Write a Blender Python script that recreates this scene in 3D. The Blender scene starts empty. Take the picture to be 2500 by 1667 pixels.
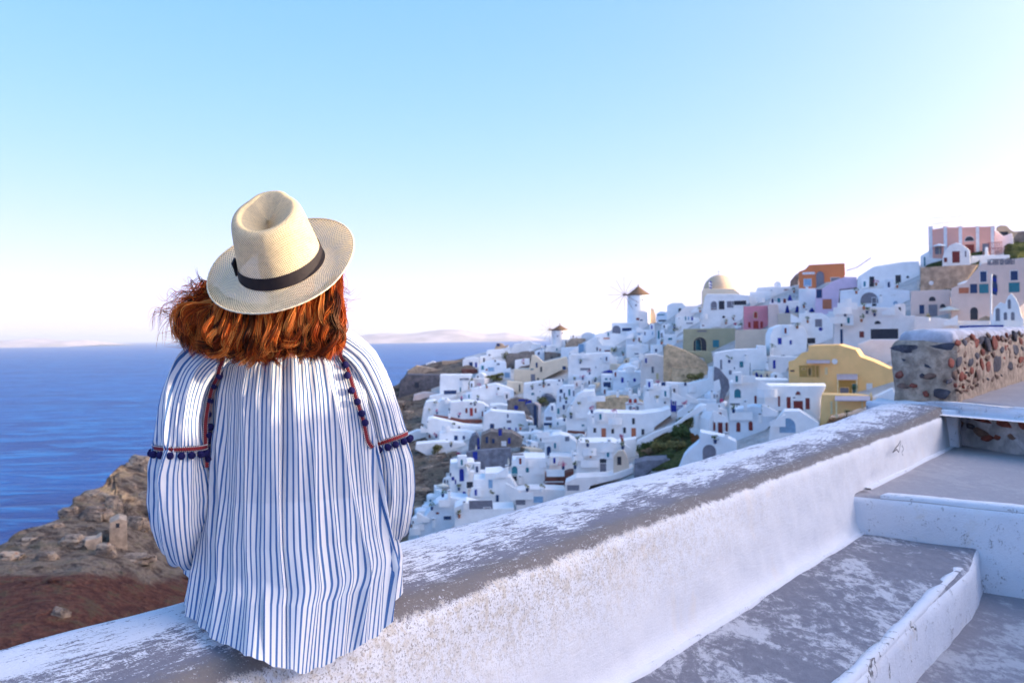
import bpy, bmesh, math, random
import numpy as np
from mathutils import Vector, Matrix, noise
from mathutils.bvhtree import BVHTree
rnd = random.Random(7)
R = math.radians
SC = bpy.context.scene
COL = SC.collection

# ---------------------------------------------------------------- camera
F = 2430.0                                  # focal length in pixels of the 2500 px wide photograph
PITCH = math.atan(16.5 / F); ROLL = R(0.9625)
_f = Vector((0, math.cos(PITCH), -math.sin(PITCH)))
_u0 = Vector((0, math.sin(PITCH), math.cos(PITCH))); _r0 = Vector((1, 0, 0))
_r = _r0 * math.cos(ROLL) - _u0 * math.sin(ROLL)
_u = _u0 * math.cos(ROLL) + _r0 * math.sin(ROLL)
cam_d = bpy.data.cameras.new('camera'); cam = bpy.data.objects.new('camera', cam_d); COL.objects.link(cam)
cam.matrix_world = Matrix(((_r.x, _u.x, -_f.x, 0), (_r.y, _u.y, -_f.y, 0), (_r.z, _u.z, -_f.z, 0), (0, 0, 0, 1)))
cam_d.sensor_width = 36.0; cam_d.lens = F / 2500 * 36
cam_d.clip_start = 0.05; cam_d.clip_end = 120000
cam_d.dof.use_dof = True; cam_d.dof.focus_distance = 2.1; cam_d.dof.aperture_fstop = 9.0
SC.camera = cam

def ray(px, py):
    return _f + _r * ((px - 1250) / F) + _u * ((833.5 - py) / F)
def at(px, py, d):
    v = ray(px, py); return v * (d / v.y)

# ---------------------------------------------------------------- world, sun, exposure
SUN_EL, SUN_AZ = R(10.0), R(93.0)            # azimuth clockwise from the viewing direction
world = bpy.data.worlds.new('World'); SC.world = world; world.use_nodes = True
_wn = world.node_tree.nodes; _wl = world.node_tree.links
_bg = _wn['Background']
_sky = _wn.new('ShaderNodeTexSky'); _sky.sky_type = 'NISHITA'; _sky.sun_disc = False
_sky.sun_elevation = SUN_EL; _sky.sun_rotation = SUN_AZ
_sky.altitude = 100; _sky.air_density = 1.0; _sky.dust_density = 0.5; _sky.ozone_density = 5.0
# clear evening air: the camera's soft response is in the compression; a pale glow widens towards the low sun, plus an added unseen fill lobe
def _vm(op, a, b=None):
    n = _wn.new('ShaderNodeVectorMath'); n.operation = op
    for i, v in enumerate((a, b)):
        if v is None: continue
        if isinstance(v, tuple): n.inputs[i].default_value = v
        else: _wl.new(v, n.inputs[i])
    return n.outputs['Value'] if op == 'DOT_PRODUCT' else n.outputs[0]
def _sm(op, a, b=None, c=None):
    n = _wn.new('ShaderNodeMath'); n.operation = op
    for i, v in enumerate((a, b, c)):
        if v is None: continue
        if isinstance(v, (int, float)): n.inputs[i].default_value = v
        else: _wl.new(v, n.inputs[i])
    return n.outputs[0]
def _scale(v, f):
    n = _wn.new('ShaderNodeVectorMath'); n.operation = 'SCALE'
    if isinstance(v, tuple): n.inputs[0].default_value = v
    else: _wl.new(v, n.inputs[0])
    if isinstance(f, (int, float)): n.inputs['Scale'].default_value = f
    else: _wl.new(f, n.inputs['Scale'])
    return n.outputs[0]
_tc = _wn.new('ShaderNodeTexCoord'); _sx = _wn.new('ShaderNodeSeparateXYZ'); _wl.new(_tc.outputs['Generated'], _sx.inputs[0])
_sp = _wn.new('ShaderNodeSeparateXYZ'); _wl.new(_sky.outputs['Color'], _sp.inputs[0])
_hz = _sm('MULTIPLY_ADD', _sm('EXPONENT', _sm('MULTIPLY', _sm('ABSOLUTE', _sx.outputs['Z']), -9.0)), 1.1, 1.0)
_cb = _wn.new('ShaderNodeCombineXYZ')
for _i, (_g, _p, _A) in enumerate(((0.64, 1.0, 1.3), (0.70, 0.62, 1.15), (0.95, 1.0, 1.5))):
    _w = _sm('MULTIPLY', _sm('MULTIPLY', _sm('POWER', _sp.outputs[_i], _p), _g), _hz)
    _wl.new(_sm('MULTIPLY', _A, _sm('SUBTRACT', 1.0, _sm('EXPONENT', _sm('MULTIPLY', _w, -1.0 / _A)))), _cb.inputs[_i])
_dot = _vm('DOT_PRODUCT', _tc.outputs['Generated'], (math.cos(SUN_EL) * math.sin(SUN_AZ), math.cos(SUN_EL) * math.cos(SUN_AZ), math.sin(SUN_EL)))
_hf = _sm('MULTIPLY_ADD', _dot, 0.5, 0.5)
_glow = _vm('ADD', _scale((0.75, 0.32, 0.3), _sm('POWER', _hf, 5.0)), _scale((9.0, 7.8, 6.6), _sm('POWER', _hf, 12.0)))  # second, stronger lobe sits out of view, added to lift shaded walls
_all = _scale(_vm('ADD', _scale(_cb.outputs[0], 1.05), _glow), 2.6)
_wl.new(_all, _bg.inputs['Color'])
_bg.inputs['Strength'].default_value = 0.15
sun_d = bpy.data.lights.new('sun', 'SUN'); sun_d.energy = 3.4; sun_d.angle = R(0.6); sun_d.color = (1.0, 0.80, 0.56)
sun = bpy.data.objects.new('sun', sun_d); COL.objects.link(sun)
_sd = Vector((math.cos(SUN_EL) * math.sin(SUN_AZ), math.cos(SUN_EL) * math.cos(SUN_AZ), math.sin(SUN_EL)))
sun.rotation_euler = _sd.to_track_quat('Z', 'Y').to_euler()
SC.view_settings.view_transform = 'Standard'; SC.view_settings.look = 'None'
SC.view_settings.gamma = 1.0; SC.view_settings.use_curve_mapping = False
SC.view_settings.exposure = 1.42
SC.render.engine = 'CYCLES'
SC.cycles.max_bounces = 8; SC.cycles.transparent_max_bounces = 16
try: SC.cycles.use_denoising = True
except Exception: pass

# ---------------------------------------------------------------- helpers
def tag(o, label=None, cat=None, group=None, kind=None):
    if label: o['label'] = label
    if cat: o['category'] = cat
    if group: o['group'] = group
    if kind: o['kind'] = kind
    return o

def link(name, me, m=None, parent=None, smooth=False):
    o = bpy.data.objects.new(name, me); COL.objects.link(o)
    if m is not None and len(me.materials) == 0:
        for x in (m if isinstance(m, (list, tuple)) else [m]): me.materials.append(x)
    if parent is not None: o.parent = parent
    if smooth:
        me.polygons.foreach_set('use_smooth', [True] * len(me.polygons))
    return o

def mesh(name, verts, faces, m=None, parent=None, smooth=False, midx=None, recalc=False):
    me = bpy.data.meshes.new(name)
    me.from_pydata([tuple(v) for v in verts], [], faces)
    if recalc:
        b = bmesh.new(); b.from_mesh(me); bmesh.ops.recalc_face_normals(b, faces=b.faces); b.to_mesh(me); b.free()
    o = link(name, me, m, parent, smooth)
    if midx is not None: me.polygons.foreach_set('material_index', midx)
    me.update()
    return o

def empty(name, loc=(0, 0, 0), label=None, cat=None, group=None):
    o = bpy.data.objects.new(name, None); COL.objects.link(o); o.location = loc
    o.empty_display_size = 0.2
    return tag(o, label, cat, group)

def setpar(ch, par):
    """parent keeping world placement (parents are unrotated empties or meshes at their location)"""
    ch.parent = par; ch.matrix_parent_inverse = Matrix.Translation(-par.location)
    return ch

def grid_mesh(name, P, m, parent=None, uv=None, closed_u=False, smooth=True, cap=False):
    """P: array (nv, nu, 3)"""
    nv, nu, _ = P.shape
    me = bpy.data.meshes.new(name)
    idx = np.arange(nv * nu).reshape(nv, nu)
    if closed_u:
        a = idx[:-1, :]; b = np.roll(idx, -1, 1)[:-1, :]; c = np.roll(idx, -1, 1)[1:, :]; d = idx[1:, :]
    else:
        a = idx[:-1, :-1]; b = idx[:-1, 1:]; c = idx[1:, 1:]; d = idx[1:, :-1]
    q = np.stack([a, b, c, d], -1).reshape(-1, 4)
    me.vertices.add(nv * nu); me.vertices.foreach_set('co', P.reshape(-1).astype(np.float32))
    me.loops.add(q.size); me.loops.foreach_set('vertex_index', q.reshape(-1).astype(np.int32))
    me.polygons.add(len(q)); me.polygons.foreach_set('loop_start', (np.arange(len(q)) * 4).astype(np.int32))
    me.polygons.foreach_set('loop_total', np.full(len(q), 4, np.int32))
    if uv is not None:
        lay = me.uv_layers.new(name='UVMap')
        U = uv.reshape(-1, 2)[q.reshape(-1)].copy()
        if closed_u:   # last column: continue the coordinate instead of wrapping it
            U = U.reshape(nv - 1, nu, 4, 2)
            du = uv[:, -1, 0] + (uv[:, -1, 0] - uv[:, -2, 0])
            U[:, -1, 1, 0] = du[:-1]; U[:, -1, 2, 0] = du[1:]
        lay.data.foreach_set('uv', U.reshape(-1).astype(np.float32))
    me.update(); me.validate()
    return link(name, me, m, parent, smooth)

# ---- materials
def newmat(name):
    m = bpy.data.materials.new(name); m.use_nodes = True
    nt = m.node_tree; bs = nt.nodes['Principled BSDF']
    return m, nt, bs
def N(nt, t, **kw):
    n = nt.nodes.new(t)
    for k, v in kw.items():
        if k.startswith('i_'):
            key = k[2:].replace('_', ' ')
            n.inputs[int(key) if key.isdigit() else key].default_value = v
        else: setattr(n, k, v)
    return n
def L(nt, a, b): nt.links.new(a, b)
def mix(nt, fac, a, b, mode='MIX'):
    n = nt.nodes.new('ShaderNodeMix'); n.data_type = 'RGBA'; n.blend_type = mode
    for s, v in ((n.inputs[0], fac), (n.inputs[6], a), (n.inputs[7], b)):
        if isinstance(v, (int, float)): s.default_value = v
        elif isinstance(v, tuple): s.default_value = (*v[:3], 1.0)
        else: L(nt, v, s)
    return n.outputs[2]
def ramp(nt, src, p0, p1):
    n = nt.nodes.new('ShaderNodeMapRange'); n.interpolation_type = 'SMOOTHSTEP'
    L(nt, src, n.inputs[0]); n.inputs[1].default_value = p0; n.inputs[2].default_value = p1
    return n.outputs[0]
def math_(nt, op, a, b=None, c=None):
    n = nt.nodes.new('ShaderNodeMath'); n.operation = op
    for i, v in enumerate((a, b, c)):
        if v is None: continue
        if isinstance(v, (int, float)): n.inputs[i].default_value = v
        else: L(nt, v, n.inputs[i])
    return n.outputs[0]
def coords(nt, scale=(1, 1, 1), out='Object', rot=(0, 0, 0)):
    tc = nt.nodes.new('ShaderNodeTexCoord'); mp = nt.nodes.new('ShaderNodeMapping')
    mp.inputs['Scale'].default_value = scale; mp.inputs['Rotation'].default_value = rot
    L(nt, tc.outputs[out], mp.inputs[0]); return mp.outputs[0]
def noise_(nt, vec, scale, detail=4, rough=0.6, dist=0.0):
    n = nt.nodes.new('ShaderNodeTexNoise'); n.inputs['Scale'].default_value = scale
    n.inputs['Detail'].default_value = detail; n.inputs['Roughness'].default_value = rough
    n.inputs['Distortion'].default_value = dist
    if vec is not None: L(nt, vec, n.inputs['Vector'])
    return n.outputs['Fac']
def bump(nt, bs, h, strength=0.4, dist=0.01):
    b = nt.nodes.new('ShaderNodeBump'); b.inputs['Strength'].default_value = strength
    b.inputs['Distance'].default_value = dist; L(nt, h, b.inputs['Height']); L(nt, b.outputs[0], bs.inputs['Normal'])
    return b
def geo_pos(nt):
    return nt.nodes.new('ShaderNodeNewGeometry').outputs['Position']

MATS = {}
def plain(name, col, rough=0.8, var=0.12, scale=3.0, dirt=None, dirtamt=0.35, bumpd=0.0, metallic=0.0):
    """weathered surface: base colour with value variation and optional dirt colour in patches"""
    if name in MATS: return MATS[name]
    m, nt, bs = newmat(name)
    v = geo_pos(nt)
    n1 = noise_(nt, v, scale, 5, 0.65)
    dark = tuple(c * (1 - var) for c in col); lite = tuple(min(1, c * (1 + var * 0.5)) for c in col)
    c = mix(nt, ramp(nt, n1, 0.3, 0.7), dark, lite)
    if dirt:
        n2 = noise_(nt, v, scale * 0.35, 6, 0.7, 0.6)
        f = math_(nt, 'MULTIPLY', ramp(nt, n2, 0.52, 0.72), dirtamt)
        c = mix(nt, f, c, dirt)
    L(nt, c, bs.inputs['Base Color']); bs.inputs['Roughness'].default_value = rough
    bs.inputs['Metallic'].default_value = metallic
    bs.inputs['Specular IOR Level'].default_value = 0.3
    if bumpd: bump(nt, bs, n1, 0.5, bumpd)
    MATS[name] = m
    return m
# ================================================================ SETTING
SEA_Z = -100.0
# ---- sea
def build_sea():
    m, nt, bs = newmat('sea_water')
    g = geo_pos(nt)
    mp = N(nt, 'ShaderNodeMapping'); L(nt, g, mp.inputs[0]); mp.inputs['Scale'].default_value = (0.5, 1.5, 1)
    mp.inputs['Rotation'].default_value = (0, 0, R(10))
    n1 = noise_(nt, mp.outputs[0], 0.035, 8, 0.62, 0.4)
    n2 = noise_(nt, mp.outputs[0], 0.0035, 5, 0.6)
    n3 = noise_(nt, mp.outputs[0], 0.22, 4, 0.6)
    c = mix(nt, ramp(nt, n2, 0.3, 0.7), (0.0, 0.030, 0.17), (0.0, 0.070, 0.28))
    c = mix(nt, ramp(nt, n1, 0.44, 0.66), c, (0.008, 0.15, 0.40))
    L(nt, c, bs.inputs['Base Color']); bs.inputs['Roughness'].default_value = 0.35
    bs.inputs['Specular IOR Level'].default_value = 0.07
    h = math_(nt, 'ADD', n1, math_(nt, 'MULTIPLY', n3, 0.25))
    bump(nt, bs, h, 1.0, 6.0)
    xs = np.concatenate([np.linspace(-60000, -2500, 12), np.linspace(-2000, 2500, 10), np.linspace(3000, 60000, 12)])
    ys = np.concatenate([np.linspace(-3000, 3000, 14), np.linspace(4000, 90000, 20)])
    X, Y = np.meshgrid(xs, ys)
    P = np.stack([X, Y, np.full_like(X, SEA_Z)], -1)
    o = grid_mesh('sea', P, m, smooth=False); tag(o, kind='structure')
build_sea()

# ---- far islands
def build_island(name, prof, d, depth, seed):
    m = plain('island_rock', (0.52, 0.44, 0.42), 0.95, 0.3, 0.002)
    prof = sorted(prof)
    px = np.array([p[0] for p in prof], float); hy = np.array([p[1] for p in prof], float)
    xs = np.linspace(px[0], px[-1], 90); hs = np.interp(xs, px, hy)
    rows = 12; P = np.zeros((rows, len(xs), 3))
    for i, (x, h) in enumerate(zip(xs, hs)):
        X = at(x, 800, d).x
        H = h / F * d
        for j in range(rows):
            t = j / (rows - 1); s = math.sin(t * math.pi) ** 0.8
            nz = noise.fractal(Vector((X * 0.0006 + seed, t * 2.2, 0)), 1.0, 2.0, 5)
            P[j, i] = (X, d + (t - 0.5) * depth, SEA_Z - 6 + (H * (1 + 0.28 * nz)) * s + 0.02)
    o = grid_mesh(name, P, m, smooth=True); tag(o, kind='structure')
build_island('far_island', [(820, 2), (870, 21), (930, 26), (1000, 22), (1080, 27), (1130, 26), (1190, 17), (1240, 21), (1290, 10), (1330, 1)], 17000, 4000, 3.0)
build_island('far_coast', [(-260, 4), (-60, 22), (30, 18), (90, 20), (150, 12), (205, 15), (260, 3)], 24000, 4500, 9.0)

# ---- hillside: a thin plate surface through surveyed points (pixel x, pixel y, distance)
CTRL = [(-200, 1400, 135), (0, 1331, 150), (0, 1560, 100), (0, 1720, 84), (200, 1207, 178), (200, 1450, 122), (342, 1117, 205), (400, 1400, 150),
 (600, 1300, 190), (600, 1090, 245), (985, 930, 355), (1000, 1100, 268), (1000, 1290, 205), (1100, 920, 340), (1100, 1100, 255), (1150, 1250, 195),
 (1300, 840, 372), (1300, 1000, 280), (1300, 1150, 215), (1500, 805, 352), (1560, 788, 335), (1500, 950, 265), (1500, 1120, 195), (1700, 740, 310),
 (1700, 900, 245), (1700, 1080, 180), (1900, 700, 280), (1900, 850, 225), (1900, 1000, 178), (2100, 660, 248), (2100, 800, 212), (2100, 980, 168),
 (2300, 600, 232), (2300, 750, 200), (2300, 950, 160), (2500, 570, 228), (2500, 800, 188), (2500, 1000, 148), (1000, 1700, 96), (1500, 1450, 125),
 (2000, 1300, 112), (2500, 1300, 98), (1500, 1720, 88), (2500, 1720, 66), (2760, 560, 226), (2760, 1000, 140), (600, 1720, 92), (2000, 1720, 74)]
def _tps(pts):
    A = np.array(pts, float); P = A[:, :2] / 500.0; d = np.log(A[:, 2])
    n = len(P); r = np.linalg.norm(P[:, None] - P[None], axis=-1)
    K = np.where(r > 0, r * r * np.log(r + 1e-12), 0) + np.eye(n) * 0.02
    Q = np.hstack([np.ones((n, 1)), P]); M = np.block([[K, Q], [Q.T, np.zeros((3, 3))]])
    w = np.linalg.solve(M, np.concatenate([d, np.zeros(3)]))
    def f(x, y):
        q = np.array([x, y], float) / 500.0
        rr = np.linalg.norm(P - q, axis=1); k = np.where(rr > 0, rr * rr * np.log(rr + 1e-12), 0)
        return float(np.exp(k @ w[:n] + w[n] + w[n + 1] * q[0] + w[n + 2] * q[1]))
    return f
DEPTH = _tps(CTRL)
SKYL = [(-220, 1405), (-60, 1352), (0, 1331), (39, 1310), (98, 1286), (146, 1266), (173, 1241), (220, 1209), (275, 1187), (300, 1170), (312, 1138), (330, 1122), (364, 1116),
 (420, 1090), (520, 1060), (650, 1035), (800, 1000), (900, 968), (975, 938), (993, 908), (1014, 896), (1050, 886), (1078, 880), (1110, 878), (1150, 868), (1200, 856), (1240, 848), (1300, 846), (1358, 844),
 (1384, 831), (1430, 826), (1450, 820), (1493, 806), (1532, 796), (1600, 788), (1640, 768), (1713, 742), (1833, 722), (1884, 706), (1950, 694), (2065, 686), (2128, 676),
 (2243, 650), (2269, 640), (2330, 628), (2400, 616), (2440, 604), (2470, 596), (2500, 566), (2560, 560), (2760, 556)]
def skyl(x): return float(np.interp(x, [p[0] for p in SKYL], [p[1] for p in SKYL]))

def build_hill():
    m, nt, bs = newmat('hillside_rock')
    g = geo_pos(nt)
    mp = N(nt, 'ShaderNodeMapping'); L(nt, g, mp.inputs[0]); mp.inputs['Scale'].default_value = (1, 1, 2.4); mp.inputs['Rotation'].default_value = (0.15, 0.12, 0)
    n1 = noise_(nt, mp.outputs[0], 0.045, 7, 0.6, 0.6); n2 = noise_(nt, mp.outputs[0], 0.33, 6, 0.65, 0.3); n3 = noise_(nt, g, 1.1, 5, 0.7)
    brown = mix(nt, ramp(nt, n2, 0.35, 0.65), (0.10, 0.07, 0.055), (0.40, 0.31, 0.23))
    red = mix(nt, ramp(nt, math_(nt, 'ADD', math_(nt, 'MULTIPLY', n3, 0.5), math_(nt, 'MULTIPLY', n2, 0.5)), 0.38, 0.62), (0.085, 0.032, 0.024), (0.20, 0.085, 0.055))
    at_ = N(nt, 'ShaderNodeAttribute', attribute_name='zones'); sep = N(nt, 'ShaderNodeSeparateColor'); L(nt, at_.outputs['Color'], sep.inputs[0])
    fr = ramp(nt, math_(nt, 'ADD', sep.outputs[0], math_(nt, 'MULTIPLY', math_(nt, 'SUBTRACT', n1, 0.5), 0.9)), 0.35, 0.6)
    c = mix(nt, fr, brown, red)
    c = mix(nt, ramp(nt, n1, 0.60, 0.70), c, (0.42, 0.36, 0.29))
    scr = math_(nt, 'MULTIPLY', ramp(nt, n2, 0.5, 0.62), 0.6)
    c = mix(nt, scr, c, (0.10, 0.085, 0.045))
    n4 = noise_(nt, g, 0.5, 5, 0.6, 1.0)
    grn = ramp(nt, math_(nt, 'ADD', sep.outputs[2], math_(nt, 'MULTIPLY', math_(nt, 'SUBTRACT', n4, 0.5), 0.6)), 0.4, 0.6)
    c = mix(nt, grn, c, mix(nt, ramp(nt, n3, 0.35, 0.65), (0.045, 0.07, 0.02), (0.11, 0.12, 0.04)))
    wh = mix(nt, ramp(nt, n2, 0.3, 0.7), (0.62, 0.60, 0.57), (0.82, 0.80, 0.78))
    fw = ramp(nt, math_(nt, 'ADD', sep.outputs[1], math_(nt, 'MULTIPLY', math_(nt, 'SUBTRACT', n4, 0.5), 0.25)), 0.42, 0.5)
    c = mix(nt, fw, c, wh)
    L(nt, c, bs.inputs['Base Color']); bs.inputs['Roughness'].default_value = 0.95; bs.inputs['Specular IOR Level'].default_value = 0.1
    bump(nt, bs, math_(nt, 'ADD', math_(nt, 'MULTIPLY', n2, 1.0), math_(nt, 'MULTIPLY', n3, 0.4)), 1.0, 2.5)
    xs = np.arange(-220, 2761, 9.0); rows = 110
    V, C = [], []
    def zone(x, y):
        town = 0.0
        left = np.interp(y, [840, 900, 940, 1000, 1060, 1120, 1180, 1260, 1400, 1500], [1100, 1160, 1060, 1040, 1030, 1110, 1080, 1010, 990, 990])
        town = 1.0 if x > left else 0.0
        if 1560 < x < 1730 and 1000 < y < 1150 and (y - 1000) > (1720 - x) * 0.6: town = 0.0
        if 1230 < x < 1310 and 858 < y < 900: town = 0
        if 2250 < x < 2390 and y < 710: town = 0
        if x > 2440 and y < 650: town = 0
        if y > 1330: town = 0
        red = np.clip((y - (1330 + 0.05 * (x - 100))) / 120, 0, 1) if x < 900 else 0
        green = 1.0 if (town == 0 and x > 1500) else (0.35 if 985 < x < 1120 and y > 900 else 0.0)
        return (red, town, green)
    for x in xs:
        ys0 = skyl(x); yb = 1720
        top = at(x, ys0, DEPTH(x, ys0))
        col = []
        # back side falling to the sea
        for k in range(6, 0, -1):
            t = k / 6.0
            if x < 1350: bd, bz = 20 + 160 * t, (SEA_Z - 8 - top.z) * t ** 0.8
            else: bd, bz = 15 + 130 * t, (-30 - top.z) * t * 0.8
            col.append((top + Vector((0, bd, bz)), zone(x, ys0)))
        for j in range(rows):
            t = (j / (rows - 1)) ** 1.25; y = ys0 + (yb - ys0) * t
            p = at(x, y, DEPTH(x, y))
            amp = 0.4 if zone(x, y)[1] > 0.5 else (3.6 if x < 1000 and y < 1420 else 2.2)
            if j == 0: amp *= 0.5
            q = p * 0.05
            dn = noise.fractal(Vector((q.x, q.y, q.z * 2)), 0.9, 2.1, 6)
            rd = abs(noise.noise(Vector((p.x * 0.05, p.z * 0.16, 2.0)))) * 1.5 + 0.5 * abs(noise.noise(Vector((p.x * 0.16, p.z * 0.4, 7.0))))
            p = p + Vector((0, -dn * amp * 1.6 - rd * amp, dn * amp * 0.5))
            col.append((p, zone(x, y)))
        last = col[-1][0]
        for k in range(1, 9):   # down under the viewpoint
            t = k / 8.0; d = last.y * (1 - t) + (-6) * t
            X = last.x * (1 - t) + (x - 1250) / 1500 * 14 * t
            z = last.z * (1 - t) + (-14) * t - 14 * math.sin(t * math.pi)
            col.append((Vector((X, d, z)), (1.0, 0, 0)))
        V.append([c[0] for c in col]); C.append([c[1] for c in col])
    P = np.array([[tuple(v) for v in c] for c in V]).transpose(1, 0, 2)
    o = grid_mesh('hillside', P, m, smooth=True); tag(o, kind='structure')
    ca = o.data.color_attributes.new('zones', 'FLOAT_COLOR', 'POINT')
    cc = np.array(C, float).transpose(1, 0, 2); cc = np.concatenate([cc, np.ones(cc.shape[:2] + (1,))], -1)
    ca.data.foreach_set('color', cc.reshape(-1).astype(np.float32))
    return o
HILL = build_hill()
def build_ridge():
    # the ridge the village stands on goes on to the right of the frame
    n, m_ = 60, 24; P = np.zeros((m_, n, 3))
    for i in range(n):
        y = 14 + i / (n - 1) * 146; x0 = 0.60 * y + 16
        for j in range(m_):
            t = j / (m_ - 1); x = x0 + t * 120; H = 8 + 0.34 * min(y, 130) if y < 140 else 52 - (y - 140) * 0.4
            z = -18 + (H + 18) * math.sin(min(1.0, t * 2.2) * math.pi / 2) * (1 if t < 0.5 else 1 - 0.3 * (t - 0.5))
            e = min(1, i / 6.0); z = -18 + (z + 18) * e
            z += 2.0 * noise.fractal(Vector((x * 0.05, y * 0.05, 4)), 1, 2, 5) * (0 if t == 0 else 1)
            P[j, i] = (x, y, z)
    o = grid_mesh('ridge', P, bpy.data.materials['hillside_rock']); tag(o, kind='structure')
build_ridge()

# ---- parapet, bench, steps: wall frame  s along the wall, t inward, z
WD = Vector((math.sin(R(34.5)), math.cos(R(34.5)), 0)); WN = Vector((WD.y, -WD.x, 0))
WO = Vector((-0.30, 3.04, 0))
WM = Matrix(((WD.x, WN.x, 0, WO.x), (WD.y, WN.y, 0, WO.y), (0, 0, 1, 0), (0, 0, 0, 1)))
# note: (s, t, z) is left handed seen this way, so grids are flipped where needed
def wf(s, t, z): return WO + WD * s + WN * t + Vector((0, 0, z))

def plaster_mat():
    m, nt, bs = newmat('weathered_limewash')
    uvn = N(nt, 'ShaderNodeUVMap'); uvn.uv_map = 'UVMap'
    sep = N(nt, 'ShaderNodeSeparateXYZ'); L(nt, uvn.outputs[0], sep.inputs[0]); S, T = sep.outputs[0], sep.outputs[1]
    g = geo_pos(nt)
    mp = N(nt, 'ShaderNodeMapping'); L(nt, g, mp.inputs[0]); mp.inputs['Rotation'].default_value = (0, 0, R(-55.5) * -1)
    # streaks: coordinates along the wall squeezed
    cmb = N(nt, 'ShaderNodeCombineXYZ'); L(nt, math_(nt, 'MULTIPLY', S, 0.22), cmb.inputs[0]); L(nt, T, cmb.inputs[1])
    st = noise_(nt, cmb.outputs[0], 75, 6, 0.75, 0.35)
    cm2 = N(nt, 'ShaderNodeCombineXYZ'); L(nt, math_(nt, 'MULTIPLY', S, 0.5), cm2.inputs[0]); L(nt, T, cm2.inputs[1])
    st2 = noise_(nt, cm2.outputs[0], 9, 5, 0.6, 0.5)
    fine = noise_(nt, g, 170, 4, 0.75); med = noise_(nt, g, 34, 6, 0.75, 0.3); big = noise_(nt, g, 4.5, 5, 0.6, 0.4)
    # top: grey cement showing through worn limewash
    thr = math_(nt, 'ADD', math_(nt, 'MULTIPLY', st, 0.50), math_(nt, 'ADD', math_(nt, 'MULTIPLY', st2, 0.34), math_(nt, 'MULTIPLY', fine, 0.36)))
    wornbias = math_(nt, 'MULTIPLY', ramp(nt, T, 0.16, 0.44), 0.11)
    worn = ramp(nt, math_(nt, 'SUBTRACT', thr, wornbias), 0.525, 0.575)
    topc = mix(nt, worn, mix(nt, med, (0.13, 0.13, 0.16), (0.26, 0.25, 0.28)), mix(nt, big, (0.62, 0.63, 0.68), (0.80, 0.80, 0.82)))
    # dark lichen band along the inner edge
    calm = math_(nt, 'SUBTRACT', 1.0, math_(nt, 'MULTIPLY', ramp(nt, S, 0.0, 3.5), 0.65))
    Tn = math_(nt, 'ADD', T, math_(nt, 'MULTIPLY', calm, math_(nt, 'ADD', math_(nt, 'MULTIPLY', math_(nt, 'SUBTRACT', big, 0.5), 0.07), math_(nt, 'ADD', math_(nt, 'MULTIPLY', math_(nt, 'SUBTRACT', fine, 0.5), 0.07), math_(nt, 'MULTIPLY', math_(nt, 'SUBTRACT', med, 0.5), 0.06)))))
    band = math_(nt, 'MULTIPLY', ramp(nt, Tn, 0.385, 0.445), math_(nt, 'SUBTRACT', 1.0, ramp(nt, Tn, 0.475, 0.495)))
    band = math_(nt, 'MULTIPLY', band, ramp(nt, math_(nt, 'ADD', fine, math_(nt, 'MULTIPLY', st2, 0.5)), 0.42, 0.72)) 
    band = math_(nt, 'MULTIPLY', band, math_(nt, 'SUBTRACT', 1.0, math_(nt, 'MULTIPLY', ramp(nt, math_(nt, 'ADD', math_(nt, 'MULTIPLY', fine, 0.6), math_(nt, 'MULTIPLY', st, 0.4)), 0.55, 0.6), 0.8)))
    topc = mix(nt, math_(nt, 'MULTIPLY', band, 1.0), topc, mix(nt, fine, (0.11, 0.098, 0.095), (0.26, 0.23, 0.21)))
    # inner face: white limewash, speckled, ochre near its top
    pit = ramp(nt, fine, 0.53, 0.60)
    fade = math_(nt, 'SUBTRACT', 1.0, ramp(nt, Tn, 0.50, 0.86))
    face = mix(nt, big, (0.70, 0.70, 0.72), (0.84, 0.83, 0.82))
    near = math_(nt, 'SUBTRACT', 1.0, math_(nt, 'MULTIPLY', ramp(nt, S, -0.3, 2.2), 0.85))
    fade = math_(nt, 'MULTIPLY', fade, near)
    och = math_(nt, 'MULTIPLY', ramp(nt, med, 0.44, 0.62), math_(nt, 'MULTIPLY', fade, 0.6))
    face = mix(nt, och, face, (0.52, 0.42, 0.27))
    face = mix(nt, math_(nt, 'MULTIPLY', pit, math_(nt, 'ADD', math_(nt, 'MULTIPLY', fade, 0.8), 0.06)), face, (0.24, 0.21, 0.18))
    blot = math_(nt, 'MULTIPLY', ramp(nt, noise_(nt, g, 2.6, 6, 0.65, 0.8), 0.53, 0.68), 0.35)
    face = mix(nt, blot, face, (0.80, 0.70, 0.58))
    base = math_(nt, 'MULTIPLY', ramp(nt, T, 0.93, 1.05), ramp(nt, math_(nt, 'ADD', med, math_(nt, 'MULTIPLY', fine, 0.4)), 0.62, 0.8))
    face = mix(nt, math_(nt, 'MULTIPLY', base, 0.7), face, (0.27, 0.26, 0.28))
    c = mix(nt, ramp(nt, Tn, 0.478, 0.492), topc, face)
    L(nt, c, bs.inputs['Base Color']); bs.inputs['Roughness'].default_value = 0.9; bs.inputs['Specular IOR Level'].default_value = 0.2
    h = math_(nt, 'ADD', math_(nt, 'MULTIPLY', fine, 0.35), math_(nt, 'ADD', math_(nt, 'MULTIPLY', med, 0.5), math_(nt, 'MULTIPLY', st, 0.5)))
    bump(nt, bs, h, 0.75, 0.006)
    return m
M_PLASTER = plaster_mat()

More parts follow.
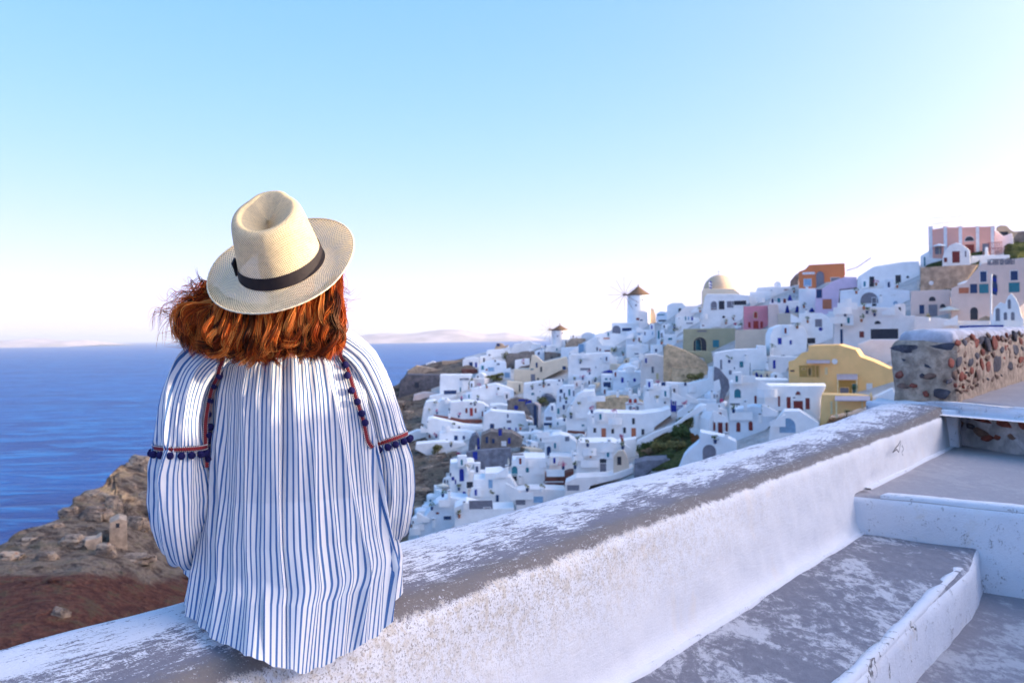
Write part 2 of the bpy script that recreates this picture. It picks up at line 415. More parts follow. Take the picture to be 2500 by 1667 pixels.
def rough_mat(name, a, b, dirt, amt, scale=1.0, bd=0.006):
    """trodden cement with patches of limewash"""
    m, nt, bs = newmat(name); g = geo_pos(nt)
    mp = N(nt, 'ShaderNodeMapping'); L(nt, g, mp.inputs[0]); mp.inputs['Rotation'].default_value = (0, 0, R(30)); mp.inputs['Scale'].default_value = (1, 0.45, 1)
    big = noise_(nt, mp.outputs[0], 3.2 * scale, 5, 0.65, 0.8); med = noise_(nt, mp.outputs[0], 28 * scale, 6, 0.75, 0.5); fine = noise_(nt, g, 190, 4, 0.7)
    c = mix(nt, med, a, b)
    f = ramp(nt, math_(nt, 'ADD', math_(nt, 'MULTIPLY', big, 0.55), math_(nt, 'ADD', math_(nt, 'MULTIPLY', med, 0.42), math_(nt, 'MULTIPLY', fine, 0.2))), 0.585, 0.66)
    c = mix(nt, math_(nt, 'MULTIPLY', f, amt), c, dirt)
    c = mix(nt, math_(nt, 'MULTIPLY', ramp(nt, fine, 0.35, 0.7), 0.25), c, (0.1, 0.1, 0.12))
    L(nt, c, bs.inputs['Base Color']); bs.inputs['Roughness'].default_value = 0.92; bs.inputs['Specular IOR Level'].default_value = 0.2
    bump(nt, bs, math_(nt, 'ADD', med, math_(nt, 'MULTIPLY', fine, 0.5)), 0.6, bd)
    return m
M_BENCH = rough_mat('trodden_cement', (0.14, 0.14, 0.17), (0.34, 0.33, 0.36), (0.68, 0.67, 0.69), 0.85)
M_TREAD = rough_mat('pale_cement', (0.36, 0.33, 0.34), (0.46, 0.42, 0.42), (0.55, 0.50, 0.48), 0.4, 1.0, 0.003)
M_FLOOR = rough_mat('landing_cement', (0.24, 0.23, 0.26), (0.38, 0.36, 0.38), (0.66, 0.65, 0.66), 0.6)
def limewash_mat():
    m, nt, bs = newmat('flaking_limewash'); g = geo_pos(nt)
    big = noise_(nt, g, 3.5, 6, 0.65, 0.7); med = noise_(nt, g, 16, 6, 0.75, 0.6); fine = noise_(nt, g, 110, 4, 0.7)
    c = mix(nt, big, (0.66, 0.68, 0.74), (0.86, 0.86, 0.87))
    f = ramp(nt, math_(nt, 'ADD', math_(nt, 'MULTIPLY', med, 0.6), math_(nt, 'MULTIPLY', fine, 0.4)), 0.56, 0.62)
    c = mix(nt, math_(nt, 'MULTIPLY', f, 0.8), c, (0.27, 0.25, 0.25))
    c = mix(nt, math_(nt, 'MULTIPLY', ramp(nt, big, 0.58, 0.7), 0.4), c, (0.62, 0.52, 0.40))
    cr = N(nt, 'ShaderNodeTexVoronoi', feature='DISTANCE_TO_EDGE'); cr.inputs['Scale'].default_value = 1.1
    dv = N(nt, 'ShaderNodeVectorMath', operation='ADD'); L(nt, g, dv.inputs[0])
    nc = N(nt, 'ShaderNodeTexNoise'); nc.inputs['Scale'].default_value = 4; nc.inputs['Detail'].default_value = 7; L(nt, g, nc.inputs['Vector']); L(nt, nc.outputs['Color'], dv.inputs[1]); L(nt, dv.outputs[0], cr.inputs['Vector'])
    crk = math_(nt, 'SUBTRACT', 1.0, ramp(nt, cr.outputs['Distance'], 0.004, 0.016))
    crk = math_(nt, 'MULTIPLY', crk, ramp(nt, big, 0.56, 0.62))
    c = mix(nt, math_(nt, 'MULTIPLY', crk, 0.8), c, (0.07, 0.06, 0.06))
    L(nt, c, bs.inputs['Base Color']); bs.inputs['Roughness'].default_value = 0.9; bs.inputs['Specular IOR Level'].default_value = 0.2
    bump(nt, bs, math_(nt, 'SUBTRACT', math_(nt, 'ADD', med, math_(nt, 'MULTIPLY', fine, 0.4)), math_(nt, 'MULTIPLY', crk, 1.5)), 0.7, 0.008)
    return m
M_LIME = limewash_mat()

def build_parapet():
    # section points (t, z, uvT)
    sec = [(0.0, -2.2, -1.4), (0.0, -0.68, -0.06), (0.004, -0.635, -0.01), (0.03, -0.604, 0.03)]
    for i in range(1, 17):
        t = 0.03 + (0.42 - 0.03) * i / 16; sec.append((t, -0.604 + 0.012 * math.sin(i / 16 * math.pi) - 0.004 * i / 16, t))
    for i in range(1, 9):
        a = i / 8 * math.pi / 2; sec.append((0.42 + 0.07 * math.sin(a), -0.678 + 0.07 * math.cos(a), 0.42 + 0.11 * i / 8))
    for i in range(1, 13):
        f = i / 12; sec.append((0.49 + 0.02 * f, -0.678 - 0.30 * f, 0.53 + 0.30 * f))
    for i in range(1, 8):
        a = i / 7 * math.pi / 2; sec.append((0.51 + 0.09 * (1 - math.cos(a)), -0.978 - 0.09 * math.sin(a), 0.83 + 0.14 * i / 7))
    sec += [(0.66, -1.10, 1.03)]
    s0, s1 = -4.2, 5.36
    ns = 620; P = np.zeros((len(sec), ns, 3)); UV = np.zeros((len(sec), ns, 2))
    for j in range(ns):
        s = s0 + (s1 - s0) * j / (ns - 1)
        for i, (t, z, ut) in enumerate(sec):
            nz = noise.fractal(Vector((s * 2.3, t * 4, z * 4)), 1.0, 2.0, 5)
            n2 = noise.noise(Vector((s * 0.9, 3.1, 0)))
            fz = 1.0 if ut < 0.5 else 0.3
            ft = 1.0 if ut > 0.42 else 0.0
            lift = 0.03 * max(0, (s - 4.2)) if ut < 0.45 else 0
            p = wf(s, t + ft * (0.012 * nz + 0.02 * n2), z + fz * (0.006 * nz + 0.008 * n2) + lift)
            P[i, j] = p; UV[i, j] = (s, ut)
    o = grid_mesh('parapet_wall', P, M_PLASTER, uv=UV)
    tag(o, 'long low whitewashed parapet with worn grey top that the woman sits on', 'wall')
    # end cap
    return o
PARAPET = build_parapet()
# soft squiggle scratched in dark on the parapet's inner face
def strip(pts, w, name, m, parent, nrm):
    V, Fc = [], []
    for i, p in enumerate(pts):
        a = pts[max(0, i - 1)]; b = pts[min(len(pts) - 1, i + 1)]
        d = (b - a).normalized(); side = d.cross(nrm).normalized() * w / 2
        V += [p + side, p - side]
    for i in range(len(pts) - 1): Fc.append((2 * i, 2 * i + 1, 2 * i + 3, 2 * i + 2))
    return mesh(name, V, Fc, m, parent)

def slab(name, poly, ztop, zbot, mtop, mside, lab=None, cat=None, kind=None, rr=0.03, sub=0.06, amp=0.006, z_at=None):
    """plan polygon -> block with rounded, uneven nosing"""
    b = bmesh.new()
    vs = [b.verts.new((p[0], p[1], ztop)) for p in poly]
    f = b.faces.new(vs)
    if f.normal.z < 0: f.normal_flip()
    b.normal_update()
    if f.normal.z < 0: bmesh.ops.reverse_faces(b, faces=[f])
    r = bmesh.ops.extrude_face_region(b, geom=[f])
    nv = [g for g in r['geom'] if isinstance(g, bmesh.types.BMVert)]
    nf = [g for g in r['geom'] if isinstance(g, bmesh.types.BMFace)]
    # original face becomes bottom
    for v in b.verts:
        if v not in nv: v.co.z = zbot
    bmesh.ops.recalc_face_normals(b, faces=b.faces)
    te = [e for e in b.edges if all(abs(v.co.z - ztop) < 1e-5 for v in e.verts)]
    bmesh.ops.bevel(b, geom=te, offset=rr, segments=4, profile=0.5, affect='EDGES')
    for _ in range(8):
        es = [e for e in b.edges if e.calc_length() > sub * 1.6 and max(v.co.z for v in e.verts) > zbot + 0.02]
        if not es or len(b.verts) > 30000: break
        bmesh.ops.subdivide_edges(b, edges=es, cuts=1, use_grid_fill=True)
    bmesh.ops.triangulate(b, faces=[f for f in b.faces if len(f.verts) > 4])
    b.normal_update()
    for v in b.verts:
        n1 = noise.fractal(v.co * 3.0, 1.0, 2.0, 5); v.co = v.co + v.normal * (amp * n1 * 1.5)
    b.normal_update()
    for f in b.faces:
        f.smooth = True; f.material_index = 0 if f.normal.z > 0.75 else 1
    me = bpy.data.meshes.new(name); b.to_mesh(me); b.free()
    o = link(name, me, [mtop, mside]); tag(o, lab, cat, kind=kind)
    return o

def wp(s, t):
    v = wf(s, t, 0); return (v.x, v.y)
def gp(px, py, z):
    v = ray(px, py); k = z / v.z; return (v.x * k, v.y * k)
def build_steps():
    # floor level, bench, three rising levels
    slab('landing_floor', [(-1.2, -1.5), (1.2, -1.5), (3.2, 2.0), (3.6, 4.6), (1.4, 5.3), wp(-4.2, 0.9)], -1.27, -1.6, M_FLOOR, M_LIME, kind='structure', rr=0.02, sub=0.12)
    a = gp(2060, 1302, -1.05); b = gp(2372, 1388, -1.05); c = gp(2090, 1667, -1.05); c2 = (c[0] - 0.98 * 2.2, c[1] - 1.42 * 2.2)
    slab('bench_ledge', [wp(2.9, 0.5), (b[0] + .25, b[1] + .45), b, (b[0] * .5 + c[0] * .5 - .01, b[1] * .5 + c[1] * .5 + .01), c, c2, wp(-4.1, 0.5)], -1.05, -1.4, M_BENCH, M_LIME,
         'grey cement ledge with whitewashed rim running along the foot of the parapet', 'ledge', rr=0.045, sub=0.05, amp=0.010)
    n0 = gp(2085, 1208, -0.86); n1 = gp(2130, 1212, -0.86); n2 = gp(2500, 1248, -0.86); n3 = (n2[0] + (n2[0] - n1[0]) * 1.2, n2[1] + (n2[1] - n1[1]) * 1.2)
    slab('step_tread', [wp(5.7, 0.49), (6.5, 5.4), (5.2, 1.7), n3, n2, n1, n0, wp(2.6, 0.45)], -0.86, -1.5, M_TREAD, M_LIME, kind='structure', rr=0.04, sub=0.07, amp=0.003)
    # white borders painted along the step edge, the ledge rim and the foot of the parapet
    def border(par, a_, b_, w, z, nm, segs=26, wob=0.03):
        a_, b_ = Vector(a_).to_3d(), Vector(b_).to_3d(); t = (b_ - a_).normalized(); sd = Vector((-t.y, t.x, 0)); V, Fc = [], []
        for i in range(segs + 1):
            q = a_.lerp(b_, i / segs); k = w + wob * noise.fractal(Vector((q.x * 6, q.y * 6, z)), 1, 2, 4)
            for f, dz in ((0, -0.012), (0.0, 0.008), (0.5, 0.010), (0.93, 0.007), (1.0, -0.01)): V.append(q + sd * (k * f) + Vector((0, 0, z + dz)))
        for i in range(segs):
            for j in range(4): Fc.append((5 * i + j, 5 * i + 5 + j, 5 * i + 6 + j, 5 * i + 1 + j))
        o = mesh(nm, V, Fc, M_LIME, par, True); return o
    _st = [o for o in COL.objects if o.name == 'step_tread'][0]; _bl = [o for o in COL.objects if o.name == 'bench_ledge'][0]
    dn = Vector((n2[0] - n1[0], n2[1] - n1[1])).normalized(); pn = Vector((-dn.y, dn.x)); e0 = Vector(n0) + pn * 0.02 + dn * 0.13; e1 = Vector(n3) + pn * 0.02
    border(_st, e0, e1, 0.13, -0.860, 'painted_step_edge', 50)
    border(_st, wp(5.4, 0.54), wp(3.12, 0.53), -0.09, -0.860, 'painted_skirting', 40, 0.02)
    db = Vector((b[0] - c[0], b[1] - c[1])).normalized(); pb = Vector((-db.y, db.x)); f0 = Vector(c2) + pb * 0.03; f1 = Vector(b) + pb * 0.03 - db * 0.02
    border(_bl, f0, f1, 0.045, -1.0545, 'painted_ledge_rim', 120, 0.012)
    border(_bl, wp(2.9, 0.56), wp(-3, 0.56), -0.10, -1.052, 'painted_skirting', 90, 0.05)
    r0 = gp(2325, 990, -0.575); r1 = gp(2505, 1012, -0.585); d = Vector((r1[0] - r0[0], r1[1] - r0[1])).normalized()
    r2 = (r1[0] + d.x * 2.5, r1[1] + d.y * 2.5)
    slab('upper_step_tread', [(r0[0] + .30, r0[1] + .5), wp(16, 0.49), (16, 14), (r2[0] + 2, r2[1] + 2), (r2[0] + .05, r2[1] + .25), (r0[0] + .16, r0[1] + .25)], -0.56, -1.3, M_TREAD, M_LIME, kind='structure', rr=0.02, sub=0.2)
    nn = Vector((-d.y, d.x)); 
    if nn.y < 0: nn = -nn
    def off(p, k): return (p[0] + nn.x * k, p[1] + nn.y * k)
    slab('whitewashed_kerb', [off((r0[0] - .62, r0[1] + .60), .32), off(r2, .32), off(r2, 0), r0, (r0[0] - .50, r0[1] + .38)], -0.548, -0.622, M_LIME, M_LIME,
         'thick whitewashed edge of the upper step beside the stone wall', 'kerb', rr=0.025, sub=0.06, amp=0.012)
    return r0, r2, nn
R0, R2, RN = build_steps()
WHITE_POST = slab('plaster_pilaster', [wp(5.30, 0.40), wp(5.42, 0.40), wp(5.44, 0.56), wp(5.32, 0.56)], -0.59, -1.0, M_LIME, M_LIME,
     'short white plaster strip where the parapet meets the upper step', 'pilaster', rr=0.012, sub=0.05, amp=0.006)

# ---- stones
def stone_mesh(seed, dark):
    b = bmesh.new(); bmesh.ops.create_icosphere(b, subdivisions=2, radius=1.0)
    for v in b.verts:
        n = noise.fractal(v.co * 1.3 + Vector((seed * 7.1, 0, 0)), 1.0, 2.0, 3)
        k = max(abs(v.co.x), abs(v.co.z)) ** 0.5
        v.co = v.co * (1 + 0.22 * n) * (0.9 + 0.2 * k)
    rs = random.Random(seed * 13 + 5)
    for _ in range(9):
        d = Vector((rs.gauss(0, 1), rs.gauss(0, .35), rs.gauss(0, 1))).normalized(); hh = rs.uniform(0.55, 0.8)
        for v in b.verts:
            e = v.co.dot(d) - hh
            if e > 0: v.co = v.co - d * e
    me = bpy.data.meshes.new('stone'); b.to_mesh(me); b.free()
    me.materials.append(dark); me.polygons.foreach_set('use_smooth', [True] * len(me.polygons)); return me
M_BASALT = plain('basalt_stone', (0.075, 0.07, 0.085), 0.85, 0.5, 14, (0.3, 0.3, 0.32), 0.4, 0.01)
M_REDST = plain('red_lava_stone', (0.26, 0.075, 0.05), 0.9, 0.45, 18, (0.4, 0.28, 0.22), 0.4, 0.01)
M_BROWNST = plain('brown_stone', (0.21, 0.13, 0.095), 0.9, 0.4, 16, (0.36, 0.3, 0.26), 0.4, 0.01)
ST = {k: [stone_mesh(i + 10 * j, m) for i in range(4)] for j, (k, m) in enumerate((('d', M_BASALT), ('r', M_REDST), ('b', M_BROWNST)))}
M_MORTAR = plain('lime_mortar', (0.46, 0.35, 0.26), 0.95, 0.45, 16, (0.24, 0.19, 0.17), 0.7, 0.03)
M_CAP = plain('grey_wall_cap', (0.55, 0.54, 0.58), 0.95, 0.3, 7, (0.25, 0.22, 0.25), 0.55, 0.01)
def place_stone(kind, pos, ex, ez, axis_x, nrm, parent, rot=0.0, th=0.015):
    me = ST[kind][rnd.randrange(4)]
    o = bpy.data.objects.new('stone', me); COL.objects.link(o)
    ax = (axis_x * math.cos(rot) + Vector((0, 0, 1)) * math.sin(rot)).normalized(); az = nrm.cross(ax).normalized()
    if az.z < 0: az = -az
    ay = az.cross(ax)
    M = Matrix(((ax.x, ay.x, az.x, pos.x), (ax.y, ay.y, az.y, pos.y), (ax.z, ay.z, az.z, pos.z), (0, 0, 0, 1)))
    o.matrix_world = M @ Matrix.Diagonal((ex * 1.22, th, ez * 1.22, 1))
    o.parent = parent
    return o
def plane_hit(px, py, p0, n):
    v = ray(px, py); return v * (p0.dot(n) / v.dot(n))

def build_stone_wall():
    # end face corner line (inner corner) and long inner face
    c_in = wf(5.62, 0.50, 0); c_out = wf(5.66, 0.04, 0)
    def top(s): return -0.035 + 0.0 * s
    V = []; s_list = [6.95, 7.3, 7.8, 8.6, 10, 12, 15, 20, 26]
    body = slab('stone_wall', [wp(5.62, 0.50), wp(26, 0.52), wp(26, 0.0), wp(5.66, 0.02)], -0.075, -1.4, M_MORTAR, M_MORTAR,
        'thick rubble stone wall with dark and red stones beside the top of the steps', 'wall', rr=0.10, sub=0.16, amp=0.025)
    cap = slab('wall_cap', [wp(5.64, 0.47), wp(26, 0.49), wp(26, 0.05), wp(5.70, 0.08)], -0.02, -0.14, M_CAP, M_CAP, rr=0.06, sub=0.12, amp=0.02)
    cap.parent = body
    p0 = c_in; 
    # long inner face: plane through c_in with normal WN
    nB = WN; 
    def onB(px, py): return plane_hit(px, py, wf(0, 0.50, 0), nB)
    eA = (c_out - c_in).normalized(); nA = Vector((eA.y, -eA.x, 0)); 
    if nA.dot(-c_in) < 0: nA = -nA
    def onA(px, py): return plane_hit(px, py, c_in, nA)
    # (crop coordinates of the 1900,750 crop, scale 2.6133)
    def c(x, y): return 1900 + x / 2.6133, 750 + y / 2.6133
    A = [('d', 828, 268, 110, 38, 5), ('d', 1045, 264, 95, 40, -6), ('d', 880, 348, 150, 50, 4), ('b', 790, 500, 36, 22, 8), ('b', 960, 440, 40, 24, -8), ('r', 860, 500, 26, 16, 0), ('r', 770, 430, 34, 22, 0), ('d', 918, 434, 18, 18, 20),
         ('d', 1045, 552, 56, 38, 10), ('r', 940, 552, 22, 20, 30), ('b', 1070, 470, 22, 16, 10)]
    for k, x, y, w, h, rot in A:
        p = onA(*c(x, y)); e = onA(*c(x + w, y)); ex = (e - p).length; ez = h / 2.6133 / F * p.y
        place_stone(k, p, ex * 0.98, ez, eA, nA, body, R(rot))
    B = [('r', 1145, 228, 16, 22), ('d', 1185, 222, 14, 26), ('r', 1240, 190, 14, 24), ('r', 1262, 232, 16, 28), ('d', 1290, 205, 18, 24), ('d', 1337, 238, 24, 44), ('r', 1378, 232, 20, 38),
         ('b', 1340, 180, 18, 16), ('d', 1425, 270, 12, 26), ('b', 1430, 200, 14, 22), ('d', 1510, 185, 16, 30), ('d', 1512, 265, 24, 34), ('r', 1302, 290, 10, 20), ('d', 1392, 355, 32, 60),
         ('d', 1148, 340, 20, 40), ('d', 1222, 345, 20, 34), ('r', 1100, 360, 18, 28), ('r', 1335, 385, 16, 28), ('r', 1300, 370, 12, 34), ('d', 1485, 370, 28, 34), ('r', 1552, 330, 22, 18),
         ('r', 1168, 440, 14, 34), ('b', 1125, 430, 12, 34), ('b', 1275, 430, 10, 40), ('d', 1330, 455, 12, 10), ('r', 1440, 325, 10, 18), ('b', 1205, 210, 10, 22), ('d', 1265, 310, 14, 26), ('b', 1475, 225, 10, 20),
         ('r', 1545, 215, 12, 24), ('b', 1185, 300, 10, 24), ('r', 1232, 405, 10, 24), ('d', 1560, 270, 14, 20), ('d', 1090, 470, 20, 16), ('b', 1370, 300, 8, 20), ('b', 1250, 470, 10, 20), ('r', 1400, 195, 10, 16)]
    for k, x, y, w, h in B:
        p = onB(*c(x, y)); e = onB(*c(x + w, y)); ex = max(0.03, (e - p).length); ez = h / 2.6133 / F * p.y
        place_stone(k, p, ex * 0.85, ez, WD, nB, body, R(rnd.uniform(-14, 14)), 0.016)
    used_ = [(x, y, w, h) for _, x, y, w, h in B]; r4 = random.Random(3)
    for _ in range(2500):
        x, y = r4.uniform(1130, 1566), r4.uniform(165, 540); w, h = r4.uniform(4, 11), r4.uniform(7, 20)
        if y > 560 - (x - 1130) * 0.42 or y < 215 - (x - 1130) * 0.14: continue
        if any(abs(x - a) < (w + c_) * 1.12 and abs(y - b_) < (h + d_) * 1.12 for a, b_, c_, d_ in used_): continue
        used_.append((x, y, w, h)); p = onB(*c(x, y)); e = onB(*c(x + w, y)); place_stone(r4.choice('drbb'), p, max(.02, (e - p).length) * .85, h / 2.6133 / F * p.y, WD, nB, body, R(r4.uniform(-25, 25)), 0.014)
    # stones along the rest of the wall, past the frame
    for i in range(40):
        s = 13.5 + i * 0.3; z = rnd.uniform(-0.5, -0.2)
        place_stone(rnd.choice('ddrb'), wf(s, 0.5, z), rnd.uniform(.06, .14), rnd.uniform(.05, .09), WD, nB, body)
    return body
STONEWALL = build_stone_wall()

def build_riser():
    # rubble riser between the two upper steps
    u = Vector((R2[0] - R0[0], R2[1] - R0[1], 0)).normalized(); n = Vector((RN.x, RN.y, 0))
    q = Vector((R0[0], R0[1], 0)) + n * 0.015
    P = []
    b = bmesh.new()
    nx, nz = 60, 10; rows = []
    for j in range(nz + 1):
        row = []
        for i in range(nx + 1):
            s = -0.35 + i / nx * 3.5; z = -0.95 + j / nz * 0.36
            p = q + u * s + Vector((0, 0, z)); nn = noise.fractal(p * 5, 1, 2, 4)
            row.append(b.verts.new(p - n * (0.02 * nn + (0.03 if j == 0 else 0))))
        rows.append(row)
    for j in range(nz):
        for i in range(nx): b.faces.new((rows[j][i], rows[j][i + 1], rows[j + 1][i + 1], rows[j + 1][i]))
    me = bpy.data.meshes.new('step_riser'); b.to_mesh(me); b.free()
    M = plain('riser_mortar', (0.40, 0.38, 0.37), 0.95, 0.35, 10, (0.7, 0.7, 0.72), 0.7, 0.012)
    o = link('step_riser', me, M, smooth=True); tag(o, 'rough rubble riser of the upper step with red stones set in grey mortar', 'step')
    def c(x, y): return 1900 + x / 2.6133, 750 + y / 2.6133
    for k, x, y, w, h in [('r', 1300, 712, 60, 34), ('r', 1435, 738, 46, 40), ('b', 1195, 690, 40, 24), ('r', 1560, 745, 26, 40), ('b', 1290, 800, 46, 30), ('r', 1330, 835, 40, 22), ('b', 1150, 740, 30, 26), ('d', 1230, 760, 30, 20), ('b', 1500, 830, 34, 22), ('r', 1400, 830, 26, 16)]:
        p = plane_hit(*c(x, y), q, n); e = plane_hit(*c(x + w, y), q, n)
        place_stone(k, p + n * 0.012, max(.03, (e - p).length), h / 2.6133 / F * p.y, u, -n, o, R(rnd.uniform(-10, 10)), 0.03)
build_riser()

# scratched mark on the parapet
M_SCRATCH = plain('dark_scratch', (0.10, 0.09, 0.10), 0.9, 0.3, 40)
def build_scratch():
    def c(x, y): return 1900 + x / 2.6133, 750 + y / 2.6133
    for nm, pts in (('scratched_mark', [(780, 850), (765, 880), (745, 900), (730, 925), (755, 905), (770, 925), (775, 895), (782, 860)]), ('scratched_mark', [(790, 880), (800, 905), (788, 925), (795, 945)])):
        P = [plane_hit(*c(x, y), wf(0, 0.530, 0), WN) for x, y in pts]
        o = strip(P, 0.008, nm, M_SCRATCH, PARAPET, WN)
        o['label'] = 'dark scratched squiggle'
build_scratch()

# ---- neighbouring house up the steps, right of the frame: it shades the steps
def build_neighbour():
    m = plain('white_plaster_near', (0.80, 0.79, 0.78), 0.9, 0.08, 1.5, (0.6, 0.56, 0.5), 0.3, 0.01)
    slab('terrace_wall', [(3.0, -3.0), (3.45, -3.0), (4.4, 3.3), (7.6, 4.9), (7.5, 5.3), (3.95, 3.6)], 0.58, -1.5, m, m, 'white terrace wall along the right side of the steps', 'wall', rr=0.05, sub=0.3, amp=0.01)
    slab('neighbour_house', [(7.3, 5.0), (14, 11.5), (24, 11), (24, 4.2), (8, 4.2)], 2.4, -2.0, m, m, 'white house standing to the right of the steps', 'house', rr=0.12, sub=0.8, amp=0.02)
build_neighbour()

# ---- air: pale haze that fades the far islands and the horizon
def build_haze():
    m = bpy.data.materials.new('haze_air'); m.use_nodes = True; nt = m.node_tree; nt.nodes.remove(nt.nodes['Principled BSDF'])
    v = nt.nodes.new('ShaderNodeVolumePrincipled'); v.inputs['Color'].default_value = (0.92, 0.96, 1.0, 1); v.inputs['Density'].default_value = HAZE_D; v.inputs['Anisotropy'].default_value = 0.3
    nt.links.new(v.outputs[0], nt.nodes['Material Output'].inputs['Volume'])
    b = bmesh.new(); bmesh.ops.create_cube(b, size=1.0)
    x0, x1, y0, y1, z0, z1 = -61000, 61000, -3200, 91000, SEA_Z - 12, 420
    for q in b.verts: q.co = Vector((x0 if q.co.x < 0 else x1, y0 if q.co.y < 0 else y1, z0 if q.co.z < 0 else z1))
    me = bpy.data.meshes.new('haze'); b.to_mesh(me); b.free(); o = link('haze', me, m); tag(o, kind='stuff')
HAZE_D = 0.000028
build_haze()
# ================================================================ TOWN
FR = {'C3': (950, 650, 3.92), 'C4': (1450, 650, 3.92), 'C5': (1950, 500, 3.92), 'B1': (980, 900, 3.92), 'B2': (1330, 900, 4.48),
      'B3': (1780, 800, 5.227), 'Z': (1150, 700, 4.48), 'L': (0, 1050, 2.542), 'S': (0, 0, 1.0)}
def fx(fr, x, y):
    o = FR[fr]; return o[0] + x / o[2], o[1] + y / o[2]
WALLC = {
 'white': ((0.90, 0.89, 0.87), (0.55, 0.52, 0.48)), 'cool': ((0.78, 0.83, 0.87), (0.5, 0.5, 0.5)), 'warm': ((0.85, 0.79, 0.75), (0.55, 0.48, 0.42)),
 'cream': ((0.74, 0.62, 0.46), (0.5, 0.38, 0.26)), 'peach': ((0.78, 0.60, 0.52), (0.55, 0.4, 0.33)), 'pink': ((0.72, 0.28, 0.33), (0.5, 0.3, 0.28)),
 'salmon': ((0.80, 0.42, 0.33), (0.6, 0.4, 0.33)), 'lilac': ((0.74, 0.56, 0.68), (0.5, 0.4, 0.45)), 'yellow': ((0.92, 0.57, 0.23), (0.6, 0.42, 0.15)),
 'olive': ((0.42, 0.40, 0.26), (0.30, 0.28, 0.2)), 'beige': ((0.66, 0.54, 0.42), (0.4, 0.32, 0.25)), 'orange': ((0.66, 0.22, 0.09), (0.4, 0.2, 0.12)),
 'stone': ((0.24, 0.20, 0.17), (0.12, 0.10, 0.10)), 'darkstone': ((0.13, 0.12, 0.13), (0.25, 0.2, 0.18)), 'tan': ((0.46, 0.34, 0.24), (0.25, 0.2, 0.16)),
 'ruin': ((0.62, 0.45, 0.27), (0.25, 0.19, 0.14)), 'redbrown': ((0.20, 0.07, 0.05), (0.3, 0.2, 0.18)), 'slate': ((0.18, 0.19, 0.23), (0.3, 0.3, 0.33)),
 'domegold': ((0.66, 0.49, 0.32), (0.45, 0.33, 0.2))}
def wallm(c):
    a, d = WALLC[c]
    st = c in ('stone', 'darkstone', 'tan', 'ruin', 'redbrown', 'slate')
    return plain('wall_' + c, a, 0.92, 0.35 if st else 0.07, 0.9 if st else 0.5, d, 0.65 if st else 0.22, 0.15 if st else 0.03)
OPC = {'k': (0.03, 0.035, 0.05), 'b': (0.01, 0.03, 0.30), 'n': (0.02, 0.05, 0.14), 't': (0.03, 0.20, 0.26), 'm': (0.20, 0.03, 0.025), 'g': (0.20, 0.20, 0.24), 'w': (0.8, 0.8, 0.8),
       'r': (0.42, 0.04, 0.03), 'l': (0.25, 0.42, 0.60), 'y': (0.72, 0.62, 0.36), 'o': (0.50, 0.16, 0.08)}
def opm(k): return plain('paint_' + {'k': 'dark', 'b': 'royal_blue', 'n': 'navy', 't': 'teal', 'm': 'maroon', 'g': 'grey', 'w': 'white', 'r': 'red', 'l': 'pale_blue', 'y': 'cream', 'o': 'rust', 'Y': 'veranda_shade'}[k], OPC[k], 0.45, 0.15, 2.0)
OPC['Y'] = (0.45, 0.27, 0.06)  # yellow wall darkened to stand for shade inside the verandas
OPNAME = {'p': 'pilaster', 'w': 'window', 'a': 'arched_window', 'd': 'door', 'D': 'arched_door', 'r': 'round_window', 'h': 'fanlight', 'o': 'archway', 's': 'shutter'}
NOSC = []; BOXES = []; POLYS = []; OPEN = []                                   # picture boxes already taken by hand built houses: (x0, x1, y0, y1, short name)

class Plane:
    def __init__(s, px, py, d, yaw):
        s.p = at(px, py, d); a = math.atan2(s.p.x, s.p.y)      # face the viewpoint, then turn
        s.n = Vector((-math.sin(a + R(yaw)), -math.cos(a + R(yaw)), 0)); s.d = d
        s.x = Vector((-s.n.y, s.n.x, 0))
    def hit(s, px, py):
        v = ray(px, py); return v * (s.p.dot(s.n) / v.dot(s.n))

def prism(name, front, back_vec, m, parent=None, bevel=0.12, top_only=False):
    b = bmesh.new(); n = len(front)
    f = [b.verts.new(p) for p in front]; k = [b.verts.new(p + back_vec) for p in front]
    b.faces.new(f); b.faces.new(k[::-1])
    for i in range(n): b.faces.new((f[i], k[i], k[(i + 1) % n], f[(i + 1) % n]))
    bmesh.ops.recalc_face_normals(b, faces=b.faces)
    if bevel:
        try: bmesh.ops.bevel(b, geom=[e for e in b.edges if e.calc_length() > bevel * 3], offset=bevel, segments=2, profile=0.6, affect='EDGES', clamp_overlap=True)
        except Exception: pass
    me = bpy.data.meshes.new(name); b.to_mesh(me); b.free()
    o = link(name, me, m, parent); return o

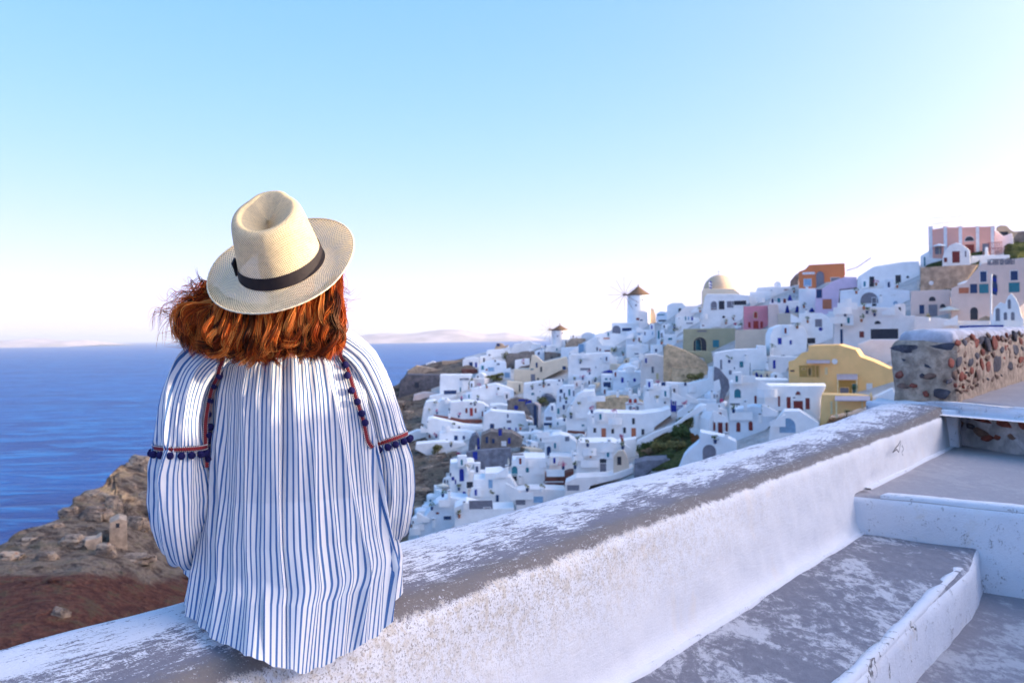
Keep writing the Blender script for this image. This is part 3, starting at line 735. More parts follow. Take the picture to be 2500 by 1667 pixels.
def opening(pl, fr, spec, parent, wallmat):
    kind, x, y, w, h, c = spec[:6]
    px, py = fx(fr, x, y); p = pl.hit(px, py); OPEN.append((px, py, w / FR[fr][2], h / FR[fr][2]))
    sc = p.length / F / FR[fr][2] / max(0.5, abs(p.normalized().dot(pl.n)) ** 0.5)
    hw, hh = w * sc / 2, h * sc / 2
    def outline(gx):
        a, t = hw + gx, hh + gx
        if kind in 'wdsp': return [(-a, -t), (a, -t), (a, t), (-a, t)]
        if kind in 'aDo':
            r = a; zc = t - r
            return [(-a, -t), (a, -t)] + [(r * math.cos(q), zc + r * math.sin(q)) for q in np.linspace(0, math.pi, 9)]
        if kind == 'h': return [(a * math.cos(q), -t + 2 * t * math.sin(q)) for q in np.linspace(0, math.pi, 11)]
        return [(a * math.cos(q), a * math.sin(q)) for q in np.linspace(0, 2 * math.pi, 13)[:-1]]
    inn = outline(0); out = outline(min(0.09, hw * 0.3)); k = len(inn)
    def P(q, dn): return p + pl.x * q[0] + Vector((0, 0, q[1])) + pl.n * dn
    V = [P(q, 0.10) for q in out] + [P(q, 0.10) for q in inn] + [P(q, -0.05) for q in out] + [P(q, 0.03) for q in inn]
    Fc = []; mi = []
    for i in range(k):
        j = (i + 1) % k
        Fc.append((i, j, k + j, k + i)); mi.append(0); Fc.append((2 * k + i, 2 * k + j, j, i)); mi.append(0); Fc.append((k + i, k + j, 3 * k + j, 3 * k + i)); mi.append(0)
    Fc.append(tuple(3 * k + i for i in range(k))); mi.append(1)
    c0 = p.copy()
    frame_m = opm(spec[6]) if len(spec) > 6 else wallmat
    o = mesh(OPNAME[kind], [v - c0 for v in V], Fc, [frame_m, opm(c)], None, midx=mi)
    o.location = c0; setpar(o, parent)
    return o

def H(label, cat, fr, pts, col='white', op=(), yaw=0, dd=0.0, dep=7.0, vault=0, bevel=0.14, short=None, box=True, name=None, sink=3.0, extra=None, parapet=None, dbase=None):
    """building from its picture outline: pts = (x0, x1, ytop, ybottom) or a polygon"""
    if len(pts) == 4 and not isinstance(pts[0], tuple):
        x0, x1, y0, y1 = pts; poly = [(x0, y1), (x0, y0), (x1, y0), (x1, y1)]
    else: poly = list(pts)
    P = [fx(fr, *q) for q in poly]; xs = [q[0] for q in P]; ys = [q[1] for q in P]
    cx = (min(xs) + max(xs)) / 2; yb = max(ys); POLYS.append(P)
    if col not in ('white', 'cool', 'warm'): NOSC.append(P)
    d = DEPTH(cx, max(yb if dbase is None else dbase, skyl(cx) + 1)) + dd
    pl = Plane(cx, yb, d, yaw)
    front = [pl.hit(*q) for q in P]; zb = min(v.z for v in front); zt = max(v.z for v in front)
    thr = zb + 0.12 * (zt - zb)
    front = [v - Vector((0, 0, sink)) if v.z < thr else v for v in front]
    root = empty(name or cat.replace(' ', '_'), pl.p, label, cat)
    wm = wallm(col)
    c0 = pl.p
    w = prism('wall', [v - c0 for v in front], -pl.n * dep, wm, root, bevel)
    if vault:
        ztop = max(v.z for v in front); L_ = [v for v in front if abs(v.z - ztop) < 0.25 * (ztop - zb)]
        a = min(L_, key=lambda v: v.dot(pl.x)) - c0; b2 = max(L_, key=lambda v: v.dot(pl.x)) - c0
        V = []; n = 10
        for e in (a, b2):
            for i in range(n + 1):
                q = math.pi * i / n; V.append(Vector((e.x, e.y, a.z - 0.02)) - pl.n * (dep / 2 - dep / 2 * math.cos(q)) * 0.98 - pl.n * 0.03 + Vector((0, 0, vault * math.sin(q))))
        Fc = [(i, i + 1, n + 2 + i, n + 1 + i) for i in range(n)] + [tuple(range(n + 1)), tuple(range(2 * n + 1, n, -1))]
        mesh('vaulted_roof', V, Fc, wm, root, smooth=True)
    for s in op: opening(pl, fr, s, root, wm)
    if parapet:   # thin raised rim along the roof front
        a, b2 = front[1] - c0, front[2] - c0
        prism('roof_parapet', [a + Vector((0, 0, -0.02)), a + Vector((0, 0, .35)), b2 + Vector((0, 0, .35)), b2 + Vector((0, 0, -0.02))], -pl.n * 0.3, opm(parapet), root, 0.04)
    if extra: extra(root, pl)
    if box: BOXES.append((min(xs), max(xs), min(ys), max(ys), short or label, d))
    return root, pl

def dome(label, fr, x, y, r, col='white', drum=0, base=None, squash=1.0, dd=0, name='dome', cat='dome', ribs=0, parent=None, depth=None):
    px, py = fx(fr, x, y); d = depth or (DEPTH(px, max(py, skyl(px) + 1)) + dd)
    c = at(px, py, d); rr = r / FR[fr][2] * d / F
    V, n, k = [], 28, 10
    for j in range(k + 1):
        a = math.pi / 2 * j / k
        for i in range(n):
            q = 2 * math.pi * i / n; V.append((rr * math.cos(a) * math.cos(q), rr * math.cos(a) * math.sin(q), rr * math.sin(a) * squash))
    Fc = [(j * n + i, j * n + (i + 1) % n, (j + 1) * n + (i + 1) % n, (j + 1) * n + i) for j in range(k) for i in range(n)]
    o = mesh('dome', V, Fc, wallm(col), None, smooth=True)
    if parent: o.location = c; setpar(o, parent)
    else:
        root = empty(name, c, label, cat); o.parent = root
        if drum:
            dr = rr * 1.04; V = [(dr * math.cos(q), dr * math.sin(q), z) for z in (-drum, 0.0) for q in np.linspace(0, 2 * math.pi, 25)[:-1]]
            mesh('drum', V, [(i, (i + 1) % 24, 24 + (i + 1) % 24, 24 + i) for i in range(24)] + [tuple(range(24, 48))], wallm(base or col), root)
        return root
    return o

W, C = 'white', 'cool'
# ---------------------------------------------------- far point and left cluster
H('dark rubble rampart on the seaward point at the far left of the town', 'rampart', 'C3', [(85, 1195), (105, 1100), (175, 1035), (490, 1040), (490, 1195)], 'darkstone', [('d', 265, 1135, 40, 50, 'k')], dep=10, dd=-2, name='stone_rampart')
H('sunlit tan stone terrace on top of the seaward rampart', 'terrace', 'C3', [(160, 1045), (178, 1000), (260, 950), (470, 985), (700, 985), (705, 1045)], 'tan', dep=8, dd=2, name='stone_terrace')
H('tiny white house with a red base alone on top of the seaward point', 'house', 'C3', [(350, 990), (352, 935), (420, 908), (505, 940), (508, 990)], 'warm', [('w', 430, 985, 140, 14, 'm')], dd=8)
H('small grey ruined hut of dark stone left of the point summit', 'hut', 'C3', (175, 245, 990, 1020), 'warm', dd=4, dep=4)
H('low brown rubble wall behind the white house on the point', 'wall', 'C3', (505, 715, 905, 985), 'tan', dep=5, dd=8, name='rubble_wall')
H('white domed kiosk beside the brown rubble wall on the point', 'kiosk', 'C3', [(555, 970), (558, 930), (585, 918), (606, 932), (608, 970)], W, [('o', 590, 950, 18, 30, 'b')], dd=5, dep=4, name='domed_kiosk')
H('dark brown retaining wall right of the rampart', 'wall', 'C3', (695, 845, 985, 1035), 'redbrown', dep=5, name='retaining_wall')
H('plain white house with cream left side right of the dark rampart', 'house', 'C3', [(478, 1210), (488, 1038), (800, 1038), (760, 1110), (740, 1205)], W, [('w', 720, 1080, 90, 22, 'g'), ('d', 683, 1180, 14, 45, 't')], dep=9)
H('round terracotta terrace jutting below the rampart', 'terrace', 'C3', [(215, 1275), (235, 1235), (330, 1208), (480, 1212), (480, 1275)], 'peach', dep=7, name='round_terrace')
H('low white terrace wall with shaded awning below the plain white house', 'terrace', 'C3', [(380, 1275), (385, 1245), (450, 1230), (530, 1215), (640, 1225), (640, 1275)], W, [('w', 585, 1205, 120, 36, 'n')], dep=6, name='white_terrace')
H('white stepped house with blue door above the brown retaining wall', 'house', 'C3', [(695, 980), (705, 895), (820, 870), (860, 880), (862, 980)], W, [('w', 783, 938, 34, 44, 'n'), ('d', 832, 945, 20, 50, 'b')], dep=7)
H('white house with dark door near the far left ridge', 'house', 'C3', [(860, 930), (870, 860), (935, 850), (985, 870), (1000, 930)], W, [('d', 908, 900, 16, 46, 'k'), ('w', 960, 850, 22, 14, 'g')], dep=7)
H('bluish white house with teal door below the far left ridge', 'house', 'C3', [(850, 1045), (860, 945), (900, 925), (1010, 900), (1120, 920), (1125, 1020), (1000, 1045)], C, [('w', 895, 970, 26, 40, 't'), ('w', 1015, 905, 16, 18, 'k'), ('w', 1045, 936, 26, 14, 'n'), ('w', 935, 990, 24, 16, 'm'), ('w', 975, 985, 60, 40, 'l')], dep=9)
H('long white ridge house stepping up to the sunlit roofs', 'house', 'C3', [(930, 860), (935, 805), (980, 798), (1110, 795), (1150, 760), (1130, 870)], W, [('w', 965, 845, 18, 12, 'k')], dep=8)
H('ochre hut with dark doorway on the far ridge', 'hut', 'C3', [(975, 798), (1020, 765), (1035, 735), (1085, 738), (1110, 765), (1140, 750), (1150, 775), (1110, 800)], 'tan', [('w', 1045, 752, 30, 26, 'n')], dep=6, dd=6)
H('low white ridge house with two brilliant sunlit roofs', 'house', 'C3', [(1110, 845), (1180, 760), (1200, 742), (1260, 738), (1290, 715), (1350, 712), (1370, 735), (1450, 745), (1455, 780), (1385, 800), (1370, 845)], W, dep=11, dd=2)
dome('flat white dome shining in the sun on the far ridge', 'C3', 1312, 740, 52, W, drum=1.5, squash=0.5, dd=-1)
H('dark scrub covered retaining wall under the sunlit ridge houses', 'wall', 'C3', [(1115, 960), (1120, 850), (1250, 835), (1385, 820), (1390, 880), (1260, 900), (1200, 960)], 'stone', dep=6, dd=2, name='retaining_wall')
H('small white house with flat blue roof left of the cream house', 'house', 'C3', [(1080, 1080), (1090, 1015), (1125, 985), (1165, 975), (1170, 1050), (1150, 1080)], 'cool', [('w', 1130, 1040, 50, 50, 'l')], dep=5)
# cream group
H('white roof terraces stepping down on the left of the cream house', 'house', 'C3', [(1195, 990), (1205, 900), (1300, 885), (1345, 885), (1345, 985)], W, dep=8, dd=2)
H('big cream house with sloping roofline and three dark windows', 'house', 'C3', [(1190, 1115), (1195, 990), (1340, 985), (1365, 855), (1400, 850), (1480, 920), (1700, 868), (1715, 960), (1480, 1078), (1280, 1115)], 'cream',
  [('w', 1413, 945, 20, 48, 'n'), ('w', 1455, 985, 18, 50, 'k'), ('d', 1377, 1068, 42, 72, 'g'), ('w', 1675, 972, 34, 34, 'n'), ('w', 1425, 1078, 18, 20, 'k'), ('w', 1367, 985, 30, 12, 't')], dep=10)
H('round cream bastion below the big cream house', 'terrace', 'C3', [(1125, 1180), (1128, 1100), (1190, 1105), (1280, 1115), (1282, 1230), (1210, 1200)], 'cream', [('w', 1249, 1165, 14, 70, 'k')], dep=7, name='cream_bastion')
H('roofless grey ruin behind the cream house', 'ruin', 'C3', [(1485, 900), (1485, 815), (1655, 835), (1655, 890)], 'stone', [('w', 1557, 880, 20, 26, 'k')], dep=8, dd=2, name='ruined_house')
H('white house with small blue windows left of the grey ruin', 'house', 'C3', [(1390, 870), (1395, 820), (1420, 800), (1490, 800), (1492, 900), (1440, 915)], C, [('w', 1432, 835, 18, 26, 'n'), ('w', 1460, 790, 14, 20, 'l')], dep=8, dd=1)
# ---- small windmill
def windmill(label, fr, cx, ytop, ybot, hw_top, hw_bot, apex, hub, rsail, angs, thin, dd=0, col='warm', cap=(0.10, 0.05, 0.035), side=None):
    px, py = fx(fr, cx, ybot); s = FR[fr][2]; d = DEPTH(px, max(py, skyl(px) + 1)) + dd
    c = at(px, py, d); k = d / F / s
    root = empty('windmill', c, label, 'windmill')
    ht = (ybot - ytop) * k; rt, rb = hw_top * k, hw_bot * k; n = 32; rows = 12
    V = []
    for j in range(rows + 1):
        t = j / rows; r = rb * (1 - t) + rt * t; z = -3 * (1 if j == 0 else 0) + ht * t
        for i in range(n):
            q = 2 * math.pi * i / n; rr = r * (1 + 0.012 * noise.noise(Vector((math.cos(q) * 2, math.sin(q) * 2, t * 3)))); V.append((rr * math.cos(q), rr * math.sin(q), z))
    Fc = [(j * n + i, j * n + (i + 1) % n, (j + 1) * n + (i + 1) % n, (j + 1) * n + i) for j in range(rows) for i in range(n)] + [tuple(range(rows * n, rows * n + n))]
    mesh('tower', V, Fc, wallm(col), root, smooth=True)
    mcap = plain('thatch', cap, 0.95, 0.35, 1.5, bumpd=0.1)
    rc = rt * 1.12; ha = (ytop - apex) * k; V = [(0, 0, ht + ha)]
    V += [(rc * math.cos(q) * 0.55, rc * math.sin(q) * 0.55, ht + ha * 0.42) for q in np.linspace(0, 2 * math.pi, n + 1)[:-1]]
    V += [(rc * math.cos(q), rc * math.sin(q), ht - 0.1) for q in np.linspace(0, 2 * math.pi, n + 1)[:-1]]
    V += [(rc * 0.9 * math.cos(q), rc * 0.9 * math.sin(q), ht - 0.25) for q in np.linspace(0, 2 * math.pi, n + 1)[:-1]]
    Fc = [(0, 1 + i, 1 + (i + 1) % n) for i in range(n)]
    for a in (0, 1): Fc += [(1 + a * n + i, 1 + (a + 1) * n + i, 1 + (a + 1) * n + (i + 1) % n, 1 + a * n + (i + 1) % n) for i in range(n)]
    rf = mesh('thatched_roof', V, Fc, mcap, root)
    b = bmesh.new(); bmesh.ops.create_cone(b, cap_ends=True, segments=8, radius1=0.22, radius2=0.12, depth=0.8, matrix=Matrix.Translation((0, 0, ht + ha + 0.2))); me = bpy.data.meshes.new('finial'); b.to_mesh(me); b.free(); link('finial', me, mcap, root)
    # windows
    for (zx, zy) in ((0.25, 0.80), (-0.35, 0.62)):
        a = -math.pi / 2 + zx; r = rb * (1 - zy) + rt * zy
        b = bmesh.new(); bmesh.ops.create_cube(b, size=1, matrix=Matrix.Translation((r * math.cos(a), r * math.sin(a), ht * zy)) @ Matrix.Rotation(a, 4, 'Z') @ Matrix.Diagonal((0.12, 0.5, 0.6, 1)))
        me = bpy.data.meshes.new('window'); b.to_mesh(me); b.free(); link('window', me, opm('g'), root)
    # sail wheel
    hp = at(*fx(fr, *hub), d - rt * 0.5) - c
    mw = plain('sail_poles', (0.20, 0.13, 0.11), 0.8, 0.2, 3)
    def rod(name, p, q, r):
        dv = q - p; b = bmesh.new(); bmesh.ops.create_cone(b, cap_ends=True, segments=6, radius1=r, radius2=r * 0.6, depth=dv.length, matrix=Matrix.Translation((p + q) / 2) @ dv.to_track_quat('Z', 'Y').to_matrix().to_4x4())
        me = bpy.data.meshes.new(name); b.to_mesh(me); b.free(); return link(name, me, mw, root)
    ax = (Vector((0, 0, hp.z)) - hp); rod('axle', hp, Vector((0, 0, hp.z)), 0.22)
    an = (hp - Vector((0, 0, hp.z))).normalized(); an = Vector((an.x, an.y - 0.0, 0)).normalized()
    pn = Vector((-0.42, -0.9, 0)).normalized(); sx = Vector((-pn.y, pn.x, 0)).normalized()
    L_ = rsail * k; tips = []
    for a in angs:
        dv = sx * math.cos(R(a)) + Vector((0, 0, math.sin(R(a)))); tip = hp + dv * L_
        rod('sail_pole', hp, tip, thin); tips.append(tip)
    for i in range(0):
        a, b2 = tips[i] * 0.94 + hp * 0.06, tips[(i + 1) % len(tips)] * 0.94 + hp * 0.06
        rod('sail_rope', a, b2, 0.03)
    rod('hub', hp - pn * 0.2, hp + pn * 0.6, 0.35)
    BOXES.append((px - hw_bot / s, px + hw_bot / s, fx(fr, 0, apex)[1], py, label, d))
    return root
windmill('smaller white windmill with low thatched cap at the seaward end of the ridge', 'C3', 1638, 608, 765, 78, 88, 560, (1535, 605), 118, [0, 30, 60, 90, 120, 150, 180, 210, 240, 270, 300, 330], 0.06, dd=2, cap=(0.20, 0.12, 0.07))
windmill('tall white windmill with dark conical roof and bare sail wheel on the skyline', 'C4', 430, 272, 545, 104, 112, 188, (290, 270), 165, [0, 30, 60, 90, 120, 150, 180, 210, 240, 270, 300, 330], 0.085, dd=2, col='white')
H('low white annexe built against the foot of the tall windmill', 'annexe', 'C4', (430, 520, 432, 530), 'warm', [('w', 420, 505, 30, 22, 'm'), ('w', 455, 515, 26, 12, 'n')], dep=4, dd=-4.6)
H('small sunlit stone hut right behind the tall windmill', 'hut', 'C4', [(535, 520), (535, 465), (545, 400), (575, 410), (590, 462), (595, 520)], 'domegold', dep=4, dd=5)
H('white arched base under the tall windmill with a shaded archway', 'house', 'C4', [(168, 640), (172, 542), (320, 540), (540, 545), (540, 600), (400, 640)], W, [('o', 215, 605, 80, 76, 'g'), ('w', 315, 605, 90, 30, 'n'), ('w', 425, 587, 28, 10, 'k')], dep=9)
H('brown flat terrace with low wall right of the smaller windmill', 'terrace', 'C3', [(1650, 790), (1690, 745), (1740, 690), (1870, 690), (1885, 705), (1830, 745), (1780, 790)], 'tan', dep=9, name='brown_terrace')
H('white house front beneath the brown flat terrace', 'house', 'C3', [(1640, 850), (1645, 780), (1800, 770), (1860, 730), (1885, 720), (1870, 850)], C, [('w', 1840, 790, 50, 90, 'l')], dep=6)
H('small white house with bright roof in front of the smaller windmill', 'house', 'C3', [(1505, 815), (1505, 760), (1555, 755), (1640, 765), (1640, 820)], W, [('w', 1566, 770, 44, 16, 'w'), ('w', 1605, 795, 16, 18, 't')], dep=6)
# ---- ridge between the mills
H('long white vaulted house climbing the ridge between the two windmills', 'house', 'C4', [(0, 760), (0, 660), (60, 640), (200, 640), (300, 660), (330, 735), (300, 775)], W, [('w', 25, 790, 20, 24, 'm'), ('w', 60, 800, 22, 30, 'g'), ('w', 120, 690, 60, 14, 'o')], dep=9)
H('wide white terrace house with dark plant left of the low doorways', 'house', 'Z', [(1250, 735), (1255, 600), (1370, 540), (1440, 640), (1690, 650), (1695, 740)], W, [('w', 1380, 680, 22, 40, 'g'), ('w', 1412, 690, 14, 30, 'm'), ('w', 1490, 700, 60, 16, 'm'), ('w', 1540, 695, 24, 60, 'y'), ('w', 1685, 665, 14, 34, 'k')], dep=9)
H('white house with pale blue doors right below the tall windmill', 'house', 'Z', [(1690, 640), (1700, 490), (1780, 470), (2010, 470), (2030, 620)], C, [('w', 1902, 510, 14, 34, 'n'), ('w', 1985, 510, 12, 32, 'l'), ('w', 1840, 520, 30, 24, 'l'), ('w', 1905, 618, 20, 12, 'n')], dep=8)
H('white house with tall teal door and stair on the upper slope', 'house', 'Z', [(2030, 640), (2030, 480), (2110, 470), (2130, 560), (2130, 620)], C, [('d', 2053, 525, 24, 90, 't'), ('w', 2085, 530, 20, 50, 'g')], dep=6)
H('white square house beneath the teal door', 'house', 'Z', [(2105, 620), (2110, 520), (2250, 520), (2240, 660)], W, [('w', 2178, 570, 42, 22, 't')], dep=7)
H('plain white block house below the ridge with one slot window', 'house', 'Z', [(1695, 760), (1700, 640), (1940, 630), (1960, 760)], W, [('w', 1812, 732, 50, 12, 'n')], dep=8)
H('wide white cave house front above the long blue parasol', 'house', 'Z', [(1060, 1000), (1065, 745), (1230, 735), (1520, 720), (1600, 800), (1600, 1000)], W, [('w', 1250, 900, 110, 26, 'g'), ('w', 1380, 880, 40, 22, 'g')], dep=9)
H('white terrace with iron railing and round tree above the blue trimmed house', 'terrace', 'Z', [(1110, 1010), (1115, 960), (1290, 985), (1420, 990), (1420, 1020)], C, dep=4, name='white_terrace', dd=-2)
H('pale blue domed house with two oval navy windows', 'house', 'Z', [(1545, 1110), (1555, 960), (1590, 925), (1880, 930), (1880, 1110)], C, [('a', 1655, 1018, 30, 60, 'b'), ('a', 1788, 1018, 28, 40, 'b')], dep=9)
dome('big pale blue dome above the two oval navy windows', 'Z', 1725, 945, 138, C, drum=1, squash=0.82, dd=3)
H('small white house with bright blue door under the blue parasol', 'house', 'Z', [(1420, 1130), (1425, 960), (1550, 960), (1550, 1130)], W, [('w', 1478, 1008, 26, 24, 't'), ('w', 1525, 1008, 18, 20, 'g'), ('d', 1488, 1072, 80, 62, 'n')], dep=6, dd=-1)
H('pinkish white vault house left of the ochre ruin', 'house', 'C4', [(440, 1140), (450, 870), (490, 845), (590, 840), (680, 870), (700, 940), (700, 1095), (620, 1150)], 'warm', [('w', 562, 990, 22, 60, 'g'), ('w', 607, 1052, 24, 56, 'y')], dep=10)
H('roofless ochre ruin with white coping and bushes at its foot', 'ruin', 'C4', [(660, 1100), (665, 770), (700, 745), (830, 790), (960, 850), (1055, 910), (1095, 960), (1095, 1070), (900, 1105)], 'ruin', [('d', 787, 1010, 44, 90, 'k'), ('w', 787, 1075, 52, 50, 'g')], dep=9, name='ruined_house')
def coping(root, pl):
    pts = [(665, 765), (700, 740), (830, 785), (960, 845), (1055, 905)]
    P = [pl.hit(*fx('C4', *q)) - root.location for q in pts]
    V = []
    for p in P: V += [p + pl.n * .35 + Vector((0, 0, -.5)), p + pl.n * .35 + Vector((0, 0, .7)), p - pl.n * 1.5 + Vector((0, 0, .7)), p - pl.n * 1.5 + Vector((0, 0, -.5))]
    Fc = []
    for i in range(len(P) - 1):
        for j in range(4): Fc.append((4 * i + j, 4 * i + (j + 1) % 4, 4 * i + 4 + (j + 1) % 4, 4 * i + 4 + j))
    Fc += [(0, 1, 2, 3), tuple(4 * len(P) - 4 + j for j in (3, 2, 1, 0))]
    mesh('coping', V, Fc, wallm('white'), root, recalc=True)
H('low ochre garden wall inside the roofless ruin', 'wall', 'C4', [(740, 1100), (745, 960), (900, 980), (1080, 990), (1090, 1060)], 'ruin', dep=1, dd=-1.2, extra=None, name='garden_wall', box=False)
_x1, _x2 = H('long curved white boundary wall under the ochre ruin', 'wall', 'C4', [(470, 1330), (475, 1150), (700, 1110), (900, 1120), (1095, 1075), (1100, 965), (1140, 960), (1145, 1330)], W, [('w', 665, 1125, 40, 34, 'n'), ('w', 680, 1303, 18, 18, 'k')], dep=4, name='boundary_wall')
H('olive green house with deep arched porch and teal shutters', 'house', 'C4', [(850, 800), (855, 600), (1350, 590), (1350, 820), (1200, 830)], 'olive', [('o', 1015, 745, 122, 135, 'k', 'y'), ('D', 1000, 750, 50, 110, 't'), ('w', 1168, 740, 58, 70, 't'), ('w', 1035, 620, 90, 14, 'g')], dep=9)
H('olive green stair wall descending right below the arched porch', 'wall', 'C4', [(900, 815), (1060, 810), (1130, 830), (1140, 955), (1110, 970), (1050, 880)], 'olive', dep=3, name='stair_wall')
H('bare beige rendered house right of the olive green house', 'house', 'C4', [(1345, 830), (1350, 610), (1690, 600), (1690, 760), (1560, 800)], 'beige', dep=8)
# upper middle
H('white terrace house with shaded openings under the big dome', 'house', 'C4', [(1000, 600), (1030, 460), (1060, 300), (1080, 265), (1340, 265), (1490, 280), (1490, 350), (1430, 380), (1430, 480), (1330, 600)], W,
  [('o', 1148, 375, 56, 80, 'g'), ('w', 1222, 372, 52, 80, 'k'), ('w', 1305, 365, 60, 60, 'g'), ('w', 1390, 350, 130, 40, 'k'), ('r', 1242, 485, 26, 26, 'k'), ('w', 1045, 568, 20, 10, 'm'), ('w', 1150, 410, 60, 14, 'o')], dep=9, dd=1)
def church(root, pl): pass
_c, _pl = H('church with big sunlit golden dome on the ridge skyline', 'church', 'C4', [(1028, 330), (1032, 235), (1050, 215), (1340, 215), (1400, 262), (1400, 330)], 'cream', dep=10, dd=3)
dome(None, 'C4', 1205, 235, 158, 'domegold', parent=_c, depth=_pl.d + 6, squash=0.98)
H('white block house right of the golden dome', 'house', 'C4', (1490, 1700, 245, 370), W, dep=8, dd=2)
H('low white roof house left of the orange house', 'house', 'C4', [(1550, 260), (1560, 205), (1700, 195), (1890, 195), (1890, 330), (1700, 330)], W, [('w', 1850, 225, 60, 10, 'm')], dep=8, dd=4)
H('white house with small terrace on the skyline right of the tall windmill', 'house', 'C4', [(690, 470), (700, 375), (750, 350), (850, 350), (880, 380), (885, 470)], W, [('w', 822, 425, 24, 44, 'k'), ('w', 868, 425, 12, 40, 'g')], dep=8, dd=1)
H('white steps house left of the skyline terrace', 'house', 'C4', [(590, 520), (600, 450), (640, 430), (700, 440), (720, 540)], C, [('w', 640, 465, 70, 12, 't'), ('w', 660, 520, 80, 14, 'k'), ('w', 725, 515, 30, 12, 'm')], dep=7)
H('pale cream house between the skyline terrace and the golden dome', 'house', 'C4', [(770, 480), (880, 380), (1020, 378), (1050, 440), (1040, 490)], 'warm', dep=7)
H('low white house with blue windows below the pale cream house', 'house', 'C4', [(770, 600), (780, 490), (860, 480), (1010, 495), (1005, 600)], W, [('w', 940, 500, 18, 36, 'b'), ('w', 905, 498, 14, 30, 'l'), ('w', 878, 500, 12, 36, 't'), ('w', 915, 545, 60, 12, 'g')], dep=7)
H('small pink chapel house with red arched doors', 'house', 'C4', [(1430, 610), (1432, 385), (1665, 375), (1668, 600)], 'pink', [('a', 1547, 465, 30, 56, 'r', 'y'), ('d', 1550, 560, 46, 70, 'r'), ('w', 1605, 560, 24, 60, 'r'), ('w', 1488, 560, 22, 50, 'r')], dep=7, dd=-1)
H('peach side wing right of the pink chapel house', 'house', 'C4', [(1665, 610), (1668, 365), (1760, 365), (1775, 470), (1770, 560), (1700, 620)], 'peach', dep=7, dd=0.5)
H('grey concrete wall with blue stair above the round white house', 'wall', 'C4', (1760, 1955, 450, 560), 'beige', dep=5, name='concrete_wall')
H('white house behind the blue spiral stair', 'house', 'C4', [(1670, 450), (1680, 340), (1850, 330), (1960, 330), (1960, 450)], W, [('w', 1710, 330, 20, 40, 'n'), ('w', 1770, 325, 30, 44, 't'), ('w', 1825, 330, 26, 40, 'm')], dep=7)
H('rounded white house with navy window standing above the yellow house', 'house', 'C4', [(1680, 870), (1690, 650), (1720, 590), (1800, 558), (1940, 556), (2010, 590), (2040, 650), (2040, 780), (1960, 870)], W, [('w', 1778, 715, 36, 60, 'b'), ('w', 1883, 728, 20, 40, 'b'), ('w', 1810, 855, 36, 12, 'g')], dep=9, yaw=-8)
H('white lower storey with narrow blue window under the rounded white house', 'house', 'C4', [(1670, 1010), (1680, 860), (1960, 870), (1860, 960), (1780, 1010)], 'warm', [('w', 1726, 938, 24, 78, 'b')], dep=7)
H('white courtyard house with teal shutter and dark pot plants', 'house', 'C4', [(1140, 1090), (1145, 830), (1340, 800), (1560, 790), (1560, 760), (1640, 762), (1660, 900), (1640, 990), (1400, 1100)], W,
  [('w', 1217, 940, 18, 90, 'g'), ('w', 1412, 938, 34, 56, 't'), ('w', 1345, 975, 10, 20, 'n'), ('w', 1305, 1015, 26, 40, 'g'), ('w', 1570, 1035, 90, 90, 'l')], dep=10)
H('dark grey rock gully between the boundary wall and the courtyard house', 'gully', 'C4', [(1145, 1100), (1150, 960), (1200, 980), (1290, 1090), (1300, 1160), (1260, 1240), (1200, 1290), (1185, 1270), (1215, 1170), (1200, 1080)], 'slate', dep=3, name='rock_gully', dd=-1)
H('white house with arched glazed opening left of the shuttered red windows', 'house', 'C4', [(1290, 1340), (1300, 1110), (1500, 1080), (1860, 1090), (1870, 1340)], W, [('o', 1375, 1215, 60, 84, 't'), ('w', 1547, 1275, 22, 72, 'm'), ('w', 1440, 1318, 16, 24, 't'), ('w', 1350, 1318, 90, 16, 'g')], dep=9)
H('white villa with maroon double doors, two shutters and a fanlight', 'house', 'B3', [(450, 1060), (455, 740), (1240, 740), (1170, 900), (1150, 1220), (900, 1235), (880, 1065)], W,
  [('s', 760, 955, 48, 140, 'm'), ('d', 882, 998, 110, 126, 'm', 'w'), ('s', 1002, 968, 50, 138, 'm'), ('h', 880, 833, 62, 44, 'm'), ('w', 637, 938, 24, 125, 'm'), ('w', 830, 892, 30, 12, 'n')], dep=9)
H('pinkish white retaining wall with blue grey arch under the red shuttered villa', 'wall', 'B3', [(480, 1400), (520, 1290), (640, 1130), (700, 1060), (900, 1060), (1150, 1215), (1140, 1330), (900, 1400)], 'white', [('o', 745, 1245, 190, 180, 'l')], dep=5, name='arched_retaining_wall', dd=-2)
H('white barrel vaulted chapel with maroon door and arched maroon windows', 'chapel', 'B2', [(1690, 760), (1790, 700), (1800, 560), (1840, 470), (1900, 430), (1990, 445), (2010, 560), (1990, 760)], W, [('d', 1918, 650, 50, 160, 'm'), ('w', 1852, 620, 26, 105, 'm'), ('w', 1988, 645, 26, 110, 'm'), ('w', 1918, 508, 30, 56, 'm')], dep=14, yaw=-14)
H('long white side of the vaulted chapel with two arched maroon windows', 'chapel wing', 'B3', [(0, 1400), (0, 1160), (60, 1040), (300, 1000), (640, 1020), (640, 1100), (480, 1300), (470, 1400)], C, [('a', 118, 1265, 50, 120, 'm'), ('a', 275, 1250, 50, 116, 'm')], dep=6, name='chapel_wing', dd=2)
H('white forecourt with grey arch below the vaulted chapel', 'terrace', 'B2', [(1400, 1040), (1520, 960), (1570, 900), (1690, 800), (1700, 690), (1990, 750), (2100, 800), (2100, 900), (1800, 1000)], C, [('o', 1800, 925, 140, 190, 'g')], dep=5, name='white_terrace', dd=-5)
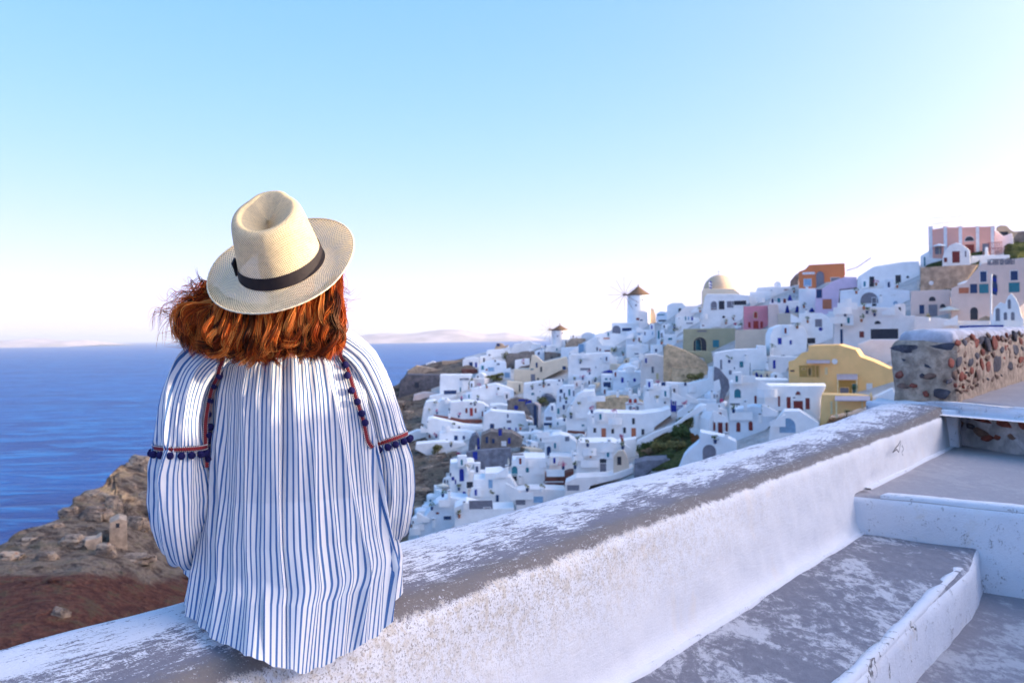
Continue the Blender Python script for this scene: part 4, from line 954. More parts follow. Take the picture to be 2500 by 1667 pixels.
# yellow house
_x1, YPL = H('yellow house with curved roofline, round window and shaded verandas', 'house', 'B3', [(760, 720), (755, 430), (830, 410), (930, 320), (1010, 300), (1010, 225), (1400, 215), (1620, 280), (1680, 370), (1850, 430), (2050, 520), (2095, 520), (2110, 720), (1930, 840), (1640, 860), (1220, 850), (1200, 720)], 'yellow',
  [('r', 1347, 430, 70, 70, 'w'), ('d', 1132, 560, 44, 145, 'k'), ('w', 1030, 560, 40, 90, 'y'), ('w', 805, 548, 50, 20, 'k'), ('w', 1240, 550, 34, 90, 'y'), ('w', 1510, 760, 240, 170, 'Y'), ('w', 1020, 555, 230, 140, 'Y'), ('w', 1470, 800, 100, 70, 'g'), ('w', 1600, 770, 50, 110, 't'), ('w', 1790, 760, 70, 100, 'w'), ('w', 955, 525, 40, 18, 'k')], dep=9, yaw=5)  # the two large yellow-brown panels paint shaded veranda recesses, not windows
_x1, YPL2 = H('yellow terrace wall with white posts along the bottom of the yellow house', 'terrace', 'B3', [(1140, 1180), (1180, 850), (1640, 862), (1800, 880), (1825, 840), (1830, 990), (1700, 1020), (1500, 1080), (1300, 1120)], 'yellow', [('w', 1305, 1020, 26, 160, 'y'), ('w', 1700, 980, 22, 90, 'y')], dep=5, name='yellow_terrace', dd=-2)
H('yellow balcony wall on the left wing of the yellow house', 'terrace', 'B3', [(765, 725), (765, 640), (900, 630), (1190, 650), (1235, 730), (1235, 800), (1200, 740)], 'yellow', dep=1.0, name='yellow_balcony', dd=-3, box=False)
def canopy(label, fr, x0, x1, yt, yb, pl, out, col, posts=True):
    a, b = pl.hit(*fx(fr, x0, yt)), pl.hit(*fx(fr, x1, yt)); pp = Plane.__new__(Plane); pp.p = pl.p + pl.n * out; pp.n = pl.n; pp.x = pl.x
    c, d = pp.hit(*fx(fr, x1, yb)), pp.hit(*fx(fr, x0, yb)); root = empty('awning', d, label, 'awning'); t = Vector((0, 0, .14)); q = [d, c, b, a]
    V = [v - d for v in q] + [v - d + t for v in q]
    mesh('roof', V, [(3, 2, 1, 0), (4, 5, 6, 7), (0, 1, 5, 4), (1, 2, 6, 5), (2, 3, 7, 6), (3, 0, 4, 7)], plain('awning_' + col, {'lilac': (0.50, 0.42, 0.44), 'navy': (0.02, 0.05, 0.3), 'cream': (0.75, 0.68, 0.55)}[col], 0.8, 0.1, 2), root)
    if posts:
        for f in (0.04, 0.96):
            p = (c - d) * f; w_ = .09
            mesh('post', [p + Vector((dx, dy, dz)) for dz in (0, -2.6) for dx, dy in ((-w_, -w_), (w_, -w_), (w_, w_), (-w_, w_))], [(3, 2, 1, 0), (4, 5, 6, 7), (0, 1, 5, 4), (1, 2, 6, 5), (2, 3, 7, 6), (3, 0, 4, 7)], opm('y'), root)
    return root
canopy('grey slatted awning over the right veranda of the yellow house', 'B3', 1375, 1640, 600, 665, YPL, 2.2, 'lilac')
canopy('thin grey awning beside the round window of the yellow house', 'B3', 990, 1290, 420, 455, YPL, 1.8, 'lilac', False)
canopy('long grey awning over the lowest terrace of the yellow house', 'B3', 1350, 1800, 880, 935, YPL2, 2.5, 'lilac')
H('low white wall at the right foot of the yellow terrace', 'wall', 'B3', [(1830, 1000), (1835, 890), (1950, 840), (2080, 780), (2100, 800), (2140, 910), (2100, 960)], W, dep=4, name='low_wall', dd=-4)
# ---- upper right (C5)
_x1, _x2 = H('orange house with arched doorway and ruined stone top on the ridge', 'house', 'C5', [(0, 790), (0, 640), (60, 620), (100, 575), (440, 560), (445, 660), (400, 790)], 'orange',
  [('w', 85, 745, 64, 66, 'l', 'w'), ('o', 205, 715, 70, 150, 'g'), ('w', 95, 655, 110, 22, 'w'), ('w', 350, 720, 76, 44, 'g', 'w')], dep=8, dd=2)
H('broken stone gable left of the orange house', 'ruin', 'C4', [(1865, 200), (1880, 140), (1930, 80), (1960, 60), (2000, 40), (2060, 5), (2110, 0), (2110, 60), (1960, 120), (1950, 200)], 'stone', dep=6, dd=6, name='ruined_gable')
H('maroon roof edge beam on top of the orange house', 'roof beam', 'C5', [(95, 600), (95, 575), (440, 558), (442, 585)], 'redbrown', dep=8, dd=1.6, box=False, name='roof_beam', sink=0)
H('lilac pink house with sloping stair wall below the orange house', 'house', 'C5', [(150, 1000), (160, 880), (230, 800), (330, 730), (440, 690), (555, 690), (560, 790), (390, 810), (380, 950), (330, 1000)], 'lilac', [('w', 272, 950, 80, 90, 'o'), ('w', 195, 850, 50, 80, 'n')], dep=7)
H('white house with blue stair at left of the lilac pink house', 'house', 'C5', [(0, 1030), (0, 800), (160, 800), (170, 900), (225, 1030)], W, [], dep=7)
H('white upper house with green shutter and porthole on the ridge', 'house', 'C5', [(560, 810), (565, 690), (640, 640), (720, 590), (1000, 545), (1150, 540), (1160, 600), (1160, 810)], W, [('w', 952, 708, 46, 66, 'k'), ('r', 1043, 692, 24, 24, 'k'), ('w', 700, 735, 40, 90, 'k'), ('w', 1020, 818, 180, 8, 'g')], dep=9)
H('white barrel vaulted house with large grey arch below the ridge', 'house', 'C5', [(390, 990), (400, 820), (570, 805), (800, 805), (1065, 820), (1070, 1060), (1010, 1060), (960, 1010)], C, [('o', 675, 890, 150, 100, 'g'), ('d', 722, 930, 36, 76, 'k'), ('r', 925, 942, 40, 40, 'l')], dep=9)
H('big white vaulted restaurant with cream parasol terrace', 'house', 'C5', [(330, 1380), (340, 1060), (400, 990), (520, 970), (950, 990), (1020, 1060), (1115, 1060), (1115, 1220), (960, 1380)], 'warm', [('w', 603, 1240, 40, 56, 'm'), ('w', 410, 1265, 22, 140, 'n'), ('w', 410, 1150, 16, 24, 'k'), ('w', 820, 1235, 230, 90, 'k'), ('h', 755, 1125, 56, 30, 'k')], dep=9)
H('white lower terrace wall under the vaulted restaurant', 'terrace', 'C5', [(560, 1480), (570, 1330), (680, 1290), (960, 1290), (950, 1480)], 'warm', dep=5, name='white_terrace', dd=-3)
H('white courtyard house with scattered chairs left of the vaulted restaurant', 'house', 'C5', [(0, 1180), (0, 1040), (220, 1035), (330, 1110), (330, 1330), (120, 1330), (60, 1230)], W, [('w', 190, 1130, 60, 70, 'g'), ('w', 120, 1300, 70, 50, 'k'), ('r', 210, 1188, 36, 36, 'b')], dep=7)
H('salmon mansion with white pilasters, arched window and roof railing', 'mansion', 'C5', [(1245, 530), (1250, 240), (1420, 215), (1560, 215), (1870, 205), (1880, 330), (1870, 470)], 'salmon',
  [('h', 1633, 325, 74, 40, 'k', 'w'), ('w', 1637, 430, 70, 90, 'm'), ('w', 1790, 410, 54, 70, 'g'), ('w', 1335, 440, 52, 60, 'g')] + [('p', xx, 370, 28, 290, 'w') for xx in (1264, 1404, 1548, 1713, 1856)], dep=10, name='salmon_mansion')
H('low white chapel with gabled front and red door below the salmon mansion', 'chapel', 'C5', [(1370, 600), (1375, 510), (1390, 460), (1440, 390), (1510, 360), (1580, 390), (1640, 440), (1645, 600)], W, [('d', 1505, 500, 60, 100, 'm'), ('w', 1405, 528, 26, 40, 'm'), ('w', 1597, 470, 12, 50, 'g')], dep=8, dd=-3)
H('white terrace wall left of the small red door chapel', 'wall', 'C5', [(1160, 600), (1165, 490), (1250, 440), (1250, 510), (1370, 515), (1375, 600)], W, [('w', 1205, 545, 14, 80, 't')], dep=6, name='terrace_wall')
H('white terrace wall right of the small red door chapel with blue railing', 'wall', 'C5', [(1640, 590), (1645, 490), (1780, 480), (1785, 405), (1810, 405), (1815, 480), (2020, 480), (2020, 520), (1740, 580)], W, dep=5, name='terrace_wall')
H('white wing with sloping top on the right of the salmon mansion', 'house', 'C5', [(1865, 480), (1870, 330), (1880, 240), (1960, 300), (2040, 270), (2055, 340), (2035, 480)], W, dep=7, dd=1)
H('golden brown ruin on the skyline right of the salmon mansion', 'ruin', 'C5', [(1890, 300), (1890, 215), (1930, 195), (1990, 200), (2030, 240), (2060, 255), (2156, 250), (2156, 320), (2000, 310)], 'domegold', [('w', 1960, 280, 70, 40, 'k')], dep=7, dd=6, name='ruined_house')
H('grey rock outcrop at the right edge below the skyline ruin', 'rock', 'C5', [(2025, 490), (2050, 330), (2100, 260), (2160, 250), (2220, 250), (2220, 490)], 'stone', dep=6, dd=3, name='rock_outcrop')
H('brown rubble retaining wall below the red door chapel', 'wall', 'C5', [(1160, 810), (1165, 600), (1500, 580), (1720, 570), (1640, 680), (1600, 740), (1460, 800)], 'tan', [('r', 1268, 748, 40, 40, 'w')], dep=5, name='rubble_wall')
_h, _hp = H('peach hotel with blue windows, sloping roofline and a lettered band', 'hotel', 'C5', [(1450, 1160), (1460, 800), (1600, 740), (1700, 620), (1760, 560), (1900, 530), (2240, 500), (2240, 860), (2100, 1000), (1850, 1160)], 'peach',
  [('w', 1768, 688, 50, 90, 'n', 'w'), ('w', 2062, 678, 56, 80, 'n', 'w'), ('w', 1772, 802, 74, 80, 't'), ('w', 2062, 790, 84, 84, 't'), ('w', 1675, 802, 56, 80, 'n'), ('w', 1580, 820, 80, 50, 'tan'[0] if False else 'o'), ('w', 1875, 800, 46, 70, 'n'), ('D', 1678, 1040, 60, 110, 'k')], dep=9)
H('peach lower house with arched openings and parasol terrace', 'house', 'C5', [(1065, 1060), (1075, 825), (1450, 810), (1460, 1060)], 'peach', [('a', 1278, 900, 54, 40, 'k'), ('w', 1178, 1000, 40, 80, 'n'), ('w', 1285, 1015, 70, 110, 'g'), ('h', 1378, 965, 48, 34, 'k'), ('w', 1480, 860, 12, 90, 'm')], dep=7, dd=-1)
H('pale peach terrace wall under the cream parasols', 'terrace', 'C5', [(1110, 1220), (1115, 1070), (1340, 1080), (1500, 1110), (1830, 1110), (1835, 1220)], 'warm', dep=5, name='peach_terrace', dd=-4)
H('white bell gable with three arched bell openings beside the flagpole', 'bell gable', 'C5', [(1820, 1150), (1850, 1100), (1870, 990), (1930, 930), (1975, 950), (2000, 880), (2035, 845), (2075, 890), (2110, 960), (2130, 1060), (2156, 1100), (2156, 1150)], W,
  [('a', 1905, 1050, 34, 110, 'g'), ('a', 2015, 950, 24, 80, 'g'), ('a', 1978, 1065, 26, 66, 'g'), ('a', 2048, 1065, 28, 70, 'g')], dep=1.2, dd=-22, name='bell_gable')
H('bright blue roof strip in front of the peach terrace', 'roof', 'C5', [(1575, 1175), (1575, 1152), (1920, 1150), (1920, 1175)], W, [('w', 1748, 1163, 344, 18, 'b')], dep=4, dd=-24, box=False, name='blue_roof')
H('brown rock mound between the peach terrace and the bell gable', 'rock', 'C5', [(1700, 1130), (1720, 1090), (1790, 1060), (1850, 1080), (1850, 1140)], 'tan', dep=4, dd=-8, name='rock_mound')
# ---------------------------------------------------- centre and lower part
H('big white cave house with sloping roof and a porthole', 'house', 'C3', [(775, 1300), (785, 1185), (900, 1150), (1020, 1125), (1110, 1150), (1195, 1185), (1195, 1285), (1100, 1320), (900, 1330)], W, [('r', 1045, 1170, 24, 24, 'k'), ('w', 1140, 1290, 24, 30, 'n')], dep=9)
H('white house with red door between two maroon windows', 'house', 'C3', [(575, 1460), (585, 1300), (760, 1290), (900, 1310), (960, 1350), (960, 1460)], W, [('d', 787, 1393, 30, 76, 'r'), ('w', 740, 1380, 22, 46, 'm'), ('w', 828, 1380, 18, 44, 'm'), ('w', 893, 1412, 14, 50, 'm'), ('w', 925, 1405, 14, 56, 'm'), ('r', 783, 1313, 20, 20, 'k'), ('r', 925, 1352, 14, 14, 'k')], dep=9)
H('white double vaulted house left of the red door house', 'house', 'C3', [(290, 1490), (330, 1360), (350, 1300), (420, 1285), (480, 1300), (500, 1275), (560, 1272), (610, 1310), (610, 1430), (560, 1490)], W, [('w', 576, 1368, 12, 24, 'g')], dep=9)
H('white house corner with dark arched opening right of the red door house', 'house', 'C3', [(955, 1440), (965, 1330), (1060, 1320), (1190, 1340), (1190, 1390), (1120, 1440)], W, [('o', 1010, 1380, 48, 64, 'n')], dep=7)
H('long red brown parapet terrace below the red door house', 'terrace', 'C3', [(415, 1475), (425, 1425), (540, 1440), (700, 1470), (890, 1470), (895, 1530), (720, 1540), (700, 1510), (560, 1480)], 'redbrown', dep=3, name='red_terrace', dd=-1.5, sink=0.6)
H('white house under the red brown parapet', 'house', 'B1', [(240, 600), (250, 480), (300, 470), (600, 540), (780, 550), (780, 610), (700, 640), (400, 640)], W, [('r', 552, 560, 22, 22, 'k')], dep=8)
H('white house with blue shutters above the grey stone courtyard', 'house', 'B1', [(350, 700), (360, 620), (450, 590), (620, 600), (720, 620), (700, 700)], W, [('w', 522, 668, 34, 60, 'n'), ('w', 597, 658, 22, 36, 'n'), ('r', 433, 685, 24, 24, 'k')], dep=7)
H('low white sloping wall at the left edge of the town below the rock', 'wall', 'B1', [(20, 720), (30, 640), (150, 590), (240, 590), (240, 640), (200, 720)], W, dep=5, name='low_wall')
H('white terrace house with green bush below the blue shuttered house', 'house', 'B1', [(130, 770), (140, 720), (340, 700), (600, 705), (625, 760), (600, 800), (400, 800)], W, dep=6)
H('grey cave arch with blue door beside the stone courtyard', 'cave house', 'B1', [(625, 820), (650, 700), (680, 640), (715, 620), (745, 650), (755, 700), (755, 830)], 'slate', [('o', 735, 700, 20, 80, 'b'), ('w', 738, 755, 26, 46, 'b')], dep=6, name='cave_house')
H('dark stone courtyard house with blue doors and shutters', 'house', 'B1', [(755, 830), (760, 640), (850, 600), (1060, 610), (1160, 670), (1150, 740), (1050, 760), (1040, 900), (900, 900)], 'stone', [('w', 818, 680, 24, 60, 'n'), ('w', 880, 690, 24, 44, 'n'), ('w', 945, 610, 34, 60, 'b'), ('d', 1032, 688, 26, 56, 'b'), ('w', 980, 715, 50, 50, 'w')], dep=8, name='stone_house')
H('slate grey paved courtyard full of closed cream parasols', 'courtyard', 'B1', [(600, 890), (620, 800), (760, 780), (1050, 760), (1060, 900), (920, 980), (800, 960), (700, 900)], 'slate', [('w', 706, 830, 44, 76, 'b')], dep=3, name='paved_courtyard', dd=-1)
H('white house with dark openings above the stone courtyard', 'house', 'B1', [(780, 610), (785, 440), (850, 400), (960, 410), (1180, 430), (1200, 500), (1260, 510), (1260, 580), (1100, 620)], W, [('w', 868, 548, 40, 46, 'n'), ('w', 985, 580, 20, 50, 'g'), ('w', 1032, 590, 30, 56, 'b'), ('w', 1097, 590, 14, 56, 'b'), ('w', 815, 605, 16, 36, 'b'), ('w', 1018, 450, 14, 36, 'n'), ('w', 1030, 505, 44, 26, 'g'), ('w', 950, 590, 36, 50, 'n')], dep=8)
H('grey brown pavilion roof between blue awnings', 'pavilion', 'B1', [(1070, 500), (1100, 455), (1200, 450), (1260, 490), (1240, 525), (1130, 525)], 'stone', dep=5, dd=-1, name='stone_pavilion')
H('brown stone terrace with royal blue awnings above the blue stairway', 'terrace', 'B1', [(1010, 420), (1020, 300), (1100, 275), (1250, 310), (1280, 400), (1260, 470), (1180, 450)], 'stone', [('w', 1165, 300, 90, 20, 'b'), ('w', 1215, 325, 60, 50, 'b'), ('r', 1098, 370, 44, 44, 'b'), ('w', 958, 425, 50, 40, 'b')], dep=5, name='stone_terrace')
H('steep blue painted stairway with a pale pink side wall', 'stairway', 'B1', [(1190, 340), (1250, 330), (1320, 340), (1310, 560), (1270, 570), (1265, 480)], 'slate', [('w', 1280, 450, 26, 200, 'n')], dep=3, name='blue_stairway', dd=-1)
H('pale pink pillar wall beside the blue stairway', 'wall', 'B1', [(1300, 570), (1310, 360), (1270, 330), (1280, 320), (1335, 345), (1335, 570)], 'peach', dep=1.5, name='pink_wall', dd=-2)
H('small grey cave house with round tree beside it in the middle of town', 'house', 'B1', [(1330, 340), (1335, 270), (1390, 245), (1440, 260), (1480, 300), (1480, 345)], 'slate', dep=6, dd=1)
H('white stepped houses right of the cream bastion', 'house', 'Z', [(570, 1230), (575, 1060), (700, 1045), (860, 1020), (1000, 1030), (1010, 1160), (900, 1230)], W, [('w', 752, 1070, 24, 14, 'k'), ('w', 675, 1170, 30, 26, 't'), ('w', 965, 1025, 26, 20, 'n'), ('w', 1005, 1020, 14, 30, 'n'), ('w', 850, 1070, 30, 20, 'n')], dep=8)
H('white rooftop house with many tiny blue windows above the stairway path', 'house', 'Z', [(930, 1290), (940, 1150), (1010, 1080), (1130, 1080), (1140, 1290)], C, [('w', 1075, 1155, 22, 70, 't'), ('w', 1122, 1165, 14, 60, 'n'), ('w', 1020, 1190, 16, 60, 'n'), ('w', 985, 1140, 30, 40, 'n'), ('w', 975, 1225, 18, 60, 'g')], dep=7)
H('white round terrace with café chairs left of the rooftop house', 'terrace', 'Z', [(790, 1540), (800, 1370), (850, 1310), (930, 1300), (935, 1500), (860, 1560)], C, [('w', 850, 1440, 70, 40, 'g'), ('w', 840, 1500, 90, 30, 'n'), ('w', 955, 1360, 26, 60, 't'), ('w', 1015, 1315, 26, 50, 'n')], dep=6, name='white_terrace')
H('broad white curved house front left of the ochre church ruin', 'house', 'B2', [(230, 660), (240, 480), (350, 290), (420, 250), (545, 240), (560, 300), (560, 470), (470, 490), (470, 680)], W, [('w', 418, 618, 30, 20, 't')], dep=9)
H('ochre flat roofed church ruin with cracked plaster behind the bell tower', 'church ruin', 'B2', [(558, 470), (562, 370), (640, 330), (740, 308), (880, 310), (1100, 370), (1340, 400), (1260, 450), (1080, 480), (820, 475)], 'ruin', dep=9, name='church_ruin', dd=2)
H('white church hall with two rust red doors and six small windows', 'church hall', 'B2', [(460, 790), (465, 500), (560, 475), (1060, 490), (1290, 460), (1370, 430), (1390, 500), (1200, 640), (1190, 700), (900, 790)], W,
  [('d', 645, 712, 50, 124, 'o'), ('w', 547, 672, 30, 50, 'k'), ('w', 743, 682, 30, 50, 'k'), ('w', 872, 672, 30, 62, 'k'), ('d', 972, 700, 50, 106, 'o'), ('w', 970, 572, 30, 66, 'k'), ('w', 1073, 690, 30, 62, 'k')], dep=9, name='church_hall')
def bell(label, fr, x0, x1, y0, y1, dd):
    r, pl = H(label, 'bell tower', fr, [(x0, y1), (x0, y0 + (y1 - y0) * .42), (x0 + (x1 - x0) * .2, y0 + (y1 - y0) * .38), (x0 + (x1 - x0) * .25, y0 + (y1 - y0) * .12), (x0 + (x1 - x0) * .5, y0), (x0 + (x1 - x0) * .72, y0 + (y1 - y0) * .1), (x0 + (x1 - x0) * .78, y0 + (y1 - y0) * .38), (x1, y0 + (y1 - y0) * .42), (x1, y1)], 'white', (), dep=1.4, dd=dd, name='bell_tower', dbase=FR[fr][1] + 490 / FR[fr][2])
    return r, pl
_b, _bp = bell('white bell tower with pink trimmed arches in front of the ochre church ruin', 'B2', 885, 1075, 270, 510, -1.5)
for s in [('a', 935, 350, 34, 46, 'r', 'w'), ('a', 990, 350, 34, 46, 'r', 'w'), ('w', 925, 385, 80, 8, 'r'), ('w', 1035, 385, 60, 8, 'r'), ('a', 940, 430, 36, 46, 'g', 'w'), ('a', 1010, 430, 36, 46, 'g', 'w'), ('w', 975, 432, 46, 16, 'r'), ('w', 910, 480, 30, 34, 'r', 'w'), ('w', 1045, 480, 26, 34, 'r', 'w'), ('w', 980, 497, 70, 8, 'r'), ('w', 970, 462, 150, 6, 'r')]: opening(_bp, 'B2', s, _b, wallm('white'))
H('blue and white kiosk tower beside the church hall', 'kiosk', 'B2', [(1375, 490), (1375, 340), (1390, 335), (1395, 305), (1430, 305), (1435, 335), (1442, 340), (1442, 490)], W, [('d', 1408, 405, 62, 130, 'b'), ('w', 1408, 370, 26, 40, 'l'), ('w', 1413, 295, 28, 18, 'k')], dep=2.5, dd=-3, name='blue_kiosk')
H('white curved path wall running down to the scrub patch', 'wall', 'B2', [(1000, 800), (1010, 760), (1180, 700), (1400, 620), (1560, 500), (1700, 400), (1880, 380), (1880, 420), (1720, 470), (1540, 560), (1440, 640), (1280, 720), (1080, 800)], W, dep=1.5, dd=-2, name='path_wall', sink=0.5)
H('broad white wall beneath the blue kiosk right of the scrub patch', 'wall', 'B2', [(1440, 520), (1450, 470), (1560, 400), (1680, 330), (1880, 340), (1870, 430), (1700, 500), (1640, 520)], C, dep=3, name='white_wall', dd=1)
H('white vaulted house with two dark windows and bare stone right end', 'house', 'B2', [(340, 1170), (345, 900), (360, 805), (740, 800), (820, 830), (880, 900), (900, 1000), (915, 1080), (820, 1160), (600, 1175)], W, [('w', 638, 1005, 70, 44, 'k'), ('w', 638, 1095, 66, 120, 'g'), ('w', 815, 1005, 46, 90, 'k'), ('w', 437, 1172, 34, 30, 'k')], dep=9, vault=0)
H('bare grey stone end wall of the vaulted house', 'wall', 'B2', [(745, 1160), (750, 960), (800, 900), (860, 890), (900, 960), (922, 1060), (920, 1110), (830, 1160)], 'beige', [('w', 815, 1005, 44, 90, 'k')], dep=1.5, dd=-2.2, name='stone_end_wall', box=False)
H('white curved retaining wall right of the vaulted house', 'wall', 'B2', [(780, 830), (800, 790), (1000, 760), (1000, 900), (960, 970), (920, 990), (870, 880)], W, dep=4, name='retaining_wall')
H('white twin dome house with blue arched door left of the vaulted house', 'house', 'B2', [(0, 960), (0, 800), (80, 730), (170, 715), (260, 740), (350, 800), (340, 960)], W, [('D', 45, 900, 46, 110, 'n'), ('w', 245, 765, 46, 50, 'g'), ('w', 115, 930, 70, 30, 'l'), ('w', 245, 930, 90, 36, 'l')], dep=8)
H('white rectangular house over a dark stone base', 'house', 'B2', [(40, 1140), (50, 960), (340, 960), (350, 1140)], 'warm', [], dep=7)
H('dark stone base wall with white ledge below the rectangular house', 'wall', 'B2', [(0, 1310), (0, 1150), (200, 1150), (270, 1120), (320, 1120), (310, 1180), (220, 1250), (215, 1310)], 'redbrown', [('w', 100, 1235, 210, 14, 'w')], dep=4, name='stone_base_wall')
H('long pale terrace roof below the vaulted house', 'terrace', 'B2', [(215, 1330), (220, 1250), (340, 1190), (700, 1170), (970, 1080), (975, 1140), (830, 1200), (500, 1280), (400, 1330)], 'warm', [('w', 310, 1300, 130, 60, 'g')], dep=6, name='pale_terrace')
H('dark grey roadway strip below the scrub patch', 'wall', 'B2', [(970, 1150), (980, 1030), (1100, 1000), (1370, 985), (1380, 1030), (1150, 1120)], 'slate', dep=6, name='dark_wall')
H('low rust red benches on the terrace left of the church hall', 'bench', 'B2', [(245, 700), (250, 675), (440, 690), (440, 760), (400, 760), (390, 720)], 'redbrown', dep=1, name='red_bench', dd=-1, sink=0.5)
# bottom left cluster (B1)
H('white tower house with tall royal blue door and blue windows', 'house', 'B1', [(460, 1130), (465, 905), (600, 895), (660, 890), (700, 900), (640, 1010), (640, 1100), (620, 1230), (480, 1230)], W, [('D', 577, 1015, 44, 120, 'b'), ('w', 493, 1050, 26, 36, 'b'), ('w', 518, 1080, 14, 44, 'b'), ('w', 600, 1195, 28, 44, 'b'), ('w', 470, 1010, 14, 30, 'n')], dep=8)
H('white gabled house with grey shutter in the bottom left cluster', 'house', 'B1', [(650, 1270), (690, 1060), (800, 1060), (800, 1000), (950, 990), (1050, 1040), (1120, 1150), (1090, 1310), (850, 1330)], W, [('w', 852, 1100, 38, 80, 'l'), ('w', 655, 1110, 60, 60, 'k'), ('w', 918, 1238, 28, 64, 'n'), ('w', 1013, 1290, 24, 34, 't')], dep=9)
H('white wall with small terrace above the gabled house', 'terrace', 'B1', [(620, 1060), (640, 985), (800, 985), (900, 960), (920, 1000), (800, 1060)], W, dep=4, name='white_terrace')
H('white house with dark green door next to the dark arched door', 'house', 'B1', [(1050, 1150), (1055, 880), (1150, 850), (1380, 850), (1400, 1010), (1360, 1160), (1200, 1170)], W, [('D', 1083, 975, 56, 90, 't'), ('d', 1080, 1040, 50, 60, 'k'), ('w', 1205, 968, 30, 44, 't'), ('w', 1120, 820, 100, 14, 'g')], dep=9)
H('bottom white terrace with blue stair rail and small blue pool', 'terrace', 'B1', [(130, 1560), (220, 1420), (330, 1290), (460, 1230), (640, 1250), (650, 1330), (580, 1440), (300, 1520)], C, [('w', 440, 1425, 70, 34, 'n'), ('w', 345, 1380, 30, 20, 'm'), ('w', 560, 1275, 14, 26, 'n')], dep=7, name='white_terrace')
H('lowest white house of the town against the parapet', 'house', 'B1', [(500, 1480), (505, 1330), (620, 1280), (850, 1340), (1080, 1330), (1090, 1400), (800, 1500)], W, [('w', 760, 1300, 220, 80, 'beige'[0] if False else 'g'), ('w', 820, 1335, 60, 18, 'o')], dep=7)
H('plain white walls right of the gabled house', 'house', 'B1', [(1090, 1330), (1100, 1170), (1200, 1150), (1360, 1150), (1568, 1160), (1568, 1300)], 'warm', [('w', 1140, 1270, 90, 60, 'g'), ('w', 1310, 1250, 90, 60, 'l')], dep=6)
# left cliff ruins
H('small beige ruined house with square window on the left cliff', 'ruin', 'L', [(672, 690), (680, 575), (740, 548), (788, 560), (790, 690)], 'tan', [('w', 730, 590, 20, 26, 'k')], dep=5, name='ruined_house', dd=-2)
H('pale ruined wall left of the square window ruin on the cliff', 'ruin', 'L', [(520, 715), (530, 682), (600, 670), (632, 650), (634, 720)], 'tan', dep=3, name='ruined_wall', dd=-1)


# ---------------------------------------------------- small houses between them
OCC = np.zeros((1700 // 4, 2520 // 4), bool); OPO = np.zeros_like(OCC)
def in_poly(x, y, P):
    c = False; j = len(P) - 1
    for i in range(len(P)):
        if (P[i][1] > y) != (P[j][1] > y) and x < (P[j][0] - P[i][0]) * (y - P[i][1]) / (P[j][1] - P[i][1]) + P[i][0]: c = not c
        j = i
    return c
def occupy(P):
    xs = [q[0] for q in P]; ys = [q[1] for q in P]
    for gy in range(max(0, int(min(ys) // 4)), min(OCC.shape[0] - 1, int(max(ys) // 4) + 1)):
        for gx in range(max(0, int(min(xs) // 4)), min(OCC.shape[1] - 1, int(max(xs) // 4) + 1)):
            if in_poly(gx * 4 + 2, gy * 4 + 2, P): OCC[gy, gx] = True
def occupancy(A, x0, x1, y0, y1):
    a = A[max(0, int(y0 // 4)):int(y1 // 4) + 1, max(0, int(x0 // 4)):int(x1 // 4) + 1]; return a.mean() if a.size else 1
SEEN = {}
def where(x, y, above_ok=True):
    best = min(BOXES, key=lambda u: max(0, u[0] - x, x - u[1]) ** 2 + (max(0, u[2] - y, y - u[3]) * 1.4) ** 2 + 0.02 * ((u[0] + u[1]) / 2 - x) ** 2 + 0.02 * ((u[2] + u[3]) / 2 - y) ** 2)
    cx, cy = (best[0] + best[1]) / 2, (best[2] + best[3]) / 2
    if best[0] < x < best[1] and best[2] < y < best[3]:
        side = 'at the left of' if x < best[0] + 0.33 * (best[1] - best[0]) else 'at the right of' if x > best[0] + 0.67 * (best[1] - best[0]) else 'in front of'
    else: side = ('left of' if x < cx else 'right of') if abs(x - cx) > abs(y - cy) else ('above' if y < cy else 'below')
    lm = best[4]
    for sp in (' with ', ' beside ', ' in front', ' on top'): lm = lm.split(sp)[0]
    return side + ' the ' + lm
def uniq(lab):
    lab = ' '.join(lab.split()[:16]).rstrip(',')
    while lab.split()[-1] in ('the', 'of', 'at', 'and', 'with', 'left', 'right', 'two', 'a', 'small', 'above', 'below', 'under', 'its', 'in', 'on', 'dark', 'tall'): lab = ' '.join(lab.split()[:-1])
    if lab in SEEN: return None
    SEEN[lab] = 1; return lab
def town_left(y): return float(np.interp(y, [840, 900, 940, 1000, 1060, 1120, 1180, 1260, 1300], [1180, 1160, 1120, 1040, 1030, 1120, 1090, 1020, 1000]))
def in_town(x, y, m=0):
    if x < town_left(y) + m or y < skyl(x) + 8: return False
    if 1550 < x < 1740 and 1000 < y < 1160: return False
    if x > 2060 and y > 790: return False
    if 2240 < x and y < 640: return False
    if y > 1325 - (x - 940) * 0.30: return False
    return True
